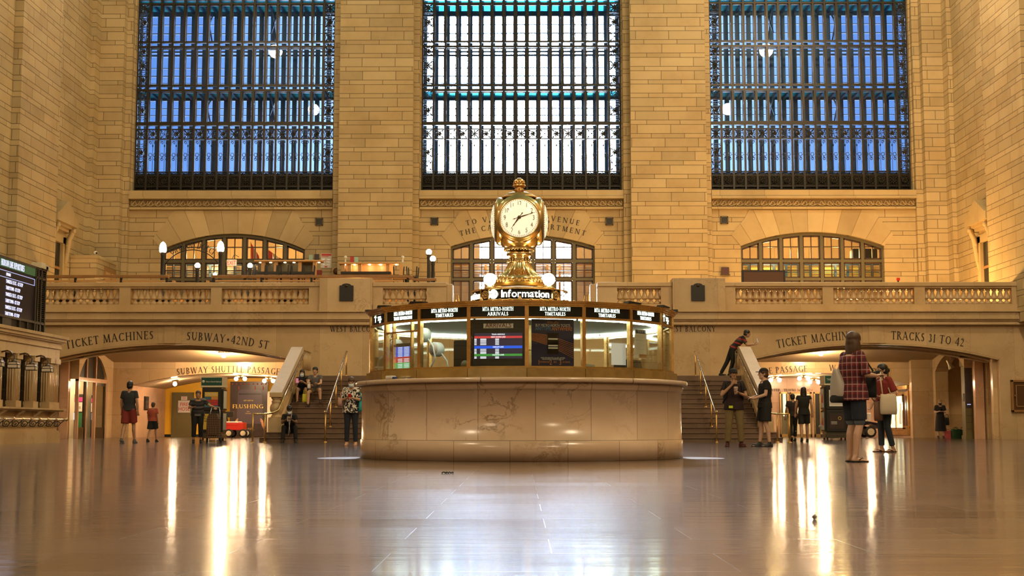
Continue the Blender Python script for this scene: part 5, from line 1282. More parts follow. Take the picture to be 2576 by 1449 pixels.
notice(777,787,641,654,58.19,'small pale green notice on the wall right of the left arched window','wall_notice','notice',flat('mint_paper',(.45,.66,.58),.6))
notice(791,803,639,653,58.19,'small dark notice with red print beside the white safety notice','wall_notice','notice',flat('dark_poster',(.05,.03,.03),.4))
notice(794,810,679,691,58.19,'small red exit plate low beside the dim bar','exit_plate','exit sign',flat('dim_red',(.30,.03,.02),.5))
x,z=P(847,683,57.93); t=thing('round_plate','dark round wall plate with brass rim beside the lit bar','wall plate',(x,57.93,z)); m=MB(); m.M=Matrix.Translation((x,57.93,z))@Matrix.Rotation(pi/2,4,'X'); m.lathe([(0,.03),(.15,.03),(.16,0),(0,0)],(0,0,0),24); m.build('plate',flat('walnut_disc',(.09,.04,.02),.5),t); m=MB(); m.tube(circ(x,z,.16,57.90,24),.014,5); m.build('rim',M['brass_dull'],t)
# chairs turned upside down on the tables
def upchair(px,Y,rz,label):
    x=PX(px,Y,690); zt=6.34
    t=thing('upturned_chair',label,'chair',(x,Y,zt),rz,'chairs turned upside down on tables')
    m=MB(); m.bbox(-.21,.21,-.21,.21,0.02,.06,.01); m.build('seat',M['dark'],t,world=False)
    for a in (-1,1):
        for b in (-1,1): m=MB(); m.bar((a*.18,b*.18,.06),(a*.21,b*.21,.46),.04); m.build('leg',M['dark'],t,world=False)
    m=MB(); m.bar((-.2,.2,.04),(-.2,.26,-.40),.035); m.bar((.2,.2,.04),(.2,.26,-.40),.035); m.bar((-.2,.25,-.38),(.2,.25,-.38),.05); m.bar((-.2,.24,-.22),(.2,.24,-.22),.04); m.build('backrest',M['dark'],t,world=False)
    return t
for px,r,l in ((625,.1,'nearest the short globe lamp'),(655,.1,'second from the short globe lamp'),(684,.1,'third from the short globe lamp'),(716,-.1,'fourth from the short globe lamp'),(748,.15,'fifth from the short globe lamp'),(778,.08,'nearest the white safety notice')):
    upchair(px,54.0,r,'black upturned chair in the row of tables, '+l)
for px,r,l in ((1003,.1,'black upturned chair at the right end of the lit bar'),(1038,-.1,'black upturned chair leaning right of the lit bar')): upchair(px,54.5,r,l)
t=thing('bar_table','long dark table carrying the upturned chairs','table',(PX(700,54),54,ZB)); m=MB(); m.bbox(PX(610,54),PX(795,54),53.82,54.16,6.30,6.34,.01); m.build('table_top',M['wood'],t)
for px in (615,660,705,750,790):
    m=MB(); x=PX(px,54); m.tube([(x,54,5.45),(x,54,6.30)],.04,8); m.build('leg',M['dark'],t)
t=thing('bar_table','small dark table under the two upturned chairs beside the lit bar','table',(PX(1020,54.5),54.5,ZB)); m=MB(); m.bbox(PX(990,54.5),PX(1050,54.5),54.32,54.66,6.30,6.34,.01); m.build('table_top',M['wood'],t); m=MB(); x=PX(1020,54.5); m.tube([(x,54.5,5.45),(x,54.5,6.30)],.04,8); m.build('leg',M['dark'],t)
# right of the balcony
t=thing('notice_screen','brown framed screen standing in front of the right arched window','screen',(PX(1920,51),51,ZB)); m=MB(); xa,xb=PX(1865,51,690),PX(1975,51,690); z1=PZ(681,51); m.box(xa,xb,50.97,51.03,ZB,z1); m.build('frame',M['dark'],t); m=MB(); m.box(xa+.08,xb-.08,50.955,51.0,ZB+.1,z1-.06); m.build('panel',flat('brown_screen_panel',(.10,.045,.02),.5),t)
x,z=P(2265,701,50.0); t=thing('alarm_box','small red fire alarm box behind the right balustrade','alarm box',(x,50.3,ZB)); m=MB(); m.box(x-.055,x+.055,50.25,50.35,z-.04,z+.06); m.build('box',M['red'],t); m=MB(); m.tube([(x,50.3,ZB),(x,50.3,z-.04)],.03,8); m.build('stand',M['dark'],t)
x,z=P(2178,640,59.6); t=thing('hanging_speaker','large dark speaker box seen through the right arched window','speaker',(x,59.9,ZB)); m=MB(); m.bbox(x-.55,x+.55,59.7,60.3,z-.30,z+.28,.06); m.build('cabinet',M['dark'],t); m=MB(); m.tube([(x,60,ZB),(x,60,z-.28)],.05,8); m.build('stand',M['dark'],t)
# red and white banners in the left balcony room
for px,l in ((640,'small red and white flag in the left balcony room'),(690,'large red and white flag in the left balcony room')):
    x=PX(px,60.0,640); w_=.28 if px<650 else .62; t=thing('hanging_flag',l,'flag',(x,60.0,ZB)); z1=PZ(608 if px<650 else 622,60); 
    m=MB(); m.tube([(x-w_*.6,60.02,ZB),(x-w_*.6,60.02,z1)],.02,6); m.build('pole',M['brass_dull'],t)
    for q,c in enumerate((M['red'],M['white'],M['red'])):
        m=MB(); a=x-w_*.6+w_*q*.45; m.prism([(a,z1-.03-.20*q),(a+w_*.45,z1-.03-.20*(q+1)),(a+w_*.55,PZ(656,60)),(a+w_*.15,PZ(656,60))],59.97,60.0); m.build('stripe',c,t)

# draped tables of the terrace seen between the balusters
M['drape']=flat('dark_brown_tablecloth',(.03,.022,.016),.8,var=.2)
for q in range(9):
    x=-16.6+q*1.15; t=thing('terrace_table','small round dark draped table of the terrace, %s'%('in the leftmost balustrade bay','seen second from the left behind the balusters','third from the left behind the balusters','fourth from the left behind the balusters','below the arched iron lettering','below the right acorn lamp','sixth bay table right of the acorn lamps','below the dim bar','beside the left plaque block')[q],'table',(x,50.0,ZB),0,'draped terrace tables'); t.scale=(.74,.74,1)
    m=MB(); m.lathe([(.50,.0),(.47,.4),(.44,.72),(.42,.76),(0,.765)],(0,0,0),24); m.build('tablecloth',M['drape'],t,world=False)
    m=MB(); m.lathe([(.12,.766),(.12,.78),(0,.78)],(-.1,-.1,0),14); m.lathe([(.05,.766),(.03,.80),(.045,.87),(.04,.87),(0,.80)],(.15,-.05,0),10); m.build('place_setting',M['white'],t,world=False)
# ---------- ticket machine room behind the left vestibule doors ----------
M['cream_wall']=flat('cream_lit_wall',(.85,.74,.52),.5,var=.05,scale=1)
v=MB(); v.box(-21.2,-21,49.5,59.4,0,4); v.box(-21.2,-16.0,59.2,59.4,0,4); v.box(-21.2,-16.86,49.3,49.5,0,4); v.box(-21.2,-15.98,49.5,59.4,3.6,3.7); v.box(-16.0,-15.98,55.5,59.2,0,3.6); v.box(-18.02,-17.97,49.6,58.8,0,3.6); v.box(-18.0,-16.0,58.75,58.8,0,3.6)
struct('wall_ticket_machine_room',v,M['cream_wall'],'cream walled ticket machine room behind the left doors')
lamp('machine_room_light',(-17.2,54.6,3.2),300,(1.0,.80,.52),.3)
t=thing('door_3','pale framed doors with dark lunette glass in the left vestibule',None,(-16.45,52.5,0)); t['kind']='structure'
zT=PZ(957,52.5); X=-16.42
m=MB()
for y in (50.80,51.75,52.85,54.2): m.box(X-.06,X+.06,y-.05,y+.05,0,zT+(.95 if 51<y<54 else .35))
m.box(X-.07,X+.07,50.75,54.25,zT-.07,zT+.08); m.build('frame',M['pink'],t)
m=MB(); A=arc_pts(52.5,1.75,PZ(955,53)-.05,PZ(893,53),18,51.1,54.1); m.strip([(p[0],zT) for p in A],A,X-.02,X-.01,'x'); m.build('lunette_glass',M['dark'],t)
m=MB(); 
for a,b,c,d_ in ((52.9,54.15,0,.42),(52.9,54.15,zT-.18,zT-.07),(52.9,52.98,0,zT),(54.05,54.15,0,zT),(50.85,51.7,0,.42),(50.85,50.93,0,zT),(51.6,51.7,0,zT)): m.box(X-.03,X+.03,a,b,c,d_)
m.build('door_leaf',M['bronze'],t)
m=MB(); m.box(X-.005,X+.005,52.98,54.05,.42,zT-.18); m.build('door_glass',M['glass'],t)
M['scrwhite']=glow('white_machine_screen',(.9,.95,1.0),1.0); M['pinkscr']=flat('magenta_screen',(.5,.02,.15),.4,emit=(.8,.05,.2),es=.5); M['mgreen']=flat('green_machine_panel',(.02,.16,.06),.4)
def machine(px,Y,label):
    x=PX(px,Y); t=thing('ticket_machine',label,'ticket machine',(x,Y,0),0,'ticket machines')
    t.scale=(.52,1,1); m=MB(); m.bbox(-.36,.36,0,.6,0,1.75,.02); m.build('cabinet',M['dark'],t,world=False)
    m=MB(); m.box(-.34,.34,-.02,0,1.45,1.62); m.build('header',M['pinkscr'],t,world=False)
    m=MB(); m.box(-.34,.34,-.02,0,1.05,1.42); m.build('price_panel',M['white'],t,world=False)
    m=MB(); m.box(-.28,.02,-.03,0,.72,1.0); m.build('screen',M['scrwhite'],t,world=False)
    m=MB(); m.box(.05,.34,-.02,0,.25,1.0); m.build('coin_panel',M['mgreen'],t,world=False)
    o=sans('Tickets',.2,M['dark'],'panel_lettering',.004,sx=.8,parent=t); o.location=(0,-.024,1.16)
machine(247,57.0,'ticket machine with green panel behind the glass door of the left vestibule'); machine(203,55.3,'ticket machine seen between the two pale door posts of the left vestibule')
# ---------- yellow wall of the left passage ----------
YY=60.58
t=thing('door_4','olive green fire hose door in the yellow wall',None,(PX(466,YY),YY,0)); t['kind']='structure'
M['olivepaint']=flat('olive_door_paint',(.16,.13,.05),.5,var=.06)
m=MB(); m.box(PX(441,YY),PX(491,YY),YY-.05,YY,0,PZ(990,YY)); m.build('leaf',M['olivepaint'],t)
m=MB(); 
for a,b,c,d_ in ((438,441.5,1100,988),(490,493,1100,988)): m.box(PX(a,YY),PX(b,YY),YY-.08,YY,0,PZ(d_,YY))
m.box(PX(438,YY),PX(493,YY),YY-.08,YY,PZ(990,YY),PZ(987,YY))
for y in (1008,1045,1085): m.box(PX(440,YY),PX(443,YY),YY-.1,YY,PZ(y,YY),PZ(y-7,YY))
m.build('frame',M['olivepaint'],t)
def firesign(t,xa,xb,za,zb,Y):
    for q,s in enumerate(('FIRE','HOSE')):
        o=sans(s,(zb-za)*.42,M['red'],'sign_lettering',.004,sx=.92,parent=t); o.location=Vector(((xa+xb)/2,Y-.002,zb-(zb-za)*(.46+.38*q)))-t.location
notice(448,479,1007.5,1038,YY-.06,'white FIRE HOSE sign with red letters on the olive door','fire_hose_sign','sign',M['white'],firesign)
def lines(t,xa,xb,za,zb,Y):
    m=MB()
    for q in range(5): m.box(xa+.05,xb-.05,Y-.002,Y+.002,za+(zb-za)*(.15+.17*q),za+(zb-za)*(.20+.17*q))
    m.build('printed_lines',M['red'],t)
notice(456,471,997,1006.5,YY-.06,'small white sheet taped above the FIRE HOSE sign','paper_sheet','notice',M['white'],lines)
t=thing('wall_plate','narrow black plate on the pinkish wall of the left passage','wall plate',(-15.65,57.4,PZ(1031,57.4))); m=MB(); m.box(-15.665,-15.62,57.1,57.72,PZ(1031,57.4),PZ(997,57.4)); m.build('plate',M['dark'],t)
m=MB(); m.box(-15.63,-15.61,57.15,57.67,PZ(1028,57.4),PZ(1000,57.4)); m.build('plate_face',M['black'],t)
# big poster
M['poster_bg']=flat('dark_poster_print',(.045,.028,.026),.35,var=.5,scale=3); M['case']=flat('slate_suitcase_print',(.085,.065,.085),.35); M['yel']=flat('yellow_print',(.90,.62,.08),.4); M['skin_print']=flat('skin_tone_print',(.62,.30,.17),.5); M['lantern_print']=flat('red_lantern_print',(.40,.06,.03),.4)
YP_=59.6
xa,xb=PX(583,YP_),PX(677,YP_); z1=PZ(960,YP_); W=xb-xa
t=thing('advert_poster','tall dark FLUSHING advert with a grey suitcase held by two hands, left of the stairs','poster',((xa+xb)/2,YP_,0))
m=MB(); m.box(xa,xb,YP_,YP_+.06,0.02,z1); m.build('print',M['poster_bg'],t)
m=MB(); m.box(xb,xb+.22,YP_-.08,YP_+.06,0,PZ(988,YP_)); m.box(xb+.02,xb+.25,YP_-.1,YP_+.08,PZ(988,YP_),PZ(985,YP_)); m.build('cream_post',M['cream'],t)
q_=lambda px,py:(PX(px,YP_,1030),PZ(py,YP_))
m=MB(); o_=[]
(a,b),(c,d_)=q_(598,1066),q_(658,980)
for cx,cz,a0 in ((c-.12,d_-.12,0),(a+.12,d_-.12,90)): o_+=[(cx+.12*cos(radians(a0+s*22.5)),cz+.12*sin(radians(a0+s*22.5))) for s in range(5)]
o_+=[(a-.04,b+.1),(a+.02,b),(c+.02,b),(c+.05,b+.1)]; m.prism(o_,YP_-.012,YP_); m.build('printed_suitcase',M['case'],t)
m=MB(); m.box(q_(600,990)[0],q_(656,990)[0],YP_-.016,YP_-.01,PZ(993,YP_),PZ(989.5,YP_)); m.build('suitcase_band',M['dark'],t)
m=MB()
for s,px in ((-1,596),(1,659)):
    x,z=q_(px,1062)
    for f in range(3): m.tube([(x+s*.02,YP_-.012,z-.05*f+.10),(x-s*.06,YP_-.012,z-.05*f+.15)],.02,5)
    m.tube([(x,YP_-.01,z+.08),(x+s*.05,YP_-.01,z-.12),(x+s*.16,YP_-.01,z-.36)],[.05,.06,.05],7)
m.build('printed_hands',M['skin_print'],t)
m=MB()
for q in range(9): m.ball((xa+W*(q+.5)/9,YP_-.0,PZ(966,YP_)),.035,7,5)
for px in (604,645,665): m.ball((PX(px,YP_),YP_,PZ(976,YP_)),.03,6,5,1,1,3)
m.build('printed_lanterns',M['lantern_print'],t)
v=MB(); letters(v,'FLUSHING',line_at(PX(628,YP_),YP_-.016,PZ(1027,YP_)),.17,gap=.02,sx=W*.82/(text_w('FLUSHING',.02)*.17),d=.004); v.build('poster_lettering',M['yel'],t)
for s,py,sz,mm_ in (('GET LOST IN',1009,.055,M['yel']),('PACK',1036,.035,M['yel']),('YOUR BAGS',1041,.035,M['yel']),('PARAVEL',1082,.11,M['wood_lt'])):
    o=sans(s,sz*1.3,mm_,'poster_lettering',.004,parent=t); o.location=Vector((PX(629,YP_),YP_-.018,PZ(py,YP_)))-t.location
# ---------- kiosks ----------
M['kgreen']=flat('deep_green_header',(.012,.085,.06),.35); M['kbody']=flat('dark_olive_kiosk',(.055,.045,.025),.4)
BLOCKS=[flat('print_block_%d'%q,c,.5) for q,c in enumerate(((.75,.50,.07),(.06,.16,.26),(.72,.30,.08),(.55,.05,.04),(.10,.32,.08),(.60,.04,.05),(.05,.14,.28)))]
def kiosk(px0,px1,Y,ztop,label,head,kind):
    x0,x1=PX(px0,Y),PX(px1,Y); w=x1-x0; d=.72; t=thing('information_kiosk',label,'kiosk',((x0+x1)/2,Y+d/2,0))
    m=MB(); m.bbox(x0+.03,x1-.03,Y+.03,Y+d-.03,.16,ztop-.3,.01); m.build('body',M['kbody'],t)
    m=MB(); m.bbox(x0-.02,x1+.02,Y-.03,Y+d+.03,.07,.2,.01); m.build('base',M['kbody'],t)
    m=MB(); m.bbox(x0-.01,x1+.01,Y-.01,Y+d+.01,ztop-.32,ztop,.01); m.box(x0-.02,x1+.02,Y-.02,Y+d+.02,ztop-.34,ztop-.30); hd=m.build('header_box',M['cream'],t)
    m=MB(); m.box(x0+.01,x1-.01,Y-.02,Y-.01,ztop-.28,ztop-.02); m.build('header_panel',M['kgreen'],hd)
    o=sans(head,.072 if kind==0 else .10,M['white'],'header_lettering',.004,sx=.78,parent=hd); o.location=Vector(((x0+x1)/2+(.065 if kind==0 else 0),Y-.024,ztop-.18))-t.location
    if kind==0: m=MB(); m.M=Matrix.Translation((x0+.075,Y-.02,ztop-.15))@Matrix.Rotation(pi/2,4,'X'); m.lathe([(0,.005),(.045,.005),(.045,0),(0,0)],(0,0,0),18); m.build('round_logo',M['white'],hd)
    zm=.2+(ztop-.5)*.47
    for (za,zb) in ((.28,zm),(zm+.04,ztop-.40)):
        m=MB(); m.bbox(x0+.04,x1-.04,Y-.025,Y+.03,za,zb,.01); fr=m.build('poster_frame',M['dark'],t)
        a,b=x0+.13,x1-.13; c,e=za+.10,zb-.10; H=e-c; yy=Y-.03
        def rect(u0,u1,v0,v1,mat,nm='print'):
            m=MB(); m.box(a+(b-a)*u0,a+(b-a)*u1,yy-.004,yy+.006,c+H*v0,c+H*v1); m.build(nm,mat,fr)
        if kind==0 and za>.5:
            rect(0,1,.70,1,BLOCKS[0]); rect(0,.48,.50,.69,BLOCKS[1]); rect(.50,1,.50,.69,BLOCKS[2]); rect(0,1,.31,.49,BLOCKS[3]); rect(0,.46,.12,.30,BLOCKS[4]); rect(.48,1,.12,.30,BLOCKS[5]); rect(0,1,0,.11,BLOCKS[6])
            o=sans('A safety reminder\nfrom Metro-North',.05,M['white'],'poster_lettering',.003,'LEFT',parent=fr); o.location=Vector((a+.02,yy-.006,c+H*.88))-t.location
        elif kind==0:
            rect(-.1,1.1,-.05,1.05,BLOCKS[0]); o=sans('A Safe Travels\nKeep your\ndistance',.085,M['dark'],'poster_lettering',.003,'LEFT',parent=fr); o.location=Vector((a,yy-.008,c+H*.82))-t.location
        elif za>.5:
            rect(0,1,0,1,M['white']); m=MB()
            for q in range(16): m.box(a+.03,b-.03-.1*(q%3==2),yy-.007,yy,c+H*(.12+.048*q),c+H*(.13+.048*q))
            m.build('printed_lines',M['steel'],fr); o=sans('RULES',.06,M['dark'],'poster_lettering',.003,parent=fr); o.location=Vector(((a+b)/2,yy-.008,c+H*.92))-t.location
        else:
            rect(0,1,0,1,M['poster_bg']); m=MB(); m.tube(circ((a+b)/2+.1,c+H*.68,.05,yy-.006,14),.008,5); m.build('printed_crest',M['yel'],fr); m=MB(); 
            for q in range(4): m.box(a+.05,a+.25,yy-.007,yy,c+H*(.30+.05*q),c+H*(.315+.05*q))
            m.build('printed_lines',M['white'],fr)
    sx_=x1 if kind==0 else x0; s=1 if kind==0 else -1
    for (za,zb) in ((.28,zm),(zm+.04,ztop-.40)):
        m=MB(); p,q=sorted((sx_-s*.02,sx_+s*.02)); m.box(p,q,Y+.08,Y+d-.08,za,zb); fr=m.build('side_frame',M['dark'],t)
        m=MB(); p,q=sorted((sx_+s*.015,sx_+s*.028)); m.box(p,q,Y+.14,Y+d-.14,za+.06,zb-.06); pr_=m.build('side_poster',M['white'],fr)
        if kind: m=MB(); p,q=sorted((sx_+s*.025,sx_+s*.034)); m.prism([(Y+.2,za+.2),(Y+.45,za+.25),(Y+.3,zb-.2),(Y+.22,zb-.3)],p,q,'x'); m.build('red_print',M['red'],fr)
    for a in (x0+.08,x1-.08):
        for b in (Y+.08,Y+d-.08): m=MB(); m.M=Matrix.Translation((a,b,.035))@Matrix.Rotation(pi/2,4,'Y'); m.lathe([(0,-.02),(.035,-.02),(.035,.02),(0,.02)],(0,0,0),10); m.M=None; m.box(a-.012,a+.012,b-.012,b+.012,.03,.08); m.build('caster',M['rubber'],t)
kiosk(510,563,45.2,PZ(948,45.2),'dark information kiosk with green Metro-North Railroad header by the yellow wall','Metro-North Railroad',0)
kiosk(2071,2126,47.0,PZ(944,47.0),'dark kiosk with green header behind the woman in the plaid shirt','THE NEW HAVEN',1)
# ---------- carts ----------
def wheel(m,c,r,w,axis='Y'):
    m.M=Matrix.Translation(c)@Matrix.Rotation(pi/2,4,'X' if axis=='Y' else 'Y'); m.lathe([(r*.55,-w/2),(r*.9,-w/2),(r,-w*.3),(r,w*.3),(r*.9,w/2),(r*.55,w/2)],(0,0,0),24); m.M=None
def hub(m,c,r,w,n=5):
    m.M=Matrix.Translation(c)@Matrix.Rotation(pi/2,4,'X'); m.lathe([(r*.52,-w*.2),(r*.60,-w*.2),(r*.60,w*.45),(r*.52,w*.45)],(0,0,0),24); m.lathe([(0,w*.2),(r*.14,w*.2),(r*.14,w*.45),(0,w*.5)],(0,0,0),12)
    for k in range(n): a=k*2*pi/n; m.bar((r*.1*cos(a),r*.1*sin(a),w*.35),(r*.56*cos(a),r*.56*sin(a),w*.35),r*.16,r*.1)
    m.M=None
Yc=56.2; x=PX(592,Yc)
t=thing('tow_cart','small red tow cart with a cream tyre parked before the FLUSHING advert','cart',(x,Yc+.3,0))
m=MB(); m.bbox(x-.35,x+.42,Yc,Yc+.7,.30,.62,.03); m.bbox(x-.40,x+.20,Yc-.02,Yc+.72,.50,.60,.02); m.build('body',M['red'],t)
m=MB(); m.bbox(x-.38,x+.22,Yc-.03,Yc+.73,.60,.66,.02); m.build('deck',M['white'],t)
for dx in (-.16,.42):
    for yy in (Yc-.02,Yc+.72): m=MB(); wheel(m,(x+dx,yy,.175),.175,.12); w_=m.build('wheel',M['rubber'],t); m=MB(); hub(m,(x+dx,yy,.175),.175,.19,6); m.build('hub',M['cream'],w_)
m=MB(); m.tube([(x-.3,Yc+.35,.62),(x-.38,Yc+.35,1.0),(x-.25,Yc+.35,1.05)],.025,6); m.bbox(x-.36,x-.06,Yc+.2,Yc+.5,.82,1.06,.02); m.build('seat_back',M['dark'],t)
Yc=56.6; x=PX(2190,Yc,1080)
t=thing('utility_vehicle','dark and white electric utility vehicle with alloy wheels behind the woman in red','vehicle',(x-.6,Yc+.4,0))
m=MB(); m.prism([(x-1.7,.22),(x-.36,.22),(x-.33,.38),(x-.22,.50),(x,.56),(x+.22,.50),(x+.34,.36),(x+.42,.36),(x+.44,.48),(x+.30,.60),(x-.1,.66),(x-.9,.60),(x-1.75,.62),(x-1.9,.45)],Yc,Yc+1.1); m.build('body',flat('navy_vehicle_paint',(.012,.012,.03),.2),t)
m=MB(); m.bbox(x-.42,x+.06,Yc+.05,Yc+1.05,.66,1.0,.03); m.build('rear_box',M['white'],t)
m=MB(); m.bbox(x-1.3,x-.5,Yc+.1,Yc+1.0,.60,.74,.04); m.bbox(x-.62,x-.45,Yc+.1,Yc+1.0,.7,1.15,.04); m.build('seat',M['white'],t)
m=MB(); m.tube([(x-1.35,Yc+.3,.6),(x-1.15,Yc+.3,1.0)],.025,6); m.tube([(x-1.13+.13*cos(a*.4)*.4,Yc+.3+.17*sin(a*.4),1.0+.1*cos(a*.4)) for a in range(17)],.018,5); m.build('steering_wheel',M['dark'],t)
m=MB(); m.box(x+.40,x+.45,Yc+.0,Yc+.12,.47,.54); m.build('tail_lamp',M['red'],t)
for dx in (0,-1.45):
    for yy in (Yc+.02,Yc+1.08): m=MB(); wheel(m,(x+dx,yy,.235),.235,.16); w_=m.build('wheel',M['rubber'],t); m=MB(); hub(m,(x+dx,yy-.0,.235),.235,.25); m.build('alloy_rim',M['cream'],w_)
# trolley bag of the stooped shopper
x=PX(537,37.6,1085); Yt=37.6
t=thing('shopping_trolley','brown plaid two wheeled shopping trolley in front of the kiosk with green header','shopping trolley',(x,Yt,0))
M['plaidbag']=None
def plaid(name,base,c1,c2,sc=14,rough=.85):
    t=NT(name); tc=t.n('TexCoord'); sx=t.n('SeparateXYZ'); t.t.links.new(tc.outputs['Object'],sx.inputs[0])
    def band(s,per,w): k=t.mt('FRACT',t.mt('MULTIPLY',s,per)); return t.mt('MULTIPLY',t.mt('LESS_THAN',k,w),1.0)
    a=t.mt('ADD',sx.outputs[0],t.mt('MULTIPLY',sx.outputs[1],1.0)); z=sx.outputs[2]
    c=t.mix(t.mt('MULTIPLY',band(a,sc,.45),.55),base,c1); c=t.mix(t.mt('MULTIPLY',band(z,sc,.45),.55),c,c1)
    c=t.mix(t.mt('MULTIPLY',band(t.mt('ADD',a,.02),sc,.12),.75),c,c2); c=t.mix(t.mt('MULTIPLY',band(t.mt('ADD',z,.02),sc,.12),.75),c,c2)
    return t.bsdf(c,rough)
M['plaidbag']=plaid('brown_plaid_cloth',(.11,.060,.032),(.045,.025,.015),(.20,.11,.05),16)
m=MB(); m.prism([(x-.17,.14),(x+.17,.14),(x+.16,.66),(x+.10,.80),(x-.10,.80),(x-.16,.66)],Yt-.14,Yt+.14); m.bbox(x-.12,x+.12,Yt-.17,Yt-.13,.22,.46,.01); m.build('bag',M['plaidbag'],t)
m=MB()
for s in (-1,1): m.tube([(x+s*.15,Yt+.16,.10),(x+s*.13,Yt+.17,.85),(x+s*.10,Yt+.2,.98)],.013,6)
m.tube([(x-.10,Yt+.2,.98),(x+.10,Yt+.2,.98)],.013,6); m.tube([(x-.18,Yt+.1,.08),(x+.18,Yt+.1,.08)],.012,6); m.box(x-.12,x+.12,Yt-.14,Yt-.12,0.0,.02); m.bar((x-.1,Yt-.13,0),(x-.1,Yt-.1,.16),.015); m.bar((x+.1,Yt-.13,0),(x+.1,Yt-.1,.16),.015); m.build('frame',M['steel'],t)
for s in (-1,1): m=MB(); wheel(m,(x+s*.19,Yt+.1,.085),.085,.03,'X'); m.build('wheel',M['rubber'],t)
# ---------- right vestibule ----------
M['lit_case']=flat('lit_case_back',(.85,.8,.55),.5,emit=(.95,1.0,.70),es=.85)
X=15.66; ya=15.67*FPX/(2273-1310); yb=15.67*FPX/(2226-1310)
t=thing('display_case','brightly lit brass display case in the right wall of the right passage','display case',(X,57.5,0))
def rx(m,d0,d1,y0,y1,z0,z1): m.box(X-d1,X-d0,y0,y1,z0,z1)
z0c,z1c=PZ(1076,57),PZ(997,57)
m=MB(); rx(m,0,.10,Y2+.52,ya+1.9 if False else 59.6,PZ(978,57)-.05,PZ(972,57)); rx(m,0,.06,Y2+.55,59.6,.1,PZ(985,57)); m.build('brass_surround',M['brass_dull'],t)
m=MB(); rx(m,.06,.075,56.2,59.3,z0c,z1c); m.build('lit_back',M['lit_case'],t)
m=MB(); 
for y in (56.15,57.2,58.3,59.35): rx(m,.06,.12,y-.05,y+.05,z0c-.05,z1c+.05)
rx(m,.06,.12,56.1,59.4,z1c,z1c+.12); rx(m,.06,.12,56.1,59.4,z0c-.08,z0c); m.build('case_frame',M['brass'],t)
m=MB()
for q in range(4): rx(m,.075,.11,56.5+q*.7,56.75+q*.7,z0c+.15+.12*(q%2),z1c-.3); 
m.build('shelf_goods',M['white'],t)
m=MB(); rx(m,.05,.075,55.75,56.05,PZ(1071,56),PZ(996,56)); m.build('dark_info_panel',flat('purple_info_panel',(.10,.05,.05),.3),t)
m=MB()
for q in range(7): z=PZ(986,56)+q*.028; rx(m,.04,.08,55.7,56.9,z,z+.014)
m.build('vent_louvre',M['dark'],t)
lamp('display_case_light',(X-.5,57.6,1.3),14,(.95,1.0,.75),.15)
# brass framed doors in the end wall
for q,(a,b,c) in enumerate(((1957,1979,0),(1983,2036,1),(2042,2060,0))):
    Yd=60.56; t=thing('door_%d'%(5+q),('narrow glazed brass door left in the end wall of the right passage','wide pale panel between the brass doors of the right passage','narrow dark brass door right in the end wall of the right passage')[q],None,(PX((a+b)/2,Yd),Yd,0)); t['kind']='structure'
    z1=PZ(987,Yd); m=MB(); xa,xb=PX(a,Yd),PX(b,Yd)
    for u0,u1,v0,v1 in ((xa,xa+.06,0,z1),(xb-.06,xb,0,z1),(xa,xb,z1-.06,z1),(xa,xb,0,.12)): m.box(u0,u1,Yd-.06,Yd,v0,v1)
    m.build('frame',M['brass_dull'],t); m=MB(); m.box(xa,xb,Yd-.03,Yd-.01,0,z1); m.build('leaf',(M['olive'],M['cream'],M['dark'])[q],t)
    if q==0: m=MB(); m.box((xa+xb)/2-.05,(xa+xb)/2+.08,Yd-.05,Yd-.03,.9,1.9); m.build('lit_slot',M['lit_case'],t)
v=MB(); v.box(15.5,22.5,54.6,54.9,0,4); v.box(22.3,22.5,49.5,54.9,0,4); v.box(16.9,22.5,49.3,49.5,0,4); v.box(16.4,22.5,49.3,54.9,3.35,3.5); struct('wall_right_niche',v,M['marble'],'marble wall behind the woman in the black dress')
# spot lamp in the niche
x,z=P(2391,921,53.0); t=thing('spot_lamp','white can spotlight under the vault of the right niche','spotlight',(x,53,z))
m=MB(); m.M=Matrix.Translation((x,53,z))@Matrix.Rotation(radians(-28),4,'Y'); m.lathe([(.03,.26),(.05,.24),(.055,.12),(.11,-.06),(.115,-.10),(.10,-.10)],(0,0,0),18); m.M=None; m.tube([(x+.05,53,z+.22),(x+.02,53,z+.42),(x,53,z+.75)],.02,6); m.build('can',M['cream'],t)
m=MB(); m.M=Matrix.Translation((x,53,z))@Matrix.Rotation(radians(-28),4,'Y'); m.lathe([(0,-.095),(.10,-.095),(.0,-.10)],(0,0,0),18); m.build('lamp_face',M['bulb'],t)
l_=lamp('spot_lamp_light',(x+.06,52.95,z-.14),60,TUNG,.08,'SPOT',spot_size=1.9,spot_blend=.6); l_.rotation_euler=(0,radians(-28),0)
# track display pillar
x0,x1=PX(2421,51.2),PX(2447,51.2); t=thing('track_display','slim cream pillar with a tall dark track display in the right vestibule','display pillar',((x0+x1)/2,51.3,0))
m=MB(); m.box(x0,x1,51.2,51.6,0,PZ(905,51.2)); m.box(x0-.03,x1+.1,51.15,51.65,0,.12); m.bbox(x0-.05,x1+.02,51.12,51.65,PZ(922,51.2),PZ(905,51.2),.02); m.build('pillar',M['olivepaint'],t)
m=MB(); m.box(x0+.01,PX(2436,51.2),51.17,51.21,PZ(1026,51.2),PZ(925,51.2)); sc_=m.build('tall_screen',flat('grey_violet_screen',(.07,.06,.065),.25),t)
m=MB(); m.box(x0+.06,PX(2434,51.2),51.16,51.18,PZ(1018.5,51.2),PZ(1016.5,51.2)); m.build('lit_line',M['ledbox'],sc_)
o=sans('10 11',.13,M['dark'],'pillar_lettering',.004,sx=.8,parent=t); o.location=Vector(((x0+x1)/2-.05,51.11,PZ(917,51.2)))-t.location
m=MB(); m.box(PX(2415,51.4),x0+.02,51.3,51.4,PZ(1010,51.3),PZ(990,51.3)); m.build('side_box',M['dark'],t)
m=MB()
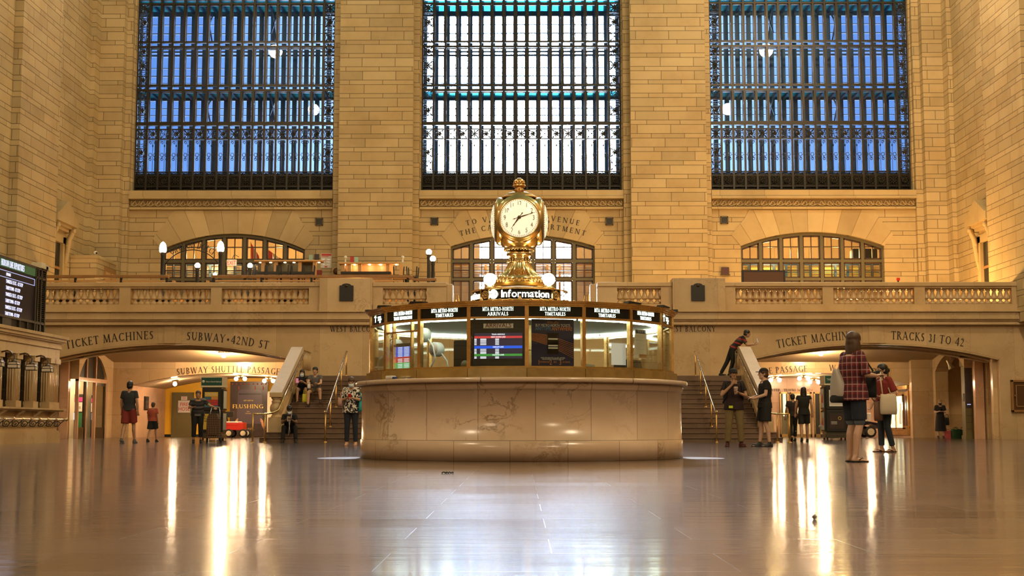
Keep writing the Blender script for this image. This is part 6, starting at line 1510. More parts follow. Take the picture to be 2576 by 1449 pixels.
for q in range(9): z=PZ(1020,51.2)+q*.155; m.box(PX(2438,51.2),x1-.03,51.185,51.2,z,z+.01)
for q in range(3): z=.35+q*.25; m.box(x0+.04,x1-.15,51.185,51.2,z,z+.01)
m.build('panel_joint',M['dark'],t)
# wooden notice case on the right hand wall
xa,xb=PX(2543,48.95,990),18.15; za,zb=PZ(1037,48.95),PZ(956,48.95); t=thing('notice_case','brown wooden notice case with a brass handle on the marble wall at the right edge','notice case',((xa+xb)/2,48.97,za))
m=MB()
for a,b,c,d_ in ((xa,xb,za,za+.08),(xa,xb,zb-.08,zb),(xa,xa+.08,za,zb),(xb-.08,xb,za,zb)): m.bbox(a,b,48.88,48.99,c,d_,.012)
m.build('outer_frame',M['wood'],t)
m=MB(); m.box(xa+.06,xb-.06,48.93,48.985,za+.06,zb-.06); dr=m.build('glazed_door',flat('dark_walnut',(.10,.045,.018),.3),t)
m=MB()
for a,b,c,d_ in ((xa+.18,xb-.2,za+.2,za+.215),(xa+.18,xb-.2,zb-.2,zb-.185),(xa+.18,xa+.195,za+.2,zb-.2)): m.box(a,b,48.915,48.93,c,d_)
m.build('inner_beading',M['wood_lt'],dr); m=MB(); m.tube([(xa+.12,48.90,PZ(1000,48.95)),(xa+.12,48.88,PZ(996,48.95)),(xa+.12,48.90,PZ(992,48.95))],.02,6); m.build('handle',M['brass'],dr)
t=thing('alarm_box','small brass and dark call box on the right jamb of the right arch','alarm box',(17.0,49.45,PZ(961,49.4))); m=MB(); m.bbox(16.94,17.05,49.38,49.5,PZ(961,49.4),PZ(953,49.4),.01); m.build('box',M['dark'],t); m=MB(); m.ball((16.93,49.42,PZ(957,49.4)),.035,8,6); m.build('bell',M['brass'],t)
# bags on the floor by the woman in black
def tote(px,Y,w,h,mat,label,name='shopping_bag',rz=0):
    x=PX(px,Y,1085); t=thing(name,label,'bag',(x,Y,0),rz,'shopping bags on the floor')
    m=MB(); m.prism([(-w/2,0),(w/2,0),(w/2*1.08,h*.8),(w/2*.9,h),(0,h*.93),(-w/2*.92,h),(-w/2*1.06,h*.8)],-w*.3,w*.3); m.build('sack',mat,t,world=False)
    for y in (-w*.28,w*.28): m=MB(); m.tube([(-w*.2,y,h*.9),(-w*.16,y,h*1.12),(0,y,h*1.18),(w*.16,y,h*1.12),(w*.2,y,h*.9)],.012,5); m.build('handle',mat,t,world=False)
G_=flat('green_bag_cloth',(.02,.09,.03),.7,var=.4,scale=6)
tote(2404,53.1,.30,.36,G_,'green shopping bag in the middle of three by the woman in black'); tote(2421,53.2,.28,.35,flat('dark_green_bag',(.015,.05,.02),.7),'dark green shopping bag nearest the track display pillar'); tote(2383,53.3,.26,.30,flat('red_white_bag',(.55,.10,.09),.6,var=.5,scale=5),'red and white shopping bag right beside the woman in black')
# ---------- bits on the floor ----------
t=thing('paper_scrap','crumpled scrap of foil paper on the polished floor in the right foreground','litter',(PX(2049,FY(1306),1300),FY(1306),0))
rng=random.Random(5); bm=bmesh.new(); bmesh.ops.create_icosphere(bm,subdivisions=2,radius=.013)
for v_ in bm.verts: v_.co=Vector((v_.co.x*(.7+rng.random()*.5),v_.co.y*(.7+rng.random()*.6),max(0,v_.co.z*(.7+rng.random()*.6)+.011)))
m=MB(); m.bm(bm); m.build('scrap',flat('foil_paper',(.25,.22,.19),.4),t,world=False)
t=thing('dry_leaf','tiny dark curled leaf on the floor in front of the booth','litter',(PX(1124,FY(1191),1190),FY(1191),0)); m=MB()
for q in range(4): m.tube([(-.05+.03*q,.01*q,.004),(-.03+.03*q,0,.014),(.0+.02*q,-.01,.004)],.006,5)
m.build('leaf',M['dark'],t,world=False)
M['pale_floor']=flat('pale_marble_patch',(.13,.10,.088),.5,var=.25,scale=6)
for sg in (-1,1):   # paler oval of marble on either side of the booth
    v=MB(); v.poly([(sg*2.52+.38*cos(q*pi/18),19.75+.72*sin(q*pi/18),.002) for q in range(36)]); v.build('pale_patch',M['pale_floor'],bpy.data.objects['floor'])
# ---------- things inside and on the information booth ----------
def ploc(k,u,d,z): 
    a,MF=facet(k); return a,MF@Vector((u,d,z))
def panel_thing(name,label,cat,k,u,d,z,rz=0,group=None):
    a,p=ploc(k,u,d,z); return thing(name,label,cat,p,a+rz,group)
wz=zs1+.02
def rectp(par,nm,u0,u1,v0,v1,mat,y=-.004,th=.004): m=MB(); m.box(u0,u1,y-th,y,v0,v1); return m.build(nm,mat,par,world=False)
def txt(par,s,sz,u,v,mat,y=-.01,sx=.85,al='CENTER',nm='lettering'): o=sans(s,sz,mat,nm,.003,al,sx=sx,parent=par); o.location=(u,y,v); return o
SC=lambda n,c,e: flat(n,tuple(x*.3 for x in c),.4,emit=c,es=e)
scr_red,scr_blue,scr_grn,scr_dk,scr_w=SC('screen_red',(.75,.06,.06),.8),SC('screen_blue',(.02,.12,.9),.9),SC('screen_green',(.06,.36,.05),.8),SC('screen_violet',(.05,.035,.07),.5),glow('screen_white_text',(.9,.92,1.0),1.4)
H=zg1-zg0
# black arrivals panel with placard and train screen
t=panel_thing('arrivals_display','black arrivals panel with white placard and coloured train screen in the booth window','display',-1,0,.05,zg0)
rectp(t,'backing',-hw+.03,hw-.03,.005,H-.005,M['black'],-.0,.02)
rectp(t,'placard',-.20,.20,H*.80,H*.90,M['white'],-.022); txt(t,'ARRIVALS',.085,0,H*.815,flat('maroon_print',(.22,.02,.02),.5),-.03,.95)
s_=rectp(t,'screen',-.32,.32,H*.16,H*.70,scr_dk,-.022)
rectp(s_,'line_band',-.32,.32,H*.59,H*.635,scr_red,-.028); rectp(s_,'line_band',-.32,.32,H*.375,H*.43,scr_blue,-.028); rectp(s_,'line_band',-.32,.32,H*.215,H*.26,scr_grn,-.028)
for s,v in (('TRAIN ARRIVALS',.655),('NEW HAVEN LINE',.60),('HARLEM LINE',.39),('HUDSON LINE',.225)): txt(s_,s,.028,0,H*v,scr_w,-.034)
m=MB()
for v in (.565,.54,.51,.48,.45,.35,.32,.29,.265,.19,.165):
    for u,w in ((-.32,.03),(-.24,.08),(-.04,.05)): m.box(u,u+w,-.032,-.029,H*v,H*v+.009)
m.build('screen_rows',scr_w,s_,world=False)
# eTix poster
t=panel_thing('ticket_app_poster','dark blue BUY METRO-NORTH TICKETS poster in the booth window right of arrivals','poster',0,-.02,.05,zg0)
navy=flat('navy_poster_print',(.012,.016,.075),.35); orange=flat('orange_print',(.75,.27,.07),.5); blue=flat('blue_print',(.10,.25,.48),.5)
rectp(t,'sheet',-.29,.285,.005,H-.005,navy,0,.01)
for s,sz,u,v,mm_,sx_ in (('MTA eTix',.042,0,.90,orange,.9),('BUY METRO-NORTH TICKETS',.052,0,.835,M['white'],.68),('ANYTIME,',.072,-.125,.755,blue,.72),('ANYWHERE',.072,.125,.755,orange,.72),('WITH THE NEW MTA eTix APP, GETTING',.024,0,.165,M['white'],.75),('METRO-NORTH TICKETS IS EASY AS',.024,0,.135,M['white'],.75),('1',.09,-.19,.035,orange,.8),('2',.09,-.03,.035,orange,.8),('3',.09,.10,.035,orange,.8),('DOWNLOAD',.03,-.11,.075,orange,.75),('BUY',.03,.03,.075,orange,.75),('ACTIVATE',.03,.18,.075,orange,.75)): txt(t,s,sz,u,H*v,mm_,-.013,sx_)
m=MB()
for q in range(8): m.tube([(-.29,-.012,H*(.69-.02*q)),(-.05,-.012,H*(.65-.03*q)),(.28,-.012,H*(.47-.042*q))],.004,4)
m.build('copper_streaks',orange,t,world=False)
ph=rectp(t,'printed_phone',-.075,.075,H*.26,H*.70,M['black'],-.014); rectp(ph,'phone_rows',-.065,.065,H*.56,H*.59,M['white'],-.019); rectp(ph,'phone_rows',-.065,.065,H*.42,H*.45,M['white'],-.019); rectp(ph,'phone_rows',-.065,.065,H*.37,H*.40,M['white'],-.019)
# back of a large black monitor
t=panel_thing('monitor_back','back of a large black monitor standing in the booth window left of arrivals','monitor',-2,.14,.32,wz)
m=MB(); m.bbox(-.17,.20,-.05,.05,.06,H*.80,.015); m.build('casing',M['black'],t,world=False)
m=MB(); m.bbox(-.06,.09,-.02,.12,0,.10,.02); m.build('stand',M['dark'],t,world=False)
m=MB(); m.M=Matrix.Translation((.02,-.055,.16))@Matrix.Rotation(pi/2,4,'X'); m.lathe([(0,.01),(.065,.008),(.07,0)],(0,0,0),20); m.build('round_badge',flat('olive_disc',(.11,.10,.05),.4),t,world=False)
# colourful schedule screen and fans in the train information window
t=panel_thing('schedule_screen','upright screen with blue, red and green schedule rows in the train information window','screen',-3,-.17,.10,wz)
m=MB(); m.bbox(-.20,.20,0,.04,.0,.49,.01); m.build('bezel',M['black'],t,world=False)
for nm,v0,v1,c in (('blue_rows',.30,.44,scr_blue),('red_rows',.22,.30,scr_red),('green_rows',.07,.22,SC('screen_light_green',(.10,.75,.20),.7)),('yellow_row',.04,.07,SC('screen_yellow',(.7,.7,.05),.7))):
    b=rectp(t,nm,-.185,.185,v0,v1,c,-.002); m=MB()
    for q in range(int((v1-v0)/.02)): 
        for u,w in ((-.17,.04),(-.08,.10),(.06,.11)): m.box(u,u+w,-.009,-.006,v0+.005+q*.02,v0+.014+q*.02)
    m.build('row_text',scr_w,b,world=False)
def fan(k,u,d,z,rz,label):
    t=panel_thing('desk_fan',label,'fan',k,u,d,wz,rz,'white cased fans in the booth')
    m=MB(); m.M=Matrix.Translation((0,0,z))@Matrix.Rotation(pi/2,4,'X'); m.lathe([(.0,-.07),(.085,-.07),(.10,-.05),(.10,.05),(.09,.06),(.0,.06)],(0,0,0),24); m.build('casing',M['white'],t,world=False)
    m=MB(); m.M=Matrix.Translation((0,0,z))@Matrix.Rotation(pi/2,4,'X'); m.lathe([(0,.066),(.078,.066),(.078,.061)],(0,0,0),20); m.build('pink_face',flat('pinkish_disc_%d'%int(z*100),(.62,.45,.40),.4),t,world=False)
    m=MB(); m.tube([(.08,.02,z-.06),(.16,.04,z-.16),(.20,.05,z-.32),(.12,.05,z-.42),(.0,.05,0)],.012,6); m.build('gooseneck',M['white'],t,world=False)
fan(-3,.06,.30,.60,0,'white cased fan nearer the top of the train information window'); fan(-3,.20,.42,.40,.1,'white cased fan lower in the train information window'); fan(-4,-.02,.25,.48,.2,'white cased fan in the narrow end window of the booth')
# papers
t=panel_thing('title_sheet','long white TITLE VI notice taped in the booth window at the right','notice',2,-.08,.02,zg0+H*.22)
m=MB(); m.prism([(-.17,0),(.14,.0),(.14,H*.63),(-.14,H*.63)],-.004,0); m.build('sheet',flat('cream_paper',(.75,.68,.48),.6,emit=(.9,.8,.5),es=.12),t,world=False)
rectp(t,'blue_heading',-.13,.13,H*.545,H*.62,flat('blue_heading',(.03,.07,.20),.5),-.005); txt(t,'TITLE VI',.055,-.02,H*.56,M['white'],-.012,.7)
m=MB()
for q in range(14): m.box(-.12,.08-.03*(q%3),-.006,-.004,H*(.10+.03*q),H*(.105+.03*q))
m.build('printed_lines',M['steel'],t,world=False); rectp(t,'coloured_foot',-.05,.13,.01,H*.09,flat('orange_brown_print',(.55,.25,.05),.5),-.005)
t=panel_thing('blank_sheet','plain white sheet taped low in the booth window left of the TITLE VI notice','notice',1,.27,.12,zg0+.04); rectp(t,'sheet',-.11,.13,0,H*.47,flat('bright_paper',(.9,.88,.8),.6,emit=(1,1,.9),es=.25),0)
t=panel_thing('lamp_shade_black','black bulbous equipment hood in the booth window under the TITLE VI notice','equipment',2,.0,.28,wz); m=MB(); m.prism([(-.24,0),(.24,0),(.22,.10),(.16,.26),(-.14,.26),(-.2,.14)],-.1,.12); m.build('hood',M['black'],t,world=False); m=MB(); m.box(-.12,.12,-.115,-.1,.01,.06); m.build('label_strip',M['white'],t,world=False)
t=panel_thing('clear_holder','small clear leaflet holder at the foot of the booth window right of the ticket poster','leaflet holder',1,-.24,.10,wz); m=MB(); m.prism([(-.09,0),(.11,0),(.11,.16),(-.09,.18)],-.01,.0); m.build('sleeve',flat('clear_plastic',(.55,.58,.48),.2),t,world=False); m=MB(); m.box(-.09,.11,-.05,.0,0,.015); m.build('foot',M['white'],t,world=False)
t=panel_thing('tape_dispenser','white tape pad lying on the marble counter at the left of the booth','tape pad',-3,.0,-.20,zs1+.002); m=MB(); m.bbox(-.09,.06,-.04,.04,0,.045,.012); m.build('pad',M['white'],t,world=False); m=MB(); m.bbox(.06,.10,-.035,.035,0,.03,.008); m.build('blue_end',flat('blue_plastic',(.05,.06,.25),.4),t,world=False)
t=panel_thing('leaflet_stack','white leaflet pile inside the train information window','leaflets',-3,.06,.05,wz); m=MB(); m.bbox(-.14,.14,-.03,.05,0,.03,.004); m.build('leaflets',M['white'],t,world=False)
# clerk seen behind the glass
# ---------- people ----------
def remesh(mb,name,mat,par,vox=.01,smooth=3):
    """melt overlapping solids into one continuous skin"""
    me=mb.mesh(name,mat); o=bpy.data.objects.new(name,me); COL.objects.link(o)
    r=o.modifiers.new('r','REMESH'); r.mode='VOXEL'; r.voxel_size=vox; r.use_smooth_shade=True
    s=o.modifiers.new('s','SMOOTH'); s.iterations=smooth; s.factor=.5
    dg=bpy.context.evaluated_depsgraph_get(); m2=bpy.data.meshes.new_from_object(o.evaluated_get(dg)); m2.name=name
    bpy.data.objects.remove(o); bpy.data.meshes.remove(me)
    m2.materials.clear(); m2.materials.append(mat); m2.polygons.foreach_set('material_index',[0]*len(m2.polygons)); m2.polygons.foreach_set('use_smooth',[True]*len(m2.polygons))
    o=bpy.data.objects.new(name,m2); COL.objects.link(o); o.parent=par; return o
def cap(m,a,b,ra,rb,n=10):
    a,b=Vector(a),Vector(b); 
    m.tube([a,b],[ra,rb],n,cap=True); m.ball(a,ra,n,7); m.ball(b,rb,n,7)
def ell(m,c,rx,ry,rz,M_=None,n=16):
    old=m.M
    if M_ is not None: m.M=M_ if old is None else old@M_
    m.ball(c,1.0,n,10,rx,ry,rz); m.M=old
EL_R=Matrix.Identity(4)
def ellipsoid(m,c,rx,ry,rz,H):
    old=m.M; m.M=H@Matrix.Translation(c)@Matrix.Diagonal((rx,ry,rz,1)); m.ball((0,0,0),1.0,16,10); m.M=old
def loft(m,rings,n=16):
    R_=[]
    for c,ux,uy,rx,ry in rings:
        R_.append([m.vert(c+ux*rx*cos(2*pi*k/n)+uy*ry*sin(2*pi*k/n)) for k in range(n)])
    for j in range(len(R_)-1):
        for k in range(n): m.face((R_[j][k],R_[j][(k+1)%n],R_[j+1][(k+1)%n],R_[j+1][k]),True)
    m.face(R_[0][::-1]); m.face(R_[-1])
V=Vector
def slv(m,a,b,ra,rb,n=14):
    a,b=Vector(a),Vector(b); m.ball(a,ra,n,8); m.tube([a,a+(b-a)*.5,b],[ra,(ra+rb)/2,rb],n)
STAND=dict(pel=(0,0,.93),che=(0,.01,1.24),nek=(0,.0,1.43),hed=(0,-.025,1.575),
  hip_a=(-.088,0,.90),kne_a=(-.10,-.01,.49),ank_a=(-.11,.02,.085),hip_b=(.088,0,.90),kne_b=(.10,-.01,.49),ank_b=(.11,.02,.085),
  sho_a=(-.172,.01,1.385),elb_a=(-.215,.03,1.11),wri_a=(-.225,-.03,.87),sho_b=(.172,.01,1.385),elb_b=(.215,.03,1.11),wri_b=(.225,-.03,.87),
  toe_a=(-.02,-1,0),toe_b=(.02,-1,0),fin_a=(0,-.1,-1),fin_b=(0,-.1,-1),curl_a=.5,curl_b=.5,htilt=0.0,hyaw=0.0)
SPINE=[(-.115,.085,.075),(-.03,.158,.108),(.12,.150,.100),(.40,.128,.090),(.72,.143,.102),(1.0,.158,.104),(1.45,.155,.096),(1.72,.115,.078),(1.9,.062,.058),(2.35,.052,.055)]
def spine_rings(J,inf=0.0,lo=-1,hi=9,widen=1.0,hem=0.0):
    P_,C_,N_=J['pel'],J['che'],J['nek']; out=[]
    for t,rx,ry in SPINE:
        if t<lo or t>hi: continue
        if t<1: c=P_+(C_-P_)*t; d=(C_-P_)
        else: c=C_+(N_-C_)*(t-1); d=(N_-C_)
        ux=V((1,0,0)); tw=J.get('twist',0.0); ux=V((cos(tw),sin(tw),0)); d=d.normalized(); ux=(ux-d*ux.dot(d)).normalized(); uy=d.cross(ux)
        out.append((c,ux,uy,rx*J['wide']*widen+inf,ry*J['deep']*widen+inf))
    return out
def hand(m,w,d,side,curl,k=1.0):
    """palm, four fingers of unequal length and a thumb from the side of the palm"""
    d=V(d).normalized(); s=V((1,0,0)) if abs(d.x)<.8 else V((0,0,1)); s=(s-d*s.dot(d)).normalized(); nrm=d.cross(s)
    if nrm.y>0: nrm=-nrm
    s=s*side
    p=w+d*.055*k
    loft(m,[(w-d*.01*k,s,nrm,.024*k,.020*k),(w+d*.03*k,s,nrm,.036*k,.017*k),(w+d*.085*k,s,nrm,.041*k,.014*k)],10)
    for q,(o,ln) in enumerate(((-.031,.066),(-.0105,.078),(.0105,.074),(.031,.058))):
        b=w+d*.08*k+s*o*k*1.08; d1=(d+nrm*curl*.7+s*o*3).normalized(); d2=(d*(1-curl*.9)+nrm*(.3+curl*1.1)).normalized()
        mid=b+d1*ln*.52*k; e=mid+d2*ln*.48*k
        cap(m,b,mid,.0095*k,.0088*k,7); cap(m,mid,e,.0088*k,.0072*k,7)
    b=w+d*.022*k-s*.030*k; d1=(d*.7-s*.75+nrm*.35).normalized(); mid=b+d1*.038*k; e=mid+(d*.9-s*.15+nrm*.45).normalized()*.032*k
    cap(m,b,mid,.0125*k,.0105*k,7); cap(m,mid,e,.0105*k,.008*k,7)
SKIN={}
def skin(name,c):
    if name not in SKIN: SKIN[name]=flat('skin_'+name,c,.5,var=.06,scale=30)
    return SKIN[name]
def cloth(name,c,var=.15): return flat(name,c,.85,var=var,scale=18)
def person(label,loc,rz,h,J=None,base=STAND,wide=1.0,deep=1.0,skin_m=None,top=None,sleeve=.45,hem=-.03,top_inf=.016,neckline=1.82,bottom=None,leg=1.0,leg_inf=.014,bot_hi=.15,dress=None,shoes=None,shoe_name='shoe',hair=None,hair_len=0.0,bun=False,cap_m=None,mask=None,vox=.011,group=None,flip=False,cuff=None,extra_hair=1.0,long_sleeve=False):
    k=h/1.70; j={**base,**(J or {})}
    j={a:(V(b)*k if isinstance(b,(tuple,list)) and a[:3] not in('toe','fin') else (V(b) if isinstance(b,(tuple,list)) else b)) for a,b in j.items()}
    j['wide']=wide*k; j['deep']=deep*k
    t=thing('person',label,'person',loc,rz,group)
    H=Matrix.Translation(j['hed'])@Matrix.Rotation(j['hyaw'],4,'Z')@Matrix.Rotation(j['htilt'],4,'X')@Matrix.Diagonal((k,k,k,1))
    m=MB()
    loft(m,spine_rings(j))
    cap(m,j['nek'],j['hed']+V((0,.015,-.03))*k,.056*k,.052*k)
    for c,rx,ry,rz_ in (((0,.012,.025),.077,.096,.100),((0,-.022,-.055),.056,.070,.068),((0,-.06,-.095),.028,.030,.022),((0,-.05,.0),.062,.045,.07)): ellipsoid(m,c,rx,ry,rz_,H)
    old=m.M; m.M=H
    cap(m,(0,-.088,.022),(0,-.112,-.022),.010,.015,8); 
    for s in (-1,1): 
        ellipsoid(m,(s*.078,.012,-.008),.012,.022,.034,Matrix.Identity(4)) if False else cap(m,(s*.076,.012,.012),(s*.076,.008,-.028),.013,.010,7)
        cap(m,(s*.018,-.092,.036),(s*.048,-.082,.036),.008,.007,6)
    m.M=old
    for sd,sg in (('a',-1),('b',1)):
        S_,E_,W_=j['sho_'+sd],j['elb_'+sd],j['wri_'+sd]
        ell_c=j['che']+(j['nek']-j['che'])*.72
        cap(m,ell_c,S_,.062*k,.054*k); cap(m,S_,E_,.050*k,.038*k); cap(m,E_,E_+(W_-E_)*.3,.038*k,.039*k); cap(m,E_+(W_-E_)*.3,W_,.039*k,.024*k)
        hand(m,W_,j['fin_'+sd],sg,j['curl_'+sd],k)
        Hh,K_,A_=j['hip_'+sd],j['kne_'+sd],j['ank_'+sd]
        cap(m,Hh,K_,.083*wide*k,.052*k); c_=K_+(A_-K_)*.32+V((0,.018,0))*k; cap(m,K_,c_,.050*k,.053*k); cap(m,c_,A_,.053*k,.034*k)
        td=V(j['toe_'+sd]); td.z=0; td=td.normalized(); g=A_-V((0,0,.055))*k
        cap(m,A_+td*.0,g-td*.035*k,.036*k,.030*k); cap(m,g-td*.03*k,g+td*.12*k+V((0,0,-.008*k)),.032*k,.022*k); 
        sdv=td.cross(V((0,0,1)))
        for q in range(5): b=g+td*.13*k+sdv*(q-2)*.016*k+V((0,0,-.012*k)); cap(m,b,b+td*(.045-.004*abs(q-1))*k,.011*k,.009*k,6)
    sk=skin_m or skin('medium',(.50,.29,.19))
    body=remesh(m,'body',sk,t,vox,2)
    e=MB(); e.M=H
    for s in (-1,1): e.ball((s*.031,-.0885,.020),.0105,10,7)
    e.build('eyes',M['dark'],t,world=False)
    if not mask: e=MB(); e.M=H; e.tube([(-.022,-.088,-.060),(0,-.094,-.058),(.022,-.088,-.060)],[.003,.006,.003],6); e.build('mouth',flat('lip_%d'%len(SKIN) ,(.28,.09,.07),.5) if 'lip' not in M else M['lip'],t,world=False)
    if mask:
        e=MB(); e.M=H; n=12; rows_=[]
        for q in range(7):
            f=q/6; z=-.005-.10*f; rr_=.071-.012*f; yo=-.035-.012*sin(pi*f); rows_.append([(rr_*sin(-1.35+2.7*p/n),yo-(.080+.022*sin(pi*min(1,f*1.15)))*cos(-1.35+2.7*p/n)*(.92 if f<.05 else 1),z) for p in range(n+1)])
        vs=[[e.vert(p) for p in r] for r in rows_]
        for a in range(6):
            for b in range(n): e.face((vs[a][b],vs[a][b+1],vs[a+1][b+1],vs[a+1][b]),True)
        for s in (-1,1): e.tube([(s*.066,-.05,-.02),(s*.082,.01,.01)],.0025,4); e.tube([(s*.060,-.05,-.09),(s*.080,.02,-.02)],.0025,4)
        e.build('face_mask',mask,t,world=False)
    if hair:
        m=MB()
        ellipsoid(m,(0,.014,.046),.090*extra_hair,.108,.091,H); ellipsoid(m,(0,.045,-.015),.085*extra_hair,.076,.085,H)
        if hair_len:
            ellipsoid(m,(0,.045,-.04-hair_len*.30),.098*extra_hair,.072,.105+hair_len*.48,H)
            for s in (-1,1): ellipsoid(m,(s*.075,.015,-.03-hair_len*.3),.024,.050,.06+hair_len*.45,H)
        if bun: ellipsoid(m,(0,.125,.0),.045,.045,.05,H)
        remesh(m,'hair',hair,t,vox,3)
    if cap_m:
        m=MB(); ellipsoid(m,(0,.015,.062),.089,.106,.078,H); old=m.M; m.M=H; m.prism([(-.075,-.06),(-.055,-.155),(0,-.175),(.055,-.155),(.075,-.06)],.040,.054,'z'); m.M=old
        remesh(m,'cap',cap_m,t,vox,2)
    if dress:
        m=MB(); rg=spine_rings(j,.016,-.05,neckline); b=j['pel']; fl=j.get('flare',.06)
        low=[(b+V((0,.005,-z))*k,V((1,0,0)),V((0,1,0)),(.205+fl*z)*k,(.145+fl*z)*k) for z in (dress,dress*.66,dress*.33)]
        loft(m,low+rg)
    if top or dress:
        if not dress:
            m=MB(); rg=spine_rings(j,top_inf,hem if hem>-.12 else -.04,neckline,1.0)
            if hem<-.04:
                c,ux,uy,rx,ry=rg[0]; d=(rg[1][0]-rg[0][0]).normalized(); rg=[(c+d*(hem+.03)*.31*k,ux,uy,rx*1.03+.006,ry*1.03+.006)]+rg
            loft(m,rg)
        for sd in 'ab':
            S_,E_,W_=j['sho_'+sd],j['elb_'+sd],j['wri_'+sd]; cc=j['che']+(j['nek']-j['che'])*.70
            cap(m,cc,S_,.068*k,.056*k+top_inf*.15)
            f=min(1,sleeve); slv(m,S_,S_+(E_-S_)*f,.055*k+top_inf*.2,(.054 if f<.9 else .047)*k+top_inf*.45)
            if long_sleeve: cap(m,E_,E_+(W_-E_)*.86,.047*k,.036*k)
        remesh(m,'dress' if dress else 'shirt',dress and top or top,t,vox,3)
    if bottom:
        m=MB(); loft(m,spine_rings(j,leg_inf*.75,-.2,bot_hi))
        for sd in 'ab':
            Hh,K_,A_=j['hip_'+sd],j['kne_'+sd],j['ank_'+sd]; inf=leg_inf
            if leg<=1: slv(m,Hh,Hh+(K_-Hh)*leg,.086*wide*k+inf*.6,.086*wide*k*(1-leg)+.062*k*leg+inf*1.4)
            else: 
                cap(m,Hh,K_,.086*wide*k+inf,.055*k+inf); f=(leg-1); slv(m,K_,K_+(A_-K_)*min(.98,f),.056*k+inf,(.060-.018*f)*k+inf)
        remesh(m,'trousers' if leg>1.5 else 'shorts',bottom,t,vox,2)
        if cuff:
            for sd in 'ab':
                Hh,K_=j['hip_'+sd],j['kne_'+sd]; p=Hh+(K_-Hh)*leg; d=(K_-Hh).normalized(); m=MB(); cap(m,p-d*.03*k,p+d*.012*k,.078*k,.076*k,14); remesh(m,'rolled_cuff',cuff,t,vox,1)
    if shoes:
        for sd in 'ab':
            A_=j['ank_'+sd]; td=V(j['toe_'+sd]); td.z=0; td=td.normalized(); g=A_-V((0,0,.052))*k; sdv=td.cross(V((0,0,1))); m=MB()
            if flip:
                loft(m,[(V((g.x,g.y,0))+td*u*k+V((0,0,.010)),sdv,V((0,0,1)),w*k,.010) for u,w in ((-.075,.028),(-.03,.036),(.06,.038),(.13,.046),(.185,.034),(.2,.012))],12)
                m.tube([V((g.x,g.y,.02*k))+td*.145*k,V((g.x,g.y,.052*k))+td*.10*k,V((g.x,g.y,.03*k))+td*.02*k+sdv*.045*k],.008,6); m.tube([V((g.x,g.y,.052*k))+td*.10*k,V((g.x,g.y,.03*k))+td*.02*k-sdv*.045*k],.008,6)
            else:
                cap(m,g-td*.035*k+V((0,0,.012)),g+td*.03*k+V((0,0,.012)),.042*k,.042*k); cap(m,g+td*.02*k,g+td*.15*k+V((0,0,-.006)),.040*k,.032*k); cap(m,A_-V((0,0,.02)),A_,.042*k,.043*k)
                loft(m,[(V((g.x,g.y,0))+td*u*k+V((0,0,.010)),sdv,V((0,0,1)),w*k,.011) for u,w in ((-.082,.03),(-.03,.040),(.06,.042),(.13,.048),(.19,.034))],12)
            remesh(m,shoe_name,shoes,t,vox*.8,1)
    t['_k']=k
    return t,j
def to_world(t,p): return Matrix.Translation(t.location)@Matrix.Rotation(t.rotation_euler.z,4,'Z')@V(p)
def phone(t,p,label,tilt=-.6,mat=None,rz=0.0):
    w=to_world(t,p); o=thing('phone',label,'phone',w,t.rotation_euler.z+rz)
    m=MB(); m.M=Matrix.Rotation(tilt,4,'X'); m.bbox(-.038,.038,-.005,.005,-.075,.075,.004); m.build('case',mat or M['black'],o,world=False)
    m=MB(); m.M=Matrix.Rotation(tilt,4,'X'); m.box(-.033,.033,.005,.0065,-.068,.068); m.build('screen',M['phone_screen'],o,world=False)
M['phone_screen']=glow('lit_phone_screen',(.85,.92,1.0),1.6)
M['lip']=flat('lips',(.28,.10,.08),.5)
M['mask_blue']=flat('pale_blue_mask',(.62,.72,.80),.8); M['mask_black']=flat('black_mask',(.012,.012,.012),.8)
M['hair_black']=flat('black_hair',(.012,.010,.009),.45); M['hair_brown']=flat('brown_hair',(.075,.036,.018),.5,var=.3,scale=40); M['hair_blond']=flat('dark_blond_hair',(.36,.22,.09),.5)
M['denim']=cloth('dark_denim',(.016,.022,.038),.3); M['blackcloth']=cloth('black_cloth',(.010,.010,.010)); M['ripped']=cloth('faded_dark_denim',(.022,.030,.042),.7)
sk_l=skin('light',(.62,.38,.27)); sk_m=skin('medium',(.46,.26,.16)); sk_d=skin('dark',(.16,.085,.05)); sk_t=skin('tan',(.50,.29,.18))
def printed(name,base,ink,scale,lo,hi):
    t=NT(name); tc=t.n('TexCoord'); n=t.noise(tc.outputs['Object'],scale,2,.5,1.6); return t.bsdf(t.mix(t.sstep(n,lo,hi),base,ink),.8)
def at_floor(px,py): Y=FY(py); return (PX(px,Y,py),Y,0)
# 1 woman reading her phone by the left flight
loc=at_floor(883,1121); HOLD=dict(elb_a=(-.225,-.02,1.12),wri_a=(-.07,-.27,1.17),elb_b=(.225,-.02,1.12),wri_b=(.075,-.27,1.16),fin_a=(.7,-.7,.2),fin_b=(-.7,-.7,.2),curl_a=.7,curl_b=.7,htilt=.42,hed=(0,-.065,1.565))
HOLD['htilt']=.38
t,j=person('person in a black and white print blouse reading a phone by the stairs',loc,0,1.63,HOLD,wide=1.12,deep=1.12,skin_m=sk_t,top=printed('black_white_print',(.012,.012,.016),(.78,.72,.64),13,.49,.52),sleeve=1.0,hem=-.42,top_inf=.035,bottom=M['denim'],leg=1.96,shoes=flat('nude_shoe',(.62,.36,.24),.4),hair=M['hair_brown'],mask=M['mask_blue'],vox=.010)
phone(t,(0,-.36,1.15),'reddish phone held by the person in the print blouse',.5,M['red'])
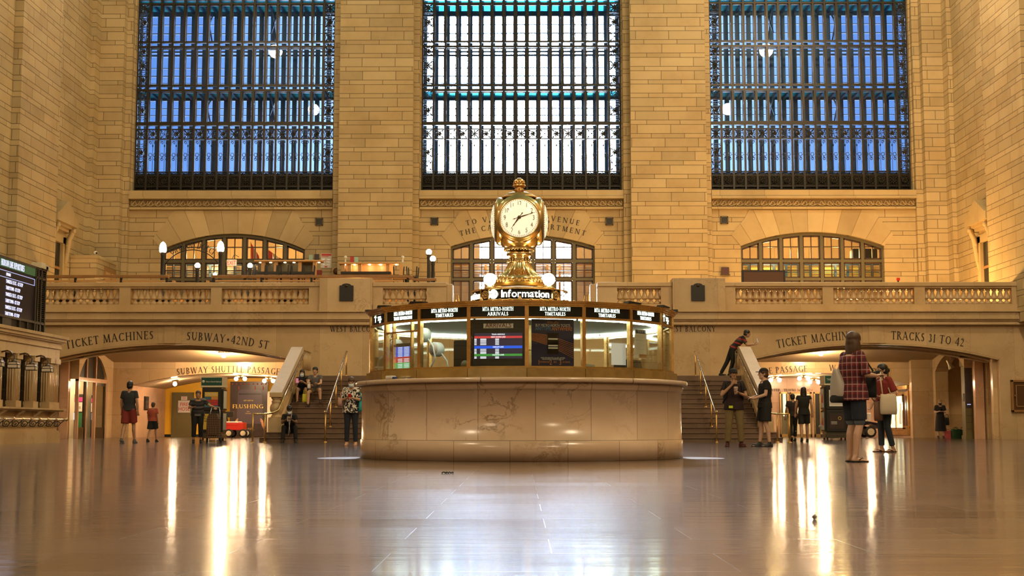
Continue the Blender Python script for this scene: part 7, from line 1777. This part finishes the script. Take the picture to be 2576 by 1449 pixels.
def soft(m,w,d,h,z0=0):
    R_=[]; n=20
    for f,a,b in ((0,.86,.62),(.04,.97,.9),(.25,1.0,1.1),(.55,.99,1.05),(.8,.95,.75),(.95,.92,.42),(1.0,.90,.30)):
        R_.append([m.vert((w/2*a*sgnp(cos(2*pi*k/n),.55),d/2*b*sgnp(sin(2*pi*k/n),.55),z0+h*f-(.025*h*cos(2*pi*k/n)**2*0 if f<1 else h*.03*(1-abs(cos(2*pi*k/n)))))) for k in range(n)])
    for j in range(len(R_)-1):
        for k in range(n): m.face((R_[j][k],R_[j][(k+1)%n],R_[j+1][(k+1)%n],R_[j+1][k]),True)
    m.face(R_[0][::-1]); m.face(R_[-1])
def bag(name,label,world,w,d,h,mat,rz=0,strap=None,smat=None):
    o=thing(name,label,'bag',world,rz); m=MB(); soft(m,w,d,h)
    m.build('sack',mat,o,world=False)
    m=MB(); sp=strap or [(-w*.3,0,h*.96),(-w*.22,0,h*1.4),(w*.22,0,h*1.4),(w*.3,0,h*.96)]
    m.tube(sp,.012,6); m.build('strap',smat or mat,o,world=False); return o
bag('shoulder_bag','teal bag hanging at the side of the person in the print blouse',(loc[0]+.235,loc[1]-.02,.80),.12,.24,.26,flat('teal_bag',(.02,.30,.34),.6),0,[(0,-.05,.25),(-.02,-.04,.5),(-.05,0,.54),(-.02,.05,.5),(0,.05,.25)])
bag('hand_bag','dusty pink bag on the other arm of the person in the print blouse',(loc[0]-.26,loc[1]-.02,.92),.13,.22,.22,flat('dusty_pink_bag',(.42,.24,.19),.6),0,[(0,-.05,.21),(.02,-.04,.34),(.02,.03,.34),(0,.05,.21)])
# 2,3 pair sitting on the left flight
def SIT(z,fy,fz,lean=.12,spread=.13,hb=.0):
    """seat height z above the feet plane fz=0; feet fy in front of the hips"""
    return dict(pel=(0,0,z+.09),che=(0,-.10-lean,z+.37),nek=(0,-.13-lean*1.6,z+.55),hed=(0,-.17-lean*1.8,z+.69),
     hip_a=(-.09,-.02,z+.085),kne_a=(-spread,-fy+.02,.47),ank_a=(-spread,-fy,.085),hip_b=(.09,-.02,z+.085),kne_b=(spread,-fy+.02,.47),ank_b=(spread,-fy,.085),
     sho_a=(-.17,-.11-lean*1.5,z+.51),sho_b=(.17,-.11-lean*1.5,z+.51),elb_a=(-.21,-.28-lean,z+.30),elb_b=(.21,-.28-lean,z+.30),wri_a=(-.08,-.42-lean,z+.40),wri_b=(.08,-.42-lean,z+.38),
     fin_a=(.6,-.5,.4),fin_b=(-.6,-.5,.4),curl_a=.6,curl_b=.6,toe_a=(-.1,-1,0),toe_b=(.1,-1,0),htilt=.1)
k8=RH*8; k10=RH*10
def stairloc(px,k,off=.14): Y=Y0+TR*(k-1)+off; return PX(px,Y,1010),Y,RH*k
x,y,z=stairloc(756,8); zs_=RH*2
t,j=person('person with long dark hair and pale mask sitting on the left stairs',(x,y+.42,z),.05,1.52,SIT(.30,.46,0,.08,.14),skin_m=sk_l,top=M['blackcloth'],sleeve=.12,hem=-.04,bottom=M['blackcloth'],leg=.62,shoes=M['blackcloth'],shoe_name='sandal',flip=True,hair=M['hair_black'],hair_len=.26,mask=M['mask_blue'],vox=.012)
phone(t,(-.12,-.50,.66),'pink lit phone held by the seated person with long dark hair',.5,flat('pink_phone',(.7,.2,.35),.4,emit=(1,.35,.5),es=.4))
x,y,z=stairloc(790,7)
J=SIT(.46,.40,0,.02,.17); J.update(kne_b=(.20,-.42,.55),ank_b=(.22,-.40,.085+RH),wri_a=(-.10,-.40,.66),wri_b=(.14,-.40,.72))
t,j=person('person in a grey polo shirt and shorts sitting beside a yellow bag',(x,y+.44,z),-.08,1.62,J,skin_m=sk_l,top=cloth('grey_polo',(.13,.12,.12)),sleeve=.5,hem=-.04,bottom=cloth('khaki_shorts',(.18,.12,.07)),leg=.66,shoes=flat('dark_loafer',(.03,.015,.01),.5),hair=M['hair_black'],vox=.012)
bag('drink_pouch','small white paper pouch in the hand of the person in the grey polo',tuple(to_world(t,(-.12,-.46,.56))),.09,.05,.13,M['white'])
x,y,z=stairloc(767,8,.12); bag('carrier_bag','bright yellow carrier bag on the stairs between the two seated people',(x,y,z),.16,.12,.26,flat('yellow_bag',(.75,.72,.03),.5))
# 4 person bent over a phone at the foot of the stairs
J=SIT(.29,.44,0,.20,.19); J.update(htilt=.55,kne_a=(-.17,-.36,.46),kne_b=(.17,-.36,.46))
Y=Y0+TR*1+.16; x=PX(729,39.2,1080)
t,j=person('person in black bent over a phone at the foot of the left stairs',(x,Y0+.34,0),.12,1.60,J,wide=1.12,deep=1.15,skin_m=sk_d,top=M['blackcloth'],sleeve=.6,hem=-.04,bottom=M['blackcloth'],leg=1.95,shoes=M['rubber'],hair=M['hair_black'],mask=M['mask_blue'],vox=.011)
phone(t,(-.02,-.64,.66),'lit phone in the hands of the person in black at the foot of the stairs',.5,flat('pale_phone',(.7,.62,.5),.4))
w_=to_world(t,(0,-.5,0)); o=thing('earphone_cable','white earphone cable hanging from the phone of the person in black','earphones',w_); m=MB(); p0=V((.0,-.62,.70)); k_=1.6/1.7
m.tube([to_world(t,p)-w_ for p in ((.07,-.48,.86),(.06,-.60,.75),(.03,-.66,.60),(.0,-.66,.40),(-.02,-.62,.20),(.03,-.66,.30),(.0,-.68,.58))],.004,5); m.build('cable',M['white'],o,world=False)
# 5 person leaning over the right parapet
J=dict(pel=(0,.04,.90),che=(0,-.20,1.14),nek=(0,-.34,1.27),hed=(0,-.44,1.38),sho_a=(-.17,-.30,1.25),sho_b=(.17,-.30,1.25),elb_a=(-.20,-.44,1.00),elb_b=(.20,-.44,1.00),wri_a=(-.10,-.66,1.02),wri_b=(.06,-.68,1.05),fin_a=(.3,-1,.0),fin_b=(-.2,-.7,.7),hip_a=(-.09,.05,.87),hip_b=(.09,.05,.87),kne_a=(-.10,.03,.47),kne_b=(.08,.22,.46),ank_a=(-.11,.14,.085),ank_b=(.06,.42,.10),htilt=.15)
xl=PX(1848,43.5,900)
t,j=person('person in a dark striped polo leaning on the right stair parapet with a phone',(xl-.02,43.55,ZL),radians(82),1.66,J,skin_m=sk_m,top=None,bottom=M['blackcloth'],leg=1.95,shoes=M['rubber'],hair=M['hair_black'],vox=.011)
def stripes(name,cols,per):
    t=NT(name); tc=t.n('TexCoord'); s=t.n('SeparateXYZ'); t.t.links.new(tc.outputs['Object'],s.inputs[0]); f=t.mt('FRACT',t.mt('MULTIPLY',t.mt('ADD',s.outputs[2],t.mt('MULTIPLY',s.outputs[1],-.35)),per))
    d=t.n('ValToRGB'); d.color_ramp.interpolation='CONSTANT'; e=d.color_ramp.elements
    while len(e)<len(cols): e.new(.5)
    for k,c in enumerate(cols): e[k].position=k/len(cols); e[k].color=(*c,1)
    t.put(d.inputs[0],f); return t.bsdf(d.outputs[0],.85)
M['polo']=stripes('red_black_stripe',[(.012,.012,.014),(.30,.03,.04),(.012,.012,.014),(.06,.055,.055),(.30,.03,.04),(.012,.012,.014)],3.0)
m=MB(); rg=spine_rings(j,.02,-.04,1.82); loft(m,rg)
for sd in 'ab': S_,E_=j['sho_'+sd],j['elb_'+sd]; cap(m,j['che']+(j['nek']-j['che'])*.7,S_,.068,.062); cap(m,S_,S_+(E_-S_)*.6,.062,.058)
remesh(m,'shirt',M['polo'],t,.011,3)
phone(t,(.0,-.76,1.13),'black phone held out by the person leaning on the parapet',-.3)
# 6 man in cap with a cup
loc=at_floor(1848,1123.5)
J=dict(elb_a=(-.27,-.05,1.12),wri_a=(-.03,-.19,1.38),fin_a=(.35,-.1,1),curl_a=.9,elb_b=(.27,-.02,1.10),wri_b=(.08,-.24,1.16),fin_b=(-.7,-.6,.3),curl_b=.9,kne_a=(-.125,-.02,.49),ank_a=(-.15,.02,.085),kne_b=(.125,-.02,.49),ank_b=(.15,.02,.085),toe_a=(-.35,-1,0),toe_b=(.35,-1,0))
t,j=person('person in a black cap, dark maroon shirt and khaki cargo trousers drinking from a cup',loc,0,1.75,J,wide=1.16,deep=1.1,skin_m=sk_m,top=cloth('maroon_black_shirt',(.022,.008,.009)),sleeve=.6,hem=-.42,top_inf=.034,bottom=cloth('khaki_cargo',(.20,.145,.06)),leg=1.93,leg_inf=.026,shoes=cloth('dark_red_sneaker',(.07,.015,.015),.8),shoe_name='sneaker',cap_m=M['blackcloth'],hair=M['hair_black'],vox=.010)
k_=1.75/1.7; w_=to_world(t,V((.0,-.30,1.13))*k_); o=thing('drink_cup','pale printed paper cup held by the person in the black cap','cup',w_); m=MB(); m.lathe([(.035,0),(.048,.15),(.05,.155),(.05,.165),(.03,.175),(0,.175)],(0,0,0),18); m.build('cup',printed('cup_print',(.72,.60,.52),(.35,.18,.14),30,.5,.56),o,world=False); m=MB(); m.tube([(.01,0,.17),(.02,-.01,.26)],.004,5); m.build('straw',M['dark'],o,world=False)
o=thing('backpack','black backpack on the back of the person in the black cap','bag',(loc[0],loc[1]+.22,.95)); m=MB(); m.bbox(-.20,.20,-.03,.17,0,.48,.06); m.build('pack',M['blackcloth'],o,world=False); m=MB()
for s in (-1,1): m.tube([(s*.15,-.04,.42),(s*.17,-.20,.53),(s*.17,-.34,.42),(s*.19,-.30,.15),(s*.22,-.05,.04)],.022,6)
m.build('strap',M['blackcloth'],o,world=False)
o=thing('yellow_tag','bright yellow tag peeping below the maroon shirt','tag',(loc[0]-.10,loc[1]-.19,.86)); m=MB(); m.box(-.045,.045,-.006,.006,0,.055); m.build('tag',flat('fluorescent_tag',(.65,.75,.02),.5),o,world=False)
# 7 man in profile, black shorts
loc=at_floor(1926,1123.5)
J=dict(elb_a=(-.21,-.02,1.12),wri_a=(-.14,-.26,1.06),fin_a=(.2,-1,.2),elb_b=(.21,-.04,1.12),wri_b=(.12,-.27,1.04),fin_b=(-.2,-1,.1),ank_a=(-.10,-.10,.085),kne_a=(-.10,-.06,.49),ank_b=(.10,.06,.085))
t,j=person('person in profile with black cap, black shirt and black shorts facing the clock booth',loc,radians(-84),1.76,J,wide=1.08,deep=1.15,skin_m=sk_l,top=M['blackcloth'],sleeve=.6,hem=-.3,top_inf=.026,bottom=M['blackcloth'],leg=.86,leg_inf=.04,shoes=flat('black_trainer',(.02,.02,.022),.5),shoe_name='sneaker',cap_m=M['blackcloth'],hair=M['hair_brown'],vox=.010)
# 8 woman in plaid shirt, nearest
loc=at_floor(2152,1162)
M['plaidshirt']=plaid('red_black_plaid',(.22,.018,.026),(.018,.009,.013),(.42,.30,.29),11)
J=dict(elb_a=(-.24,-.03,1.13),wri_a=(-.16,-.24,1.12),fin_a=(.3,-1,.2),elb_b=(.24,-.03,1.13),wri_b=(.16,-.24,1.12),fin_b=(-.3,-1,.2),kne_a=(-.085,-.02,.48),ank_a=(-.08,.05,.085),kne_b=(.085,-.02,.48),ank_b=(.08,.02,.085),hyaw=.25,toe_a=(-.02,-1,0),toe_b=(.10,-1,0))
t,j=person('person in a red plaid shirt and denim shorts seen from behind',loc,radians(112),1.665,J,wide=1.08,deep=1.22,skin_m=sk_l,top=M['plaidshirt'],sleeve=1.0,long_sleeve=False,hem=-.42,top_inf=.036,bottom=M['denim'],leg=.84,leg_inf=.022,cuff=cloth('denim_turn_up',(.13,.17,.22)),shoes=M['rubber'],shoe_name='flip_flop',flip=True,hair=M['hair_brown'],hair_len=.17,extra_hair=1.03,vox=.008)
lx,ly,_=loc
bag('tote_bag','grey white tote bag behind the person in the plaid shirt',(lx-.15,ly+.08,.76),.20,.28,.43,flat('grey_white_canvas',(.48,.42,.37),.7),radians(15),[(.02,-.08,.44),(.09,-.06,.60),(.10,.06,.60),(.02,.08,.44)])
m=MB(); soft(m,.208,.30,.13,-.006); m.build('black_base',M['blackcloth'],bpy.data.objects['tote_bag'],world=False)
bag('black_bag','black shoulder bag held in front of the person in the plaid shirt',(lx+.22,ly+.10,.82),.20,.14,.34,M['blackcloth'],radians(-12),[(-.1,0,.34),(-.14,0,.5),(-.04,0,.5),(.06,0,.34)])
# 9 woman in red top
loc=at_floor(2228,1137)
J=dict(elb_a=(-.225,.06,1.13),wri_a=(-.17,-.20,1.08),fin_a=(.4,-.8,-.1),curl_a=.8,elb_b=(.225,.0,1.12),wri_b=(.15,-.18,.90),fin_b=(0,-.5,-.8),curl_b=.8,hed=(0,-.035,1.57),kne_a=(-.09,-.03,.49),ank_a=(-.09,-.03,.085),ank_b=(.10,.10,.085))
J2=dict(J); J2['elb_a'],J2['elb_b']=(-.225,.0,1.12),(.24,.10,1.12); J2['wri_a'],J2['wri_b']=(-.15,-.18,.90),(.20,-.14,1.06); J2['fin_a'],J2['fin_b']=(0,-.5,-.8),(-.3,-.9,-.1)
t,j=person('person in a dark red top and black mask with a cream tote',loc,radians(-74),1.57,J2,wide=1.15,deep=1.22,skin_m=sk_t,top=cloth('dark_red_top',(.22,.022,.018)),sleeve=.85,hem=-.25,top_inf=.03,bottom=M['ripped'],leg=1.9,leg_inf=.01,shoes=flat('brown_sandal',(.09,.03,.018),.5),shoe_name='sandal',flip=True,hair=M['hair_black'],bun=True,mask=M['mask_black'],vox=.009)
lx,ly,_=loc
bag('tote_bag','cream canvas tote under the arm of the person in the dark red top',(lx+.0,ly-.27,.66),.30,.10,.36,flat('cream_canvas',(.60,.50,.36),.8),radians(4),[(-.10,0,.35),(-.10,.08,.60),(-.06,.20,.76),(-.02,.22,.74),(.06,.03,.35)])
bag('brown_bag','brown leather bag hanging in front of the person in the dark red top',(lx-.16,ly-.18,.55),.15,.10,.34,flat('brown_leather',(.14,.06,.03),.5),radians(-10),[(-.05,0,.33),(-.10,0,.40),(-.07,.05,.46),(.04,0,.34)])
o=thing('wrist_watch','pale watch on the wrist of the person in the dark red top','watch',to_world(t,j['wri_b'])); m=MB(); m.lathe([(.026,-.012),(.031,-.012),(.031,.012),(.026,.012)],(0,0,0),14); m.build('strap',M['steel'],o,world=False); m=MB(); m.ball((0,-.03,0),.016,8,6); m.build('dial',M['white'],o,world=False)
# 10 woman in black dress in the niche
loc=(PX(2367,53,1100),53.0,0)
t,j=person('person in a long black dress with black mask reading a phone in the right niche',loc,radians(-8),1.50,HOLD,wide=1.12,deep=1.1,skin_m=sk_l,top=M['blackcloth'],sleeve=.7,dress=.62,shoes=M['rubber'],hair=M['hair_blond'],mask=M['mask_black'],vox=.013)
phone(t,(0,-.33,1.06),'phone held by the person in the long black dress',.5)
bag('black_bag','black bag at the side of the person in the long black dress',(loc[0]+.27,53.05,.50),.14,.2,.30,M['blackcloth'],0)
# 11 walker with red shorts
loc=at_floor(323,1115); WALK=dict(kne_a=(-.10,-.10,.50),ank_a=(-.11,-.16,.085),kne_b=(.10,.06,.47),ank_b=(.11,.24,.11),elb_a=(-.235,.06,1.12),wri_a=(-.25,.02,.88),elb_b=(.235,-.02,1.12),wri_b=(.25,-.12,.88))
t,j=person('person in a dark shirt and red shorts walking away through the left arch',loc,radians(176),1.68,WALK,wide=1.12,skin_m=sk_m,top=cloth('charcoal_navy_shirt',(.028,.030,.036)),sleeve=.6,hem=-.12,top_inf=.024,bottom=cloth('brick_red_shorts',(.22,.030,.022)),leg=.84,leg_inf=.03,shoes=flat('grey_trainer',(.09,.085,.085),.6),shoe_name='sneaker',hair=M['hair_black'],vox=.012)
# 12 child in red
loc=at_floor(383,1111.5)
t,j=person('small person in a red shirt walking beside the pinkish marble wall',loc,radians(170),1.17,WALK,wide=1.08,skin_m=sk_m,top=cloth('faded_red_shirt',(.40,.085,.05)),sleeve=.7,hem=-.15,top_inf=.03,bottom=M['blackcloth'],leg=.84,leg_inf=.03,shoes=M['rubber'],hair=M['hair_brown'],vox=.013)
# 13 stooped shopper with trolley
loc=(PX(496,38.0,1100),38.0,0)
J=dict(pel=(0,.02,.92),che=(0,-.06,1.22),nek=(0,-.13,1.38),hed=(0,-.20,1.50),sho_a=(-.17,-.10,1.34),sho_b=(.17,-.10,1.34),elb_b=(.36,-.12,1.16),wri_b=(.50,-.02,1.12),fin_b=(.6,-.2,-.7),elb_a=(-.26,-.10,1.10),wri_a=(-.16,-.28,1.10),fin_a=(.5,-.8,0),curl_b=.9)
t,j=person('person in a striped top leaning on a brown shopping trolley before the yellow wall',loc,radians(14),1.50,J,wide=1.15,deep=1.2,skin_m=sk_m,top=stripes('grey_dark_stripe',[(.05,.05,.06),(.02,.02,.025),(.15,.14,.15),(.02,.02,.025)],4.5),sleeve=.7,hem=-.2,top_inf=.028,bottom=M['blackcloth'],leg=1.75,leg_inf=.02,shoes=M['rubber'],shoe_name='sandal',hair=M['hair_brown'],vox=.012)
# 14,15 two dark walkers under the right arch
loc=at_floor(1996,1109.5)
t,j=person('dark clothed person with short hair walking away under the right arch',loc,radians(184),1.47,WALK,skin_m=sk_m,top=cloth('dark_brown_shirt',(.030,.020,.018)),sleeve=.6,hem=-.15,top_inf=.024,bottom=M['blackcloth'],leg=1.8,shoes=M['rubber'],hair=M['hair_black'],vox=.013)
loc=at_floor(2024,1112)
t,j=person('taller dark clothed person with long hair walking away under the right arch',loc,radians(176),1.60,WALK,skin_m=sk_m,top=M['blackcloth'],sleeve=.3,hem=-.3,top_inf=.024,bottom=M['blackcloth'],leg=.8,leg_inf=.02,shoes=M['rubber'],hair=M['hair_black'],hair_len=.3,vox=.013)
